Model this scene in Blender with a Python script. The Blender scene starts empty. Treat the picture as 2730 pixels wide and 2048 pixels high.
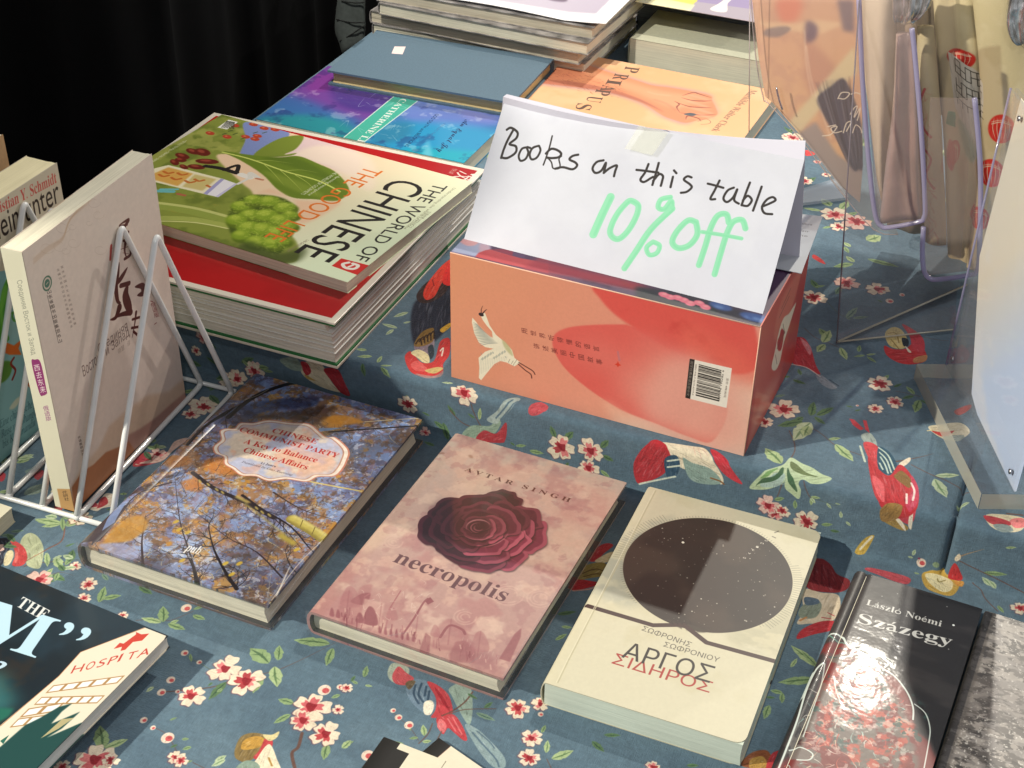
import bpy, bmesh, math, random
import numpy as np
from mathutils import Vector, Matrix

S = bpy.context.scene
# ---------------------------------------------------------------- camera (metres; table front edge runs along x)
cam = bpy.data.cameras.new('camera'); co = bpy.data.objects.new('camera', cam); S.collection.objects.link(co)
co.matrix_world = Matrix(((0.917086, -0.239903, 0.318434, .3699), (0.398443, 0.523433, -0.753167, -.8750), (0.014008, 0.817597, 0.575621, .7239), (0, 0, 0, 1)))
cam.lens = 51.77; cam.sensor_width = 36; cam.clip_start = .05; cam.clip_end = 60
S.camera = co
# ---------------------------------------------------------------- light: a hall lit by ceiling spots, dim surroundings, plus an added rear fill
w = bpy.data.worlds.new('World'); S.world = w; w.use_nodes = True
bg = w.node_tree.nodes['Background']; bg.inputs[0].default_value = (.92, .95, 1, 1); bg.inputs[1].default_value = .33
S.view_settings.view_transform = 'Standard'; S.view_settings.look = 'None'; S.view_settings.exposure = 0; S.view_settings.gamma = 1
def spot(name, loc, aim, power, col, size, cone=50):
    l = bpy.data.lights.new(name, 'SPOT'); l.energy = power; l.color = col; l.shadow_soft_size = size
    l.spot_size = math.radians(cone); l.spot_blend = .6
    o = bpy.data.objects.new(name, l); S.collection.objects.link(o); o.location = loc
    o.rotation_euler = (Vector(aim) - Vector(loc)).to_track_quat('-Z', 'Y').to_euler(); return o
spot('ceiling_spot_behind', (.17, 2.0, 2.15), (0, .1, 0), 200, (1, .93, .80), .022)
spot('ceiling_spot_side', (-1.4, -1.35, 1.5), (0, .05, 0), 285, (1, .94, .80), .03)
spot('ceiling_spot_front', (1.0, -1.9, 2.3), (.1, .1, 0), 34, (1, .96, .92), .05)
spot('ceiling_spot_right', (1.5, 1.75, 1.2), (-.1, 0, .1), 46, (1, .93, .88), .02)
spot('rear_fill_spot', (-.3, -.7, 2.5), (-.1, .66, .1), 290, (1, .95, .84), .04, 22)  # added narrow fill that brightens the rear piles, not a known lamp
S.cycles.max_bounces = 8; S.cycles.transparent_max_bounces = 24; S.cycles.caustics_refractive = False; S.cycles.caustics_reflective = False
# ---------------------------------------------------------------- print painter (numpy)
def hexc(h):
    h=h.lstrip('#'); return np.array([int(h[i:i+2],16)/255 for i in (0,2,4)],np.float32)
def catmull(p,closed,n=6):
    p=np.asarray(p,float); m=len(p)
    if m<3: return p
    out=[]; rng=range(m) if closed else range(m-1)
    t=np.linspace(0,1,n,endpoint=False)[:,None]
    for i in rng:
        if closed: a,b,c,d=p[i-1],p[i],p[(i+1)%m],p[(i+2)%m]
        else: a,b,c,d=p[max(i-1,0)],p[i],p[i+1],p[min(i+2,m-1)]
        out.append(.5*((2*b)+(-a+c)*t+(2*a-5*b+4*c-d)*t*t+(-a+3*b-3*c+d)*t**3))
    out=np.concatenate(out)
    return out if closed else np.vstack([out,p[-1:]])
def vnoise(h,w,cell,seed,octv=4,pers=.5,aspect=1.0):
    rs=np.random.RandomState(seed); out=np.zeros((h,w),np.float32); amp=1;tot=0
    for o in range(octv):
        cy=max(cell/2**o,1.0); cx=max(cy*aspect,1.0)
        gh=int(h/cy)+3; gw=int(w/cx)+3
        g=rs.rand(gh,gw).astype(np.float32)
        y=np.arange(h)/cy; x=np.arange(w)/cx
        yi=y.astype(int); xi=x.astype(int); fy=(y-yi).astype(np.float32); fx=(x-xi).astype(np.float32)
        fy=fy*fy*(3-2*fy); fx=fx*fx*(3-2*fx)
        r=g[:,xi]*(1-fx)+g[:,xi+1]*fx
        out+=amp*(r[yi]*(1-fy[:,None])+r[yi+1]*fy[:,None]); tot+=amp; amp*=pers
    return out/tot
def blur(m,r):
    r=int(round(r))
    if r<1: return m
    for ax in (0,1):
        for _ in range(2):
            pad=[(0,0)]*m.ndim; pad[ax]=(r+1,r)
            c=np.cumsum(np.pad(m,pad,mode='edge'),axis=ax,dtype=np.float64)
            n=m.shape[ax]
            m=((np.take(c,range(2*r+1,2*r+1+n),ax)-np.take(c,range(0,n),ax))/(2*r+1)).astype(np.float32)
    return m
GLY={}
def glyphs(s,w=0.0):
    """outline edges of a line of text in the built-in face, as segments"""
    k=(s,w)
    if k in GLY: return GLY[k]
    cu=bpy.data.curves.new('lettering','FONT'); cu.body=s; cu.resolution_u=4; cu.offset=w
    cu.fill_mode='NONE'
    o=bpy.data.objects.new('lettering',cu); bpy.context.scene.collection.objects.link(o)
    dg=bpy.context.evaluated_depsgraph_get(); me=bpy.data.meshes.new_from_object(o.evaluated_get(dg))
    n=len(me.edges); E=np.zeros((0,2,2))
    if n:
        ei=np.empty(n*2,np.int32); me.edges.foreach_get('vertices',ei); ei=np.sort(ei.reshape(-1,2),1)
        ei=np.where((ei[:,1]-ei[:,0]>1)[:,None],ei[:,::-1],ei)      # the closing edge runs back to the start
        co=np.empty(len(me.vertices)*3); me.vertices.foreach_get('co',co); E=co.reshape(-1,3)[:,:2][ei]
    bpy.data.objects.remove(o); bpy.data.curves.remove(cu); bpy.data.meshes.remove(me)
    GLY[k]=E; return E
class Sheet:
    def __init__(s,w,h,k,base='#ffffff',seed=1):
        s.k=k; s.w=w; s.h=h; s.W=max(8,int(w*k)); s.H=max(8,int(h*k)); s.seed=seed
        s.a=np.empty((s.H,s.W,3),np.float32); s.a[:]=hexc(base)
    def _cov(s,E,feather=0,signed=False):
        """even-odd coverage of closed outline segments E (n,2,2) in px -> (mask,y0,x0)"""
        pad=int(feather*3)+2
        if len(E)==0: return None
        x0=max(0,int(E[...,0].min())-pad); x1=min(s.W,int(E[...,0].max())+pad+1)
        y0=max(0,int(E[...,1].min())-pad); y1=min(s.H,int(E[...,1].max())+pad+1)
        if x1<=x0 or y1<=y0: return None
        h=y1-y0; w=x1-x0; SS=4
        a=E[:,0]-[x0,y0]; b=E[:,1]-[x0,y0]
        sw=a[:,1]>b[:,1]; a2=np.where(sw[:,None],b,a); b2=np.where(sw[:,None],a,b)
        r0=np.ceil(a2[:,1]*SS-.5).astype(int); r1=np.ceil(b2[:,1]*SS-.5).astype(int)
        r0=np.clip(r0,0,h*SS); r1=np.clip(r1,0,h*SS); n=r1-r0
        keep=n>0; a2,b2,r0,n,sw=a2[keep],b2[keep],r0[keep],n[keep],sw[keep]
        if len(n)==0: return None
        idx=np.repeat(np.arange(len(n)),n); off=np.arange(n.sum())-np.repeat(np.cumsum(n)-n,n)
        row=r0[idx]+off; yy=(row+.5)/SS
        xx=a2[idx,0]+(yy-a2[idx,1])/(b2[idx,1]-a2[idx,1])*(b2[idx,0]-a2[idx,0])
        xx=np.clip(xx,0,w-1e-3)
        if signed: sg=np.where(sw[idx],1.,-1.)
        else:
            o=np.lexsort((xx,row)); row=row[o]; xx=xx[o]
            first=np.r_[True,row[1:]!=row[:-1]]; st=np.flatnonzero(first)
            pos=np.arange(len(row))-np.repeat(st,np.diff(np.r_[st,len(row)]))
            sg=np.where(pos%2==0,1.,-1.)
        xi=xx.astype(int); fr=xx-xi; pr=row//SS
        d=np.zeros((h,w+2),np.float64)
        np.add.at(d,(pr,xi),sg*(1-fr)); np.add.at(d,(pr,xi+1),sg*fr)
        c=np.cumsum(d,1)[:,:w]/SS; m=np.clip(abs(c) if signed else c,0,1).astype(np.float32)
        if feather>0: m=blur(m,feather)
        return m,y0,x0
    def _put(s,r,col,a):
        if r is None: return
        m,y,x=r; v=s.a[y:y+m.shape[0],x:x+m.shape[1]]; mm=(m*a)[...,None]
        v+=mm*(col-v)
    def poly(s,col,pts,a=1,f=0,sm=0):
        p=np.asarray(pts,float).reshape(-1,2)*s.k
        if sm: p=catmull(p,True)
        s._put(s._cov(np.stack([p,np.roll(p,-1,0)],1),f*s.k),hexc(col),a)
    def mask(s,pts,f=0,sm=0):
        M=np.zeros((s.H,s.W),np.float32); p=np.asarray(pts,float).reshape(-1,2)*s.k
        if sm: p=catmull(p,True)
        r=s._cov(np.stack([p,np.roll(p,-1,0)],1),f*s.k)
        if r: M[r[1]:r[1]+r[0].shape[0],r[2]:r[2]+r[0].shape[1]]=r[0]
        return M
    def line(s,col,pts,wd,a=1,f=0,sm=1,taper=0):
        p=np.asarray(pts,float).reshape(-1,2)*s.k
        if sm: p=catmull(p,False,5)
        n=len(p); wd=wd*s.k/2
        rr=np.full(n,wd)
        t=np.linspace(0,1,n)
        if taper==1: rr=wd*(1-.85*t)
        elif taper==2: rr=wd*(.15+.85*np.sin(np.pi*t))
        pad=wd+2+f*s.k*2
        x0=max(0,int(p[:,0].min()-pad)); x1=min(s.W,int(p[:,0].max()+pad)+1)
        y0=max(0,int(p[:,1].min()-pad)); y1=min(s.H,int(p[:,1].max()+pad)+1)
        if x1<=x0 or y1<=y0: return
        m=np.zeros((y1-y0,x1-x0),np.float32)
        for i in range(n-1):
            A,B=p[i],p[i+1]; R=max(rr[i],rr[i+1])+1.5
            u0=max(x0,int(min(A[0],B[0])-R)); u1=min(x1,int(max(A[0],B[0])+R)+2)
            v0=max(y0,int(min(A[1],B[1])-R)); v1=min(y1,int(max(A[1],B[1])+R)+2)
            if u1<=u0 or v1<=v0: continue
            X=np.arange(u0,u1)+.5-A[0]; Y=(np.arange(v0,v1)+.5-A[1])[:,None]; d=B-A; L=d@d+1e-9
            tt=np.clip((X*d[0]+Y*d[1])/L,0,1)
            D=np.hypot(X-tt*d[0],Y-tt*d[1]); R2=rr[i]+(rr[i+1]-rr[i])*tt
            c=np.clip(R2-D+.5,0,1)*np.minimum(1,R2*2+.2)
            v=m[v0-y0:v1-y0,u0-x0:u1-x0]; np.maximum(v,c,out=v)
        if f>0: m=blur(m,f*s.k)
        s._put((m,y0,x0),hexc(col),a)
    def text(s,st,col,ox,oy,ex,ey,ux,uy,a=1,w=0,f=0,cap=.727):
        """st fitted between (ox,oy) and (ex,ey); (ux,uy) is the cap-height vector"""
        E=glyphs(st,w)
        if len(E)==0: return
        xa,xb=E[...,0].min(),E[...,0].max()
        X=(E[...,0]-xa)/(xb-xa); Y=E[...,1]/cap
        P=np.stack([ox+(ex-ox)*X+ux*Y,oy+(ey-oy)*X+uy*Y],-1)*s.k
        s._put(s._cov(P,f*s.k,True),hexc(col),a)
    def grad(s,x0,y0,x1,y1,c0,c1,a=1,M=None):
        X=(np.arange(s.W)+.5)/s.k; Y=((np.arange(s.H)+.5)/s.k)[:,None]
        dx,dy=x1-x0,y1-y0; t=np.clip(((X-x0)*dx+(Y-y0)*dy)/(dx*dx+dy*dy),0,1)[...,None].astype(np.float32)
        c=hexc(c0)*(1-t)+hexc(c1)*t; m=a if M is None else (a*M)[...,None]
        s.a+=m*(c-s.a)
    def cloud(s,col,cell,seed,lo=.45,hi=.6,a=1,M=None,asp=1,octv=4):
        n=vnoise(s.H,s.W,cell*s.k,seed,octv,.55,asp); m=np.clip((n-lo)/(hi-lo),0,1); m=m*m*(3-2*m)*a
        if M is not None: m=m*M
        s.a+=m[...,None]*(hexc(col)-s.a)
    def tone(s,cell,amp,seed,octv=5,asp=1):
        n=vnoise(s.H,s.W,cell*s.k,seed,octv,.6,asp)-.5
        s.a*=(1+amp*n)[...,None]
    def image(s,name):
        im=bpy.data.images.new(name,s.W,s.H,alpha=False)
        px=np.ones((s.H,s.W,4),np.float32); px[...,:3]=np.clip(s.a[::-1],0,1)
        im.pixels.foreach_set(px.ravel()); im.update(); im.pack(); return im
def run_ops(s,ops):
    T=lambda v:[x*.1 for x in v]      # outlines are stored in tenths of a millimetre
    for o in ops:
        k=o[0]
        if k=='P':
            s.poly(o[1],T(o[5]),o[2],o[3],o[4])
            if getattr(s,'painterly',0): brush(s,o[1],T(o[5]),o[2])
        elif k=='L': s.line(o[1],T(o[6]),o[3],o[2],o[4],1,o[5])
        elif k=='l': s.line(o[1],T(o[6]),o[3],o[2],o[4],0,o[5])
        elif k=='T': s.text(o[1],o[2],*o[3:9],a=o[9],w=o[10],f=o[11],cap=o[12])
        elif k=='G': s.grad(*o[1:8])
        elif k=='g': s.grad(*o[1:8],M=s.mask(T(o[8]),o[9],o[10]))
        elif k=='C': s.cloud(*o[1:7],asp=o[7])
        elif k=='c': s.cloud(*o[1:7],asp=o[7],M=s.mask(T(o[8]),o[9],1))
        elif k=='N': s.tone(*o[1:4],asp=o[4])
        elif k=='R':
            # loose random strokes over a parallelogram
            _,seed,n,ox,oy,ux,uy,vx,vy,l0,l1,w0,w1,al,curl,a0,a1,cols=o; q=random.Random(seed)
            for i in range(n):
                u,v=q.random(),q.random(); x=ox+ux*u+vx*v; y=oy+uy*u+vy*v; an=q.uniform(a0,a1); L=q.uniform(l0,l1); pts=[x,y]
                for j in range(3): an+=q.uniform(-curl,curl); x+=np.cos(an)*L/3; y+=np.sin(an)*L/3; pts+=[x,y]
                s.line(q.choice(cols),pts,q.uniform(w0,w1),al,0,1 if curl else 0,1)
        elif k=='S':
            _,seed,n,cx,cy,R,al,cols=o; q=random.Random(seed)
            for i in range(n):
                t=q.uniform(0,6.3); r=R*.96*q.random()**.5; x,y=cx+np.cos(t)*r,cy+np.sin(t)*r; z=q.choice([.18,.22,.3,.3,.45,.6])
                s.poly(q.choice(cols),[x-z,y,x,y-z,x+z,y,x,y+z],q.uniform(al*.5,al),.05,1)
        elif k=='K':
            _,n,cx,cy,R=o
            for i in range(n):
                t=i/n*2*np.pi; d=np.degrees(t)
                if 40<d<125: continue
                L=1.6+(6 if 170<d<225 else 0)+(4.5 if d<35 or d>330 else 0); c,sn=np.cos(t),np.sin(t)
                s.line('#77766a',[cx+c*(R+.6),cy+sn*(R+.6),cx+c*(R+.6+L),cy+sn*(R+.6+L)],.32,.8,0,0)
        elif k=='tw': twigs(s,*o[1:5],T(o[5]))
        elif k=='sp':
            q=random.Random(o[1])
            for i in range(o[2]):
                x=q.uniform(o[3],o[5]); y=q.uniform(o[4],o[6]); a=q.uniform(0,6.3)
                s.line('#6a4a40',[x,y,x+math.cos(a)*9,y+math.sin(a)*9,x+math.cos(a+.5)*19,y+math.sin(a+.5)*19],.7,.7,.1,1,1)
                for t in range(4): leaf(s,x+math.cos(a)*t*4,y+math.sin(a)*t*4,q.uniform(-13,13),q.uniform(-13,13),q.uniform(4,7),i*4+t,q.randrange(4))
                if i%2==0: flower(s,x-math.cos(a)*6,y-math.sin(a)*6,q.uniform(7,13),q.uniform(0,6),i%3,i+500)
        elif k=='rose': rose(s,*o[1:])
        elif k=='fl': flower(s,*o[1:])
        elif k=='lf': leaf(s,*o[1:])
def flower(s,x,y,r,rot,st,seed):
    """five-petalled blossom as printed on the cloth: pale petals, red heart"""
    q=random.Random(seed); cr=['#e9dbc4','#e6d8c0','#e2c0b4'][st%3]; rd=['#bf484c','#cd6066','#ae3a40'][q.randrange(3)]
    n=5; A=[]
    for i in range(n):
        t=rot+i*2*np.pi/n+q.uniform(-.12,.12); R=r*q.uniform(.82,1.1)
        for d,k in ((-.52,.78),(-.3,1.02),(0,.93),(.3,1.02),(.52,.78)): A+=[x+np.cos(t+d)*R*k,y+np.sin(t+d)*R*k]
        A+=[x+np.cos(t+.63)*r*.5,y+np.sin(t+.63)*r*.5]
    s.poly('#9a3038',[v+(.5 if j%2 else -.3) for j,v in enumerate(A)],.6,.25,1); s.poly(cr,A,1,.12,1)
    for i in range(n):
        t=rot+i*2*np.pi/n; R=r*q.uniform(.45,.72); col=q.choice([rd,rd,'#df7f80']) if q.random()<.85 else cr
        B=[]
        for d,k in ((-.8,.35),(-.4,.8),(-.12,1.05),(.1,.85),(.38,1.0),(.8,.35)): B+=[x+np.cos(t+d)*R*k,y+np.sin(t+d)*R*k]
        s.poly(col,B+[x,y],.95,.12,1)
    for i in range(14):
        t=q.uniform(0,6.28); s.line(q.choice(['#f4ead8','#d98a86','#c9a89a']),[x+np.cos(t)*r*.3,y+np.sin(t)*r*.3,x+np.cos(t+.1)*r*.85,y+np.sin(t+.1)*r*.85],.35,.45,.05,0,2)
    s.poly('#8e1f2a',[x+np.cos(t)*r*.22*(1+.3*((j*7)%3)) if c==0 else y+np.sin(t)*r*.22*(1+.3*((j*5)%3)) for j,t in enumerate(np.linspace(0,6.28,8,endpoint=False)) for c in (0,1)],.9,.1,1)
def leaf(s,x,y,dx,dy,w,seed,tone):
    """leaf from its stalk (x,y) to its tip, pale rim, dark vein"""
    q=random.Random(seed); L=np.hypot(dx,dy); ux,uy=dx/L,dy/L; nx,ny=-uy,ux
    pal=[('#8fa878','#4f6b4c'),('#a9bd8c','#5d7a52'),('#5f7d58','#33503e'),('#b9c9a6','#6f8c66'),('#7f9a86','#3f5f56')][tone]
    def sh(k,o=0):
        P=[]
        for t,b in ((0,0),(.12,.3),(.3,.48),(.42,.42),(.5,.5),(.66,.4),(.75,.3),(.9,.14),(1,0)): P+=[x+dx*t*k+nx*w*b*k*(1+q.uniform(-.1,.1)),y+dy*t*k+ny*w*b*k]
        for t,b in ((.9,.13),(.78,.32),(.6,.4),(.5,.5),(.36,.43),(.2,.36),(.08,.2)): P+=[x+dx*t*k-nx*w*b*k,y+dy*t*k-ny*w*b*k]
        return P
    s.poly(pal[0],sh(1),1,.12,1)
    s.line(pal[1],[x,y,x+dx*.45+nx*w*.06,y+dy*.45+ny*w*.06,x+dx*.9,y+dy*.9],max(.35,w*.16),.9,.1,1,2)
    for t,sd in ((.35,1),(.55,-1)): s.line(pal[1],[x+dx*t,y+dy*t,x+dx*(t+.18)+nx*w*.28*sd,y+dy*(t+.18)+ny*w*.28*sd],max(.3,w*.12),.7,.1,0,1)
def rose(s,cx,cy,a,b,c,d):
    """dark red rose of overlapping ruffled petals; (a,b),(c,d) are the drawing axes in mm"""
    O=[0,0]; sc=math.hypot(a,b)
    def M(P): return [v for x,y in P for v in (cx+(x+O[0])*a+(y+O[1])*c,cy+(x+O[0])*b+(y+O[1])*d)]
    mix=lambda p,q,t:'#'+''.join('%02x'%int(p[k]*(1-t)+q[k]*t) for k in range(3))
    def petal(an,dd,wt,wr,lum,seed):
        q=random.Random(seed); n=20; L=[[],[],[]]; ca,sa=math.cos(an),math.sin(an)
        for i in range(n):
            t=i/n*6.2832; k=1+q.uniform(-.09,.1)+.05*math.sin(5*t+seed)
            for P,f in zip(L,(1,.86,.6)):
                u=dd-wr*(1-f)*.8+math.cos(t)*wr*k*f; v=math.sin(t)*wt*k*f; P.append((u*ca-v*sa,(u*sa+v*ca)*.66))
        rim=mix((58,18,32),(190,92,112),lum)
        s.poly('#1a0a12',M([(x+2,y+3) for x,y in L[0]]),.55,1.6*sc,1); s.poly(rim,M(L[0]),1,.25*sc,1)
        s.poly(mix((30,10,20),(134,44,72),lum),M(L[1]),.95,.9*sc,1); s.poly(mix((18,6,14),(98,30,46),lum),M(L[2]),.8,2.2*sc,1)
        for k in range(3):
            w=q.uniform(-.6,.6); s.line(rim,M([((dd+wr*f)*ca-wt*w*(.4+.6*f)*sa,((dd+wr*f)*sa+wt*w*(.4+.6*f)*ca)*.66) for f in (-.5,0,.45,.8)]),1.6*sc,.35,.3*sc,1,2)
    for n,dd,wt,wr,ph,sd,base,ox,oy in ((9,120,64,44,.3,1,.12,0,0),(8,94,62,44,0,30,.22,0,0),(6,64,60,44,.5,60,.35,-6,-2),(5,38,50,38,1.1,90,.3,-14,-6),(3,16,38,30,.2,120,.38,-14,-6)):
        O[:]=[ox,oy]
        for i in range(n):
            t=ph+i/n*6.2832; q=random.Random(sd+i); petal(t+q.uniform(-.15,.15),dd*q.uniform(.9,1.1),wt*q.uniform(.85,1.2),wr*q.uniform(.9,1.15),min(1,max(0,math.cos(t-.7))*.75+base),sd+i)
def shade(h,f,g=0):
    c=hexc(h); c=c*f if f<=1 else c+(1-c)*(f-1); return '#'+''.join('%02x'%int(max(0,min(1,v))*255) for v in c)
def brush(s,col,pts,al):
    """dry brush marks inside a painted shape, running along it"""
    P=catmull(np.asarray(pts,float).reshape(-1,2),True); A=abs(np.sum(P[:,0]*np.roll(P[:,1],-1)-P[:,1]*np.roll(P[:,0],-1)))/2
    if A<12: return
    q=random.Random(len(pts)*7+int(P[0,0])); m=P.mean(0); u,sv,vt=np.linalg.svd(P-m,full_matrices=False); d=vt[0]; L=math.sqrt(A)
    R=np.roll(P,-1,0)
    for i in range(int(8+A*.14)):
        x=q.uniform(P[:,0].min(),P[:,0].max()); y=q.uniform(P[:,1].min(),P[:,1].max())
        l=L*q.uniform(.08,.2); bend=q.uniform(-.25,.25); e=[(x-d[0]*l,y-d[1]*l),(x,y),(x+d[0]*l-d[1]*l*bend,y+d[1]*l+d[0]*l*bend)]
        if any(np.count_nonzero(((P[:,1]>b)!=(R[:,1]>b))&(a<(R[:,0]-P[:,0])*(b-P[:,1])/(R[:,1]-P[:,1]+1e-9)+P[:,0]))%2==0 for a,b in e): continue
        s.line(shade(col,q.choice([.72,.82,1.16,1.3])),[v for p in e for v in p],q.uniform(.35,1.0),.6*al,.08,1,2)
def twigs(s,seed,n,wd,col,pts):
    """a limb with forking twigs along it"""
    s.line(col,pts,wd,1,0,1,1); q=random.Random(seed); P=catmull(np.asarray(pts,float).reshape(-1,2),False,8)
    def tw(x,y,an,L,w,dp):
        p=[x,y]
        for j in range(4): an+=q.uniform(-.35,.35); x+=math.cos(an)*L/4; y+=math.sin(an)*L/4; p+=[x,y]
        s.line(col,p,w,.9,0,1,1)
        if dp>0:
            for j in range(q.choice([1,2,2])): k=q.choice([1,2,3]); tw(p[2*k],p[2*k+1],an+q.choice([-1,1])*q.uniform(.4,.9),L*q.uniform(.45,.7),w*.65,dp-1)
    for i in range(n):
        j=q.randrange(1,len(P)); t=P[j]-P[j-1]; an=math.atan2(t[1],t[0])+q.choice([-1,1])*q.uniform(.35,1.1); tw(P[j,0],P[j,1],an,q.uniform(9,24),wd*q.uniform(.22,.42),2)

MM = .001
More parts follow.
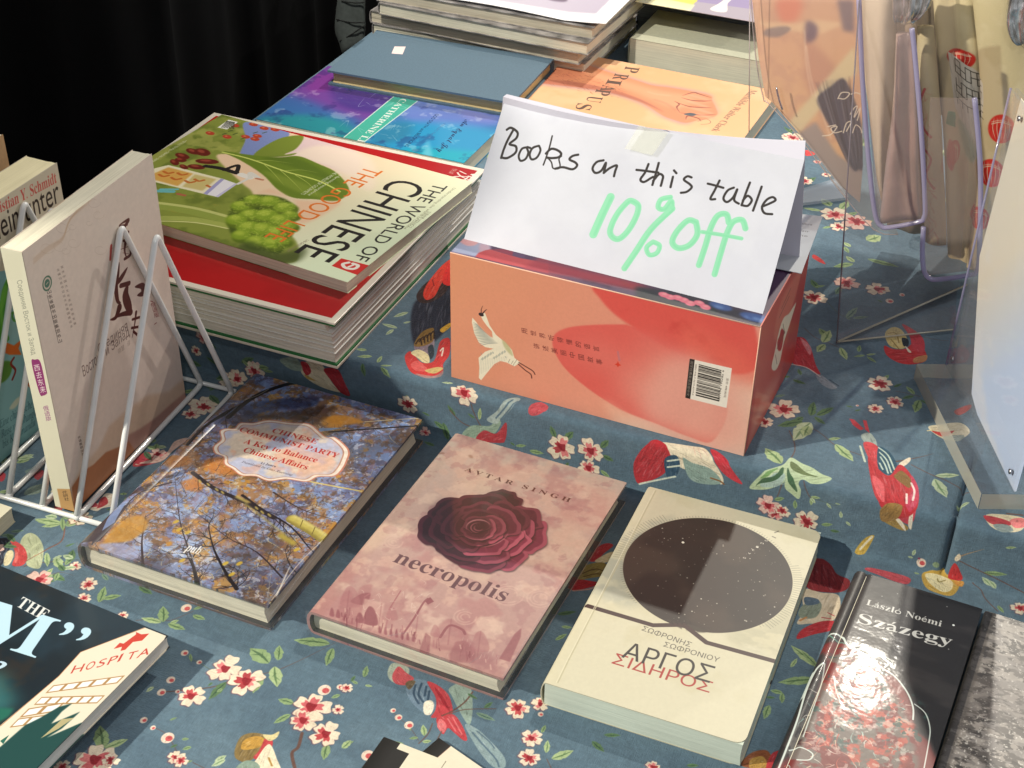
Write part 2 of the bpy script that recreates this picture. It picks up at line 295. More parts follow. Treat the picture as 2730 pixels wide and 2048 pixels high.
# PRINTS: artwork of each sheet, as drawing strokes in millimetres from its top left corner
PRINTS={
'notice_print':(237.7,117.4,4,'#e9e9ee',[
['C','#dcdce4',35,3,.45,.7,.35,1],
['L','#2e2826',1,1.85,0,0,[139,260,120,340,111,417,110,486]],
['L','#2e2826',1,1.85,0,0,[88,265,117,243,178,264,184,310,144,366,200,372,212,420,160,475,111,482]],
['L','#2e2826',1,1.71,0,0,[292,358,254,379,245,437,271,471,306,448,313,397,289,359,318,358]],
['L','#2e2826',1,1.71,0,0,[379,326,336,354,328,406,355,440,392,416,403,358,381,326]],
['L','#2e2826',1,1.22,0,0,[461,229,466,312,464,400,459,461]],
['L','#2e2826',1,1.83,0,0,[453,371,483,327,533,325,572,345,559,376,507,395,466,400]],
['L','#2e2826',1,1.1,0,0,[477,400,516,426,541,467,584,462,590,434,567,389,580,362]],
['L','#2e2826',1,1.81,0,0,[705,323,665,342,649,373,697,385,721,406,694,442,616,443,560,468]],
['L','#2e2826',1,1.8,0,0,[910,322,862,347,845,400,876,430,916,404,934,337,940,416]],
['L','#2e2826',1,1.8,0,0,[940,416,974,371,1021,338,1022,385,1024,424]],
['L','#2e2826',1,1.79,0,0,[1179,339,1251,332,1347,325]],
['L','#2e2826',1,1.79,0,0,[1256,276,1248,345,1228,405,1259,419,1301,380,1316,366]],
['L','#2e2826',1,1.78,0,0,[1330,251,1330,339,1328,427]],
['L','#2e2826',1,1.78,0,0,[1326,395,1356,335,1388,344,1392,386,1392,420]],
['L','#2e2826',1,1.77,0,0,[1463,333,1466,415]],
['L','#2e2826',1,1.77,0,0,[1458,283,1481,300]],
['L','#2e2826',1,1.77,0,0,[1600,308,1568,306,1549,337,1601,362,1621,384,1594,424,1554,441]],
['L','#2e2826',1,1.76,0,0,[1731,329,1786,331,1851,336]],
['L','#2e2826',1,1.75,0,0,[1810,287,1793,372,1779,439,1814,434]],
['L','#2e2826',1,1.75,0,0,[1926,318,1887,350,1872,414,1905,437,1940,392,1954,326,1951,408,1992,430]],
['L','#2e2826',1,1.74,0,0,[2032,254,2023,337,2015,437]],
['L','#2e2826',1,1.74,0,0,[2016,399,2041,357,2078,382,2061,431,2017,437]],
['L','#2e2826',1,1.74,0,0,[2123,266,2116,357,2107,459]],
['L','#2e2826',1,1.73,0,0,[2163,415,2210,380,2246,345,2220,327,2183,357,2164,418,2193,459,2248,454]],
['L','#98ecb8',.92,6.21,0,0,[1043,586,1015,741,992,899]],
['L','#78dca0',.35,2.22,.3,0,[1052,587,1025,743,1002,900]],
['L','#98ecb8',.92,4.58,0,0,[1223,583,1183,592,1128,703,1108,829,1136,883,1193,888,1244,809,1273,693,1268,609,1223,583]],
['L','#78dca0',.35,1.64,.3,0,[1231,585,1190,594,1135,705,1116,831,1143,885,1200,890,1251,811,1280,695,1275,611,1231,585]],
['L','#98ecb8',.92,3.96,0,0,[1485,492,1421,525,1417,587,1464,590,1499,519,1517,563]],
['L','#78dca0',.35,1.41,.3,0,[1492,494,1428,527,1423,589,1470,592,1505,521,1524,565]],
['L','#98ecb8',.92,4.79,0,0,[1522,574,1409,760,1344,951,1295,1094]],
['L','#78dca0',.35,1.71,.3,0,[1531,581,1418,766,1353,958,1304,1101]],
['L','#98ecb8',.92,3.59,0,0,[1449,852,1414,905,1449,955,1500,928,1504,869,1449,852]],
['L','#78dca0',.35,1.28,.3,0,[1457,860,1421,912,1456,962,1507,935,1511,876,1457,860]],
['L','#98ecb8',.92,4.51,0,0,[1719,636,1659,638,1602,736,1590,823,1647,857,1720,816,1755,724,1721,636]],
['L','#78dca0',.35,1.61,.3,0,[1726,638,1666,640,1609,738,1597,825,1655,859,1727,818,1762,726,1728,638]],
['L','#98ecb8',.92,4.48,0,0,[1957,586,1924,530,1865,554,1839,656,1836,800,1828,946]],
['L','#78dca0',.35,1.6,.3,0,[1964,588,1931,532,1872,556,1846,658,1843,802,1835,947]],
['L','#98ecb8',.92,4.46,0,0,[2087,603,2048,547,1989,573,1966,662,1960,795,1958,985]],
['L','#78dca0',.35,1.59,.3,0,[2094,605,2055,549,1996,575,1973,664,1967,796,1965,987]],
['L','#98ecb8',.92,2.93,0,0,[1784,699,1925,689,2078,683]],
['L','#78dca0',.35,1.05,.3,0,[1789,701,1930,692,2083,685]],
['N',25,.05,3,1]]),
'standing_print':(157.4,224,4,'#dbcdc0',[
['G',0,0,150,224,'#dacdbd','#d6c4ba',.8],
['L','#a08c80',.38,.27,0,0,[290,-146,276,-137,253,-138,229,-149,210,-165,201,-181,205,-192,217,-196,234,-192,250,-183,260,-172]],
['L','#b39b7f',.38,.28,0,0,[531,-3,514,9,483,6,451,-8,426,-29,415,-49,419,-63,435,-68,457,-64,478,-52,492,-38]],
['L','#b39b7f',.38,.27,0,0,[394,-293,371,-278,332,-280,291,-297,259,-323,245,-349,250,-367,271,-374,300,-369,326,-354,343,-337]],
['L','#a8957f',.38,.28,0,0,[592,6,578,16,553,14,526,2,505,-15,496,-32,499,-43,513,-47,531,-43,548,-34,559,-22]],
['L','#b39b7f',.38,.27,0,0,[377,-354,355,-339,318,-341,278,-357,248,-381,235,-406,240,-424,260,-430,287,-425,312,-412,328,-395]],
['L','#a08c80',.38,.29,0,0,[763,172,753,179,736,177,718,169,704,158,698,146,700,138,709,136,721,139,733,145,741,153]],
['L','#b39b7f',.38,.26,0,0,[92,-95,72,-81,39,-83,4,-99,-23,-123,-35,-146,-30,-162,-12,-168,12,-163,35,-149,49,-133]],
['L','#a08c80',.38,.28,0,0,[524,84,502,99,465,96,425,78,394,52,380,26,385,9,405,3,433,9,458,23,475,41]],
['L','#a08c80',.38,.3,0,0,[894,72,873,85,838,82,799,66,770,42,756,18,761,2,780,-4,806,2,831,16,847,32]],
['L','#a8957f',.38,.28,0,0,[461,196,439,210,402,207,362,189,331,162,318,136,323,119,343,113,370,119,396,134,412,152]],
['L','#a08c80',.38,.26,0,0,[100,-270,89,-262,69,-263,49,-272,33,-286,26,-299,29,-308,39,-312,53,-309,67,-302,75,-293]],
['L','#a08c80',.38,.28,0,0,[468,-5,455,4,433,2,409,-8,391,-23,383,-38,386,-49,398,-52,414,-49,429,-40,439,-30]],
['L','#b39b7f',.38,.3,0,0,[908,178,890,190,860,187,827,173,802,152,790,132,794,118,810,113,833,118,854,130,867,144]],
['L','#a8957f',.38,.29,0,0,[598,246,578,258,545,255,510,239,483,216,471,193,475,177,493,172,517,178,540,191,554,207]],
['L','#a8957f',.38,.3,0,0,[875,449,854,462,820,458,783,441,754,416,741,393,746,377,764,372,789,378,813,392,829,409]],
['L','#a08c80',.38,.29,0,0,[802,-40,784,-29,755,-31,723,-44,698,-64,687,-84,690,-98,706,-103,728,-98,749,-87,762,-73]],
['L','#a08c80',.38,.29,0,0,[584,111,572,119,552,117,530,108,514,94,506,80,509,70,520,67,535,70,549,78,558,88]],
['L','#a08c80',.38,.27,0,0,[390,-365,375,-354,349,-356,321,-367,300,-384,290,-401,294,-414,308,-418,327,-415,345,-405,356,-393]],
['L','#b39b7f',.38,.3,0,0,[1178,-24,1155,-10,1116,-12,1073,-30,1041,-55,1026,-80,1030,-98,1051,-104,1080,-98,1107,-84,1125,-66]],
['L','#b39b7f',.38,.3,0,0,[1060,-125,1043,-114,1016,-116,986,-128,963,-146,952,-164,955,-176,970,-181,991,-177,1010,-167,1022,-154]],
['L','#a8957f',.38,.3,0,0,[1041,-117,1022,-105,989,-107,953,-121,926,-142,913,-164,917,-179,935,-184,959,-179,982,-167,997,-153]],
['L','#b39b7f',.38,.28,0,0,[430,-50,414,-38,386,-40,355,-54,332,-73,322,-92,326,-106,341,-110,362,-106,381,-95,393,-82]],
['L','#a8957f',.38,.28,0,0,[479,247,466,256,443,254,419,243,401,227,392,211,395,200,407,197,424,201,439,210,449,221]],
['L','#b39b7f',.38,.27,0,0,[199,-196,177,-181,140,-184,101,-201,72,-226,58,-251,64,-269,83,-275,110,-270,135,-256,151,-238]],
['L','#b39b7f',.38,.27,0,0,[404,-270,386,-258,354,-259,321,-273,295,-294,284,-315,288,-330,305,-336,328,-331,349,-320,363,-305]],
['L','#b39b7f',.38,.28,0,0,[328,142,306,156,269,153,230,135,200,109,187,83,192,65,211,60,238,66,263,81,280,98]],
['L','#b08a62',.35,.9,.6,0,[96,108,248,99,423,111,536,28,768,-24,1036,-65]],
['L','#b08a62',.35,.9,.6,0,[92,122,244,113,420,120,536,28,764,-9,1036,-65]],
['L','#b08a62',.35,.9,.6,0,[88,136,240,128,418,129,536,28,760,5,1036,-65]],
['L','#4e1c18',1,3.1,0,2,[1062,340,1177,357,1120,390,1151,457]],
['L','#4e1c18',1,2.4,0,0,[1064,423,1153,448]],
['L','#4e1c18',1,3.75,0,1,[1109,497,1075,563,1087,642]],
['L','#4e1c18',1,2.77,0,2,[1036,532,1156,564]],
['L','#4e1c18',1,2.43,0,0,[1059,627,1130,633,1146,600]],
['L','#4e1c18',1,5.17,0,2,[989,621,953,696,908,776,900,897,930,936]],
['L','#4e1c18',1,4.44,0,2,[895,768,978,751,1077,710]],
['L','#4e1c18',1,8.84,0,2,[1051,844,1001,912,1019,1029,1026,1098]],
['L','#4e1c18',1,3.76,0,0,[964,806,1068,842]],
['L','#4e1c18',1,5.34,0,1,[1031,1079,906,1028,786,1001]],
['L','#4e1c18',1,6.33,0,1,[907,965,846,1015,779,997]],
['L','#4e1c18',1,6.1,0,2,[1132,910,1221,954,1215,1010,1144,992]],
['L','#4e1c18',1,2.89,0,1,[1096,1116,1060,1193,1001,1290]],
['L','#4e1c18',1,2.12,0,0,[1038,1148,1137,1184]],
['L','#4e1c18',1,2.13,0,0,[1014,1210,1118,1260]],
['L','#4e1c18',1,2.13,0,0,[1028,1251,1077,1319]],
['T','俄','#7a2a2c',129.1,118.7,135.4,121,-.58,-4.52,1,.02,0,.88],
['T','语','#7a2a2c',130.2,124,136.5,126.3,-.58,-4.54,1,.02,0,.88],
['T','版','#7a2a2c',131.3,129.3,137.6,131.6,-.58,-4.57,1,.02,0,.88],
['L','#7a2a2c',1,.64,0,0,[1295,1130,1320,1152]],
['L','#7a2a2c',1,.65,0,0,[1299,1347,1329,1351]],
['P','#3f6a52',.9,0,1,[234,346,229,371,215,390,194,401,171,401,150,390,135,371,130,346,135,322,150,302,171,292,194,292,215,302,229,322]],
['P','#cfc0b0',1,0,1,[222,346,218,365,207,381,191,389,173,389,157,381,146,365,142,346,146,327,157,312,173,303,191,303,207,312,218,327]],
['P','#4a7460',1,0,1,[211,346,208,360,200,370,189,376,176,376,164,370,156,360,153,346,156,333,164,322,176,316,189,316,200,322,208,333]],
['L','#cfc0b0',1,.64,0,0,[171,348,194,343]],
['T','山','#2f2622',16.6,42.3,20.8,43.2,-.29,-2.89,1,.02,0,.88],
['T','东','#2f2622',16.7,46.4,20.9,47.3,-.29,-2.9,1,.02,0,.88],
['T','省','#2f2622',16.8,50.4,21,51.4,-.29,-2.91,1,.02,0,.88],
['T','图','#2f2622',16.9,54.5,21.1,55.5,-.29,-2.92,1,.02,0,.88],
['T','书','#2f2622',17,58.6,21.2,59.7,-.29,-2.93,1,.02,0,.88],
['T','出','#2f2622',17.1,62.8,21.3,63.8,-.29,-2.95,1,.02,0,.88],
['T','版','#2f2622',17.2,66.9,21.4,68,-.29,-2.96,1,.02,0,.88],
['T','集','#2f2622',17.4,71.1,21.6,72.1,-.29,-2.97,1,.02,0,.88],
['T','团','#2f2622',17.5,75.2,21.7,76.3,-.3,-2.98,1,.02,0,.88],
['T','书','#2f2622',17.6,79.4,21.8,80.5,-.3,-2.99,1,.02,0,.88],
['T','山','#2f2622',17.7,83.6,21.9,84.7,-.3,-3.01,1,.02,0,.88],
['l','#3a302c',.9,.38,0,0,[159,429,178,812]],
['T','主','#6a5a50',30.3,31.8,33.3,32.3,-.31,-1.92,.9,0,0,.88],
['T','编','#6a5a50',30.5,35.4,33.5,36,-.31,-1.92,.9,0,0,.88],
['T','习','#6a5a50',30.7,39.1,33.7,39.6,-.31,-1.93,.9,0,0,.88],
['T','总','#6a5a50',30.9,42.7,33.9,43.3,-.31,-1.94,.9,0,0,.88],
['T','书','#6a5a50',31.1,46.4,34.1,46.9,-.31,-1.95,.9,0,0,.88],
['T','记','#6a5a50',31.3,50,34.3,50.6,-.31,-1.95,.9,0,0,.88],
['T','论','#6a5a50',31.5,53.7,34.5,54.3,-.31,-1.96,.9,0,0,.88],
['T','文','#6a5a50',31.8,57.4,34.7,58,-.31,-1.97,.9,0,0,.88],
['T','化','#6a5a50',32,61.1,34.9,61.7,-.31,-1.98,.9,0,0,.88],
['T','强','#6a5a50',32.2,64.9,35.1,65.5,-.31,-1.98,.9,0,0,.88],
['T','国','#6a5a50',32.4,68.6,35.4,69.2,-.31,-1.99,.9,0,0,.88],
['T','建','#6a5a50',32.6,72.3,35.6,73,-.31,-2,.9,0,0,.88],
['T','设','#6a5a50',32.8,76.1,35.8,76.7,-.31,-2.01,.9,0,0,.88],
['T','主','#6a5a50',33,79.9,36,80.5,-.32,-2.01,.9,0,0,.88],
['T','宣','#6a5a50',34.9,32,37.7,32.6,-.31,-1.92,.9,0,0,.88],
['T','传','#6a5a50',35.1,36,37.9,36.5,-.31,-1.93,.9,0,0,.88],
['T','中','#6a5a50',35.3,39.9,38.1,40.4,-.31,-1.94,.9,0,0,.88],
['T','国','#6a5a50',35.5,43.8,38.3,44.4,-.31,-1.95,.9,0,0,.88],
['T','大','#6a5a50',35.7,47.8,38.5,48.4,-.31,-1.95,.9,0,0,.88],
['T','文','#6a5a50',35.8,51.8,38.7,52.4,-.32,-1.96,.9,0,0,.88],
['T','化','#6a5a50',36,55.8,38.9,56.4,-.32,-1.97,.9,0,0,.88],
['T','走','#6a5a50',36.2,59.8,39.1,60.4,-.32,-1.98,.9,0,0,.88],
['T','向','#6a5a50',36.4,63.8,39.3,64.4,-.32,-1.99,.9,0,0,.88],
['T','世','#6a5a50',36.6,67.8,39.5,68.5,-.32,-2,.9,0,0,.88],
['T','界','#6a5a50',36.8,71.9,39.7,72.5,-.32,-2,.9,0,0,.88],
['T','发','#6a5a50',37,75.9,39.9,76.6,-.32,-2.01,.9,0,0,.88],
['T','展','#6a5a50',37.2,80,40.1,80.7,-.32,-2.02,.9,0,0,.88],
['T','Соединяя','#6a5650',58.2,118.2,96.4,119.2,.21,-8,.9,-.006,0,.727],
['T','Восток','#6a5650',37.3,125.3,58.8,124.9,-.16,-9.5,.9,-.006,0,.727],
['T','и Запад','#6a5650',66.6,124.9,97.5,125.2,.09,-8,.9,-.006,0,.727],
['T','晓慧   译','#9a887c',80.6,131.9,96.7,133,.29,-4.49,.9,0,0,.88],
['L','#4e1c18',1,1.93,0,0,[1080,483,1161,514]],
['L','#4e1c18',1,1.69,0,2,[1050,570,1146,634]],
['L','#4e1c18',1,1.55,0,0,[1060,349,1153,386]],
['T','北','#b03a34',90,48.1,94.1,47.2,.95,-3.59,1,.05,0,.88],
['L','#b03a34',.9,2.6,0,0,[929,446,895,540]],
['P','#c8a688',.6,1.5,0,[17,1997,238,1941,407,1916,554,1828,806,1836,1081,1884,1345,2026,1628,2053,1631,2563,-64,2256]],
['P','#9a6a62',.7,1,0,[750,2052,913,2103,1129,2144,1360,2159,1620,2189,1669,2509,853,2337,595,2152]],
['P','#a8683f',.9,.4,0,[15,2024,168,1978,299,2014,463,2014,654,2089,755,2115,810,2245,422,2327,-9,2269]],
['T','外','#3a2c24',18.7,169.1,22,170.2,-.14,-2.36,1,.03,0,.88],
['T','语','#3a2c24',18.9,172.3,22.1,173.4,-.14,-2.37,1,.03,0,.88],
['T','教','#3a2c24',19,175.5,22.2,176.6,-.14,-2.37,1,.03,0,.88],
['T','研','#3a2c24',19.1,178.7,22.3,179.8,-.14,-2.38,1,.03,0,.88],
['T','出','#3a2c24',19.2,181.9,22.4,183.1,-.14,-2.39,1,.03,0,.88],
['T','版','#3a2c24',19.3,185.1,22.5,186.3,-.14,-2.39,1,.03,0,.88],
['T','社','#3a2c24',19.4,188.4,22.6,189.6,-.14,-2.4,1,.03,0,.88],
['N',3,.06,3,1]]),
'standing_spine_print':(17,224,6,'#dcd8c0',[
['L','#b8b08c',.5,.29,1,0,[31,31,72,37,170,9]],
['L','#b8b08c',.5,.29,1,0,[27,50,67,57,166,29]],
['L','#b8b08c',.5,.29,1,0,[23,69,63,77,161,49]],
['L','#b8b08c',.5,.29,1,0,[18,87,58,97,157,69]],
['L','#b8b08c',.5,.29,1,0,[14,106,54,117,153,89]],
['L','#b8b08c',.5,.29,1,0,[10,125,49,137,148,108]],
['L','#b8b08c',.5,.29,1,0,[6,144,45,157,144,128]],
['L','#b8b08c',.5,.3,1,0,[1,163,40,177,139,148]],
['L','#b8b08c',.5,.3,1,0,[-3,182,36,197,135,169]],
['L','#b8b08c',.5,.3,1,0,[-7,201,31,218,131,189]],
['L','#b8b08c',.5,.3,1,0,[-12,220,27,238,126,209]],
['T','Соединяя Восток и Запад','#8a8a7c',8,24.3,7.6,84.7,4.57,-2.13,1,-.004,0,.727],
['P','#8a2a6a',1,0,1,[60,917,94,881,140,894,142,1132,139,1159,103,1187,73,1172]],
['T','西','#efe6e0',7.3,98.1,12.3,95.9,.05,-5.28,1,.03,0,.88],
['T','去','#efe6e0',7.7,104.4,12.7,102.1,.05,-5.32,1,.03,0,.88],
['T','东','#efe6e0',7.8,110.7,12.9,108.5,.05,-5.35,1,.03,0,.88],
['T','来','#efe6e0',8.3,116.8,13.4,114.5,.05,-5.39,1,.03,0,.88],
['T','俄','#8a3a78',7.7,132.7,12.8,130.4,.04,-4.12,1,.03,0,.88],
['T','语','#8a3a78',7.8,137.4,12.9,135,.04,-4.14,1,.03,0,.88],
['T','版','#8a3a78',8,141.7,13.1,139.3,.04,-4.16,1,.03,0,.88],
['P','#bf9560',1,.1,0,[50,2056,181,2019,198,2237,49,2274]],
['T','外','#3a2c20',9.2,209.4,13.9,207,-.12,-2.93,1,.03,0,.88],
['T','研','#3a2c20',9.4,212.6,14.1,210.2,-.12,-2.94,1,.03,0,.88],
['T','社','#3a2c20',9.7,215.9,14.4,213.5,-.13,-2.95,1,.03,0,.88]]),
'dragon_print':(162,204.5,4,'#d9cfb8',[
['T','𝐂𝐡𝐫𝐢𝐬𝐭𝐢𝐚𝐧 𝐘. 𝐒𝐜𝐡𝐦𝐢𝐝𝐭','#d0564e',78.8,8.5,158.1,15.1,.78,-9.47,1,-.022,0,.727],
['T','Allein unter','#2a1c16',69.2,28.3,158,31.4,.75,-20.99,1,0,0,.727],
['P','#8fc0c4',1,0,0,[504,405,1016,616,1119,1415,910,2359,27,2032]],
['P','#a5c8c8',.6,4,1,[837,682,946,674,925,1152,754,1107,756,842]],
['P','#4f9a34',1,.3,1,[890,616,806,665,742,765,657,881,655,1076,754,1107,735,983,787,860,894,796,921,701]],
['P','#77b848',.8,.5,1,[825,661,742,765,690,1012,714,1055,756,842,858,734]],
['L','#4f9a34',.8,2.08,0,0,[934,916,839,931,857,998,959,958]],
['L','#4f9a34',.7,1.76,0,0,[792,904,946,937,975,898]],
['P','#e0702a',1,.3,0,[641,1124,716,1112,787,1184,879,1182,827,1237,845,1306,720,1229,650,1157]],
['P','#5f8f3a',1,.6,1,[607,1245,691,1268,730,1322,672,1402,566,1392]],
['L','#8a2a24',1,2.11,0,0,[760,1282,715,1312,748,1391,696,1446]],
['P','#d8763a',1,.3,0,[828,1575,883,1580,925,1637,866,1644]],
['P','#e8e4c8',.8,.5,1,[682,1630,772,1643,665,1693,599,1664]],
['T','𝐸𝑖𝑛𝑒 𝑐ℎ𝑖𝑛𝑒𝑠𝑖𝑠𝑐ℎ𝑒','#3a6a74',46.2,175.9,84.1,180.9,.92,-6.94,1,0,0,.727],
['T','𝑅𝑒𝑖𝑠𝑒 𝑣𝑜𝑛 𝑆ℎ𝑎𝑛𝑔ℎ𝑎𝑖','#3a6a74',45.4,185.2,90.7,190.7,.85,-6.95,1,0,0,.727],
['T','𝑏𝑖𝑠 𝐾𝑎𝑡ℎ𝑚𝑎𝑛𝑑𝑢','#3a6a74',44.6,194.5,83.3,198.1,.65,-6.97,1,0,0,.727]]),
'night_print':(222,150,4,'#16232c',[
['C','#223846',40,3,.45,.7,.7,1],
['C','#3a2c24',20,5,.55,.7,.5,1],
['P','#3f8a8a',.7,6,1,[1406,825,1510,770,1638,853,1761,905,1722,1027,1638,1071]],
['P','#256a5a',1,1,0,[1602,1033,1772,957,1791,1019,1745,1184]],
['P','#e9dfca',1,0,0,[2036,12,2212,8,2285,284,2343,979,2136,1302,1985,1565,1784,1356,1793,1103,1832,615,1813,386]],
['l','#a8683a',.9,.49,0,0,[2039,15,1813,386,1832,615,1798,1107]],
['P','#cc4438',1,0,0,[1985,264,1984,201,2011,195,2028,89,2014,72,2059,73,2100,43,2100,116,2055,155,2056,234,2036,257,2020,222]],
['T','H','#c4483c',188.3,56.5,193.1,51.7,-2.36,-7.16,1,.05,0,.727],
['T','O','#c4483c',194.4,50.3,197.9,46.2,-2.33,-7.22,1,.05,0,.727],
['T','S','#c4483c',199.6,45.2,202.4,41,-2.3,-7.27,1,.05,0,.727],
['T','P','#c4483c',203.9,39.9,207.2,35.4,-2.28,-7.32,1,.05,0,.727],
['T','I','#c4483c',208.1,34.9,208.9,32.9,-2.26,-7.37,1,.05,0,.727],
['T','T','#c4483c',211.8,31.1,215.8,26.6,-2.23,-7.41,1,.05,0,.727],
['T','A','#c4483c',216.7,26.2,221.5,19.7,-2.21,-7.45,1,.05,0,.727],
['P','#b08a5c',1,0,0,[1856,693,2201,413,2201,491,1857,769]],
['P','#f4f4f2',1,0,0,[1864,698,1916,655,1916,710,1864,752]],
['P','#f4f4f2',1,0,0,[1932,642,1985,600,1984,655,1932,697]],
['P','#f4f4f2',1,0,0,[2001,586,2054,544,2053,599,2001,641]],
['P','#f4f4f2',1,0,0,[2070,530,2123,487,2122,543,2070,586]],
['P','#f4f4f2',1,0,0,[2140,474,2192,431,2191,487,2139,530]],
['P','#b08a5c',1,0,0,[1858,803,2200,607,2200,683,1860,878]],
['P','#f4f4f2',1,0,0,[1865,809,1908,785,1908,839,1865,863]],
['P','#f4f4f2',1,0,0,[1922,777,1965,752,1965,806,1922,831]],
['P','#f4f4f2',1,0,0,[1979,744,2022,720,2022,774,1979,798]],
['P','#f4f4f2',1,0,0,[2036,712,2079,687,2079,741,2035,766]],
['P','#f4f4f2',1,0,0,[2093,679,2136,655,2135,709,2092,734]],
['P','#f4f4f2',1,0,0,[2150,647,2193,622,2192,677,2149,701]],
['P','#b08a5c',1,0,0,[1852,915,2017,770,2018,856,1854,1000]],
['P','#f4f4f2',1,0,0,[1862,919,1924,864,1924,925,1862,980]],
['P','#f4f4f2',1,0,0,[1944,847,2007,792,2006,854,1944,908]],
['P','#b08a5c',1,0,0,[1854,1007,1984,903,1985,987,1856,1090]],
['P','#f4f4f2',1,0,0,[1862,1013,1911,973,1912,1034,1863,1073]],
['P','#f4f4f2',1,0,0,[1927,961,1976,921,1976,982,1927,1021]],
['P','#1f4a48',1,.2,0,[1914,1233,1927,1032,1968,940,2009,818,2064,753,2052,838,2061,947,2153,785,2145,945,2112,1046,2254,789,2338,816,2462,1442,1987,1691,1818,1391]],
['P','#c8b888',.9,0,0,[2087,1018,2094,887,2153,842,2128,954,2083,1068]],
['P','#2c6a5c',1,0,0,[1880,1196,1895,1133,1914,1206]],
['T','𝐓𝐇𝐄','#e4e6e4',114.1,25.4,140.1,27.4,-1.68,-9.31,1,-.005,0,.68],
['T','𝐌”','#bfe0f2',105.3,62.2,183.9,53.6,-8.8,-35.09,1,0,0,.69],
['T','?','#bfd8ea',144.1,80.7,150.6,78.7,-4.27,-11.54,1,0,0,.69]]),
'comet_print':(88,215,4.6,'#1d1c1f',[
['C','#3a3636',14,3,.5,.7,.6,3],
['P','#4c4644',.55,4,1,[13,4,100,-4,139,189,293,284,394,693,615,892,272,1856,-3,891]],
['T','𝐋á𝐬𝐳𝐥ó 𝐍𝐨é𝐦𝐢','#cfcfca',14.5,31.8,65.9,30.2,-.2,-6.2,1,-.02,0,.727],
['T','𝐒𝐳á𝐳𝐞𝐠𝐲','#cfcfca',13.8,51.6,76.3,45.8,-.97,-10.46,1,-.006,0,.727],
['P','#f0f0ea',1,0,1,[741,249,740,253,737,256,734,258,730,258,726,256,724,253,723,249,724,245,726,242,730,240,734,240,737,242,740,245]],
['P','#a8a8a4',1,0,1,[230,186,229,188,228,189,226,190,224,190,222,189,221,188,221,186,221,184,222,182,224,181,226,181,228,182,229,184]],
['P','#a8a8a4',1,0,1,[320,113,320,115,319,116,317,117,315,117,313,116,312,115,311,113,312,111,313,109,315,108,317,108,319,109,320,111]],
['P','#a8a8a4',1,0,1,[658,87,657,89,656,91,654,91,652,91,650,91,649,89,649,87,649,85,650,84,652,83,654,83,656,84,657,85]],
['P','#a8a8a4',1,0,1,[755,492,754,493,753,495,751,496,749,496,747,495,746,493,746,492,746,490,747,488,749,487,751,487,753,488,754,490]],
['P','#7a2a28',.9,1,1,[-33,842,1,793,125,747,266,804,401,846,550,955,656,1110,707,1285,822,1368,843,1628,66,2012,97,1727,75,1310,48,960]],
['c','#6a6660',9,13,.42,.58,.9,1,[48,960,144,817,421,928,624,1184,736,1411,750,1674,66,2012,75,1310],2],
['c','#b84a38',6,15,.5,.62,.8,1,[113,1081,309,891,620,1127,736,1411,623,1737,218,1667],2],
['c','#d8d4c8',4,17,.56,.66,.5,1,[164,1117,557,1071,764,1533,454,1820,132,1710],2],
['c','#284a46',5,19,.58,.68,.8,1,[-3,891,292,822,715,1066,822,1368,218,1667],2],
['R',6,110,3.6,102.8,61.1,-.1,1.4,99.3,2,10,.3,.9,.7,.7,0,6.3,['#e8e4d8','#e06a50','#f0c8a8','#c43a30','#a8d0c8']],
['L','#d8e4dc',.95,1.48,0,0,[-5,698,78,690,125,747,176,778,251,748,336,753,418,791,410,841]],
['L','#d8e4dc',.95,1.1,0,0,[125,747,262,790,382,855,485,896,589,995,656,1110,680,1213]],
['L','#d8e4dc',.9,.73,0,0,[201,757,323,744,433,768,446,823]],
['L','#d8e4dc',.9,.8,0,0,[659,1079,739,1127,794,1242,813,1372,832,1580]],
['L','#d8e4dc',.9,1.19,0,0,[35,989,7,1073,3,1272,25,1553,33,1841,35,1975]],
['L','#d8e4dc',.8,.83,0,0,[46,991,74,1162,85,1379,97,1658]],
['L','#d8e4dc',.9,.87,0,0,[52,1805,104,1751,187,1765,184,1821,116,1855]],
['L','#6aa090',.8,.99,0,0,[-18,689,39,741,116,751]],
['L','#d8e4dc',.9,.94,0,0,[131,1072,170,1174,225,1265,255,1265]]]),
'granite_print':(120,230,4,'#8a8480',[
['C','#5a5450',5,3,.45,.55,.9,2.2],
['C','#b0a8a0',4,5,.5,.6,.8,2],
['C','#3e3a38',3,7,.58,.66,.8,2],
['C','#ddd8d0',1.6,9,.66,.74,.9,1],
['C','#6a625e',40,11,.45,.6,.4,1],
['P','#5c5652',.6,.5,0,[0,0,70,0,70,2300,0,2300]]]),
'canvas_print':(230,270,3,'#d9cba4',[
['C','#c7b68c',30,3,.45,.65,.5,1],
['P','#d8352c',.95,.3,1,[1624,1075,1613,1132,1582,1177,1538,1202,1489,1202,1445,1177,1415,1132,1404,1075,1415,1019,1445,974,1489,949,1538,949,1582,974,1613,1019]],
['L','#eee0c0',.85,.66,.1,2,[1548,969,1583,1062,1577,1167]],
['L','#eee0c0',.85,.66,.1,2,[1521,975,1548,1069,1555,1171]],
['L','#eee0c0',.85,.66,.1,2,[1494,980,1514,1075,1534,1175]],
['L','#eee0c0',.85,.66,.1,2,[1467,985,1479,1082,1512,1180]],
['L','#eee0c0',.85,.66,.1,2,[1440,990,1444,1089,1490,1184]],
['L','#eee0c0',.9,.79,0,0,[1428,1056,1502,1015,1585,1024]],
['L','#eee0c0',.9,.53,0,0,[1425,1038,1498,999,1576,1008]],
['P','#d8352c',.95,.3,1,[1624,1496,1613,1552,1582,1597,1538,1623,1489,1623,1445,1597,1415,1552,1404,1496,1415,1439,1445,1394,1489,1369,1538,1369,1582,1394,1613,1439]],
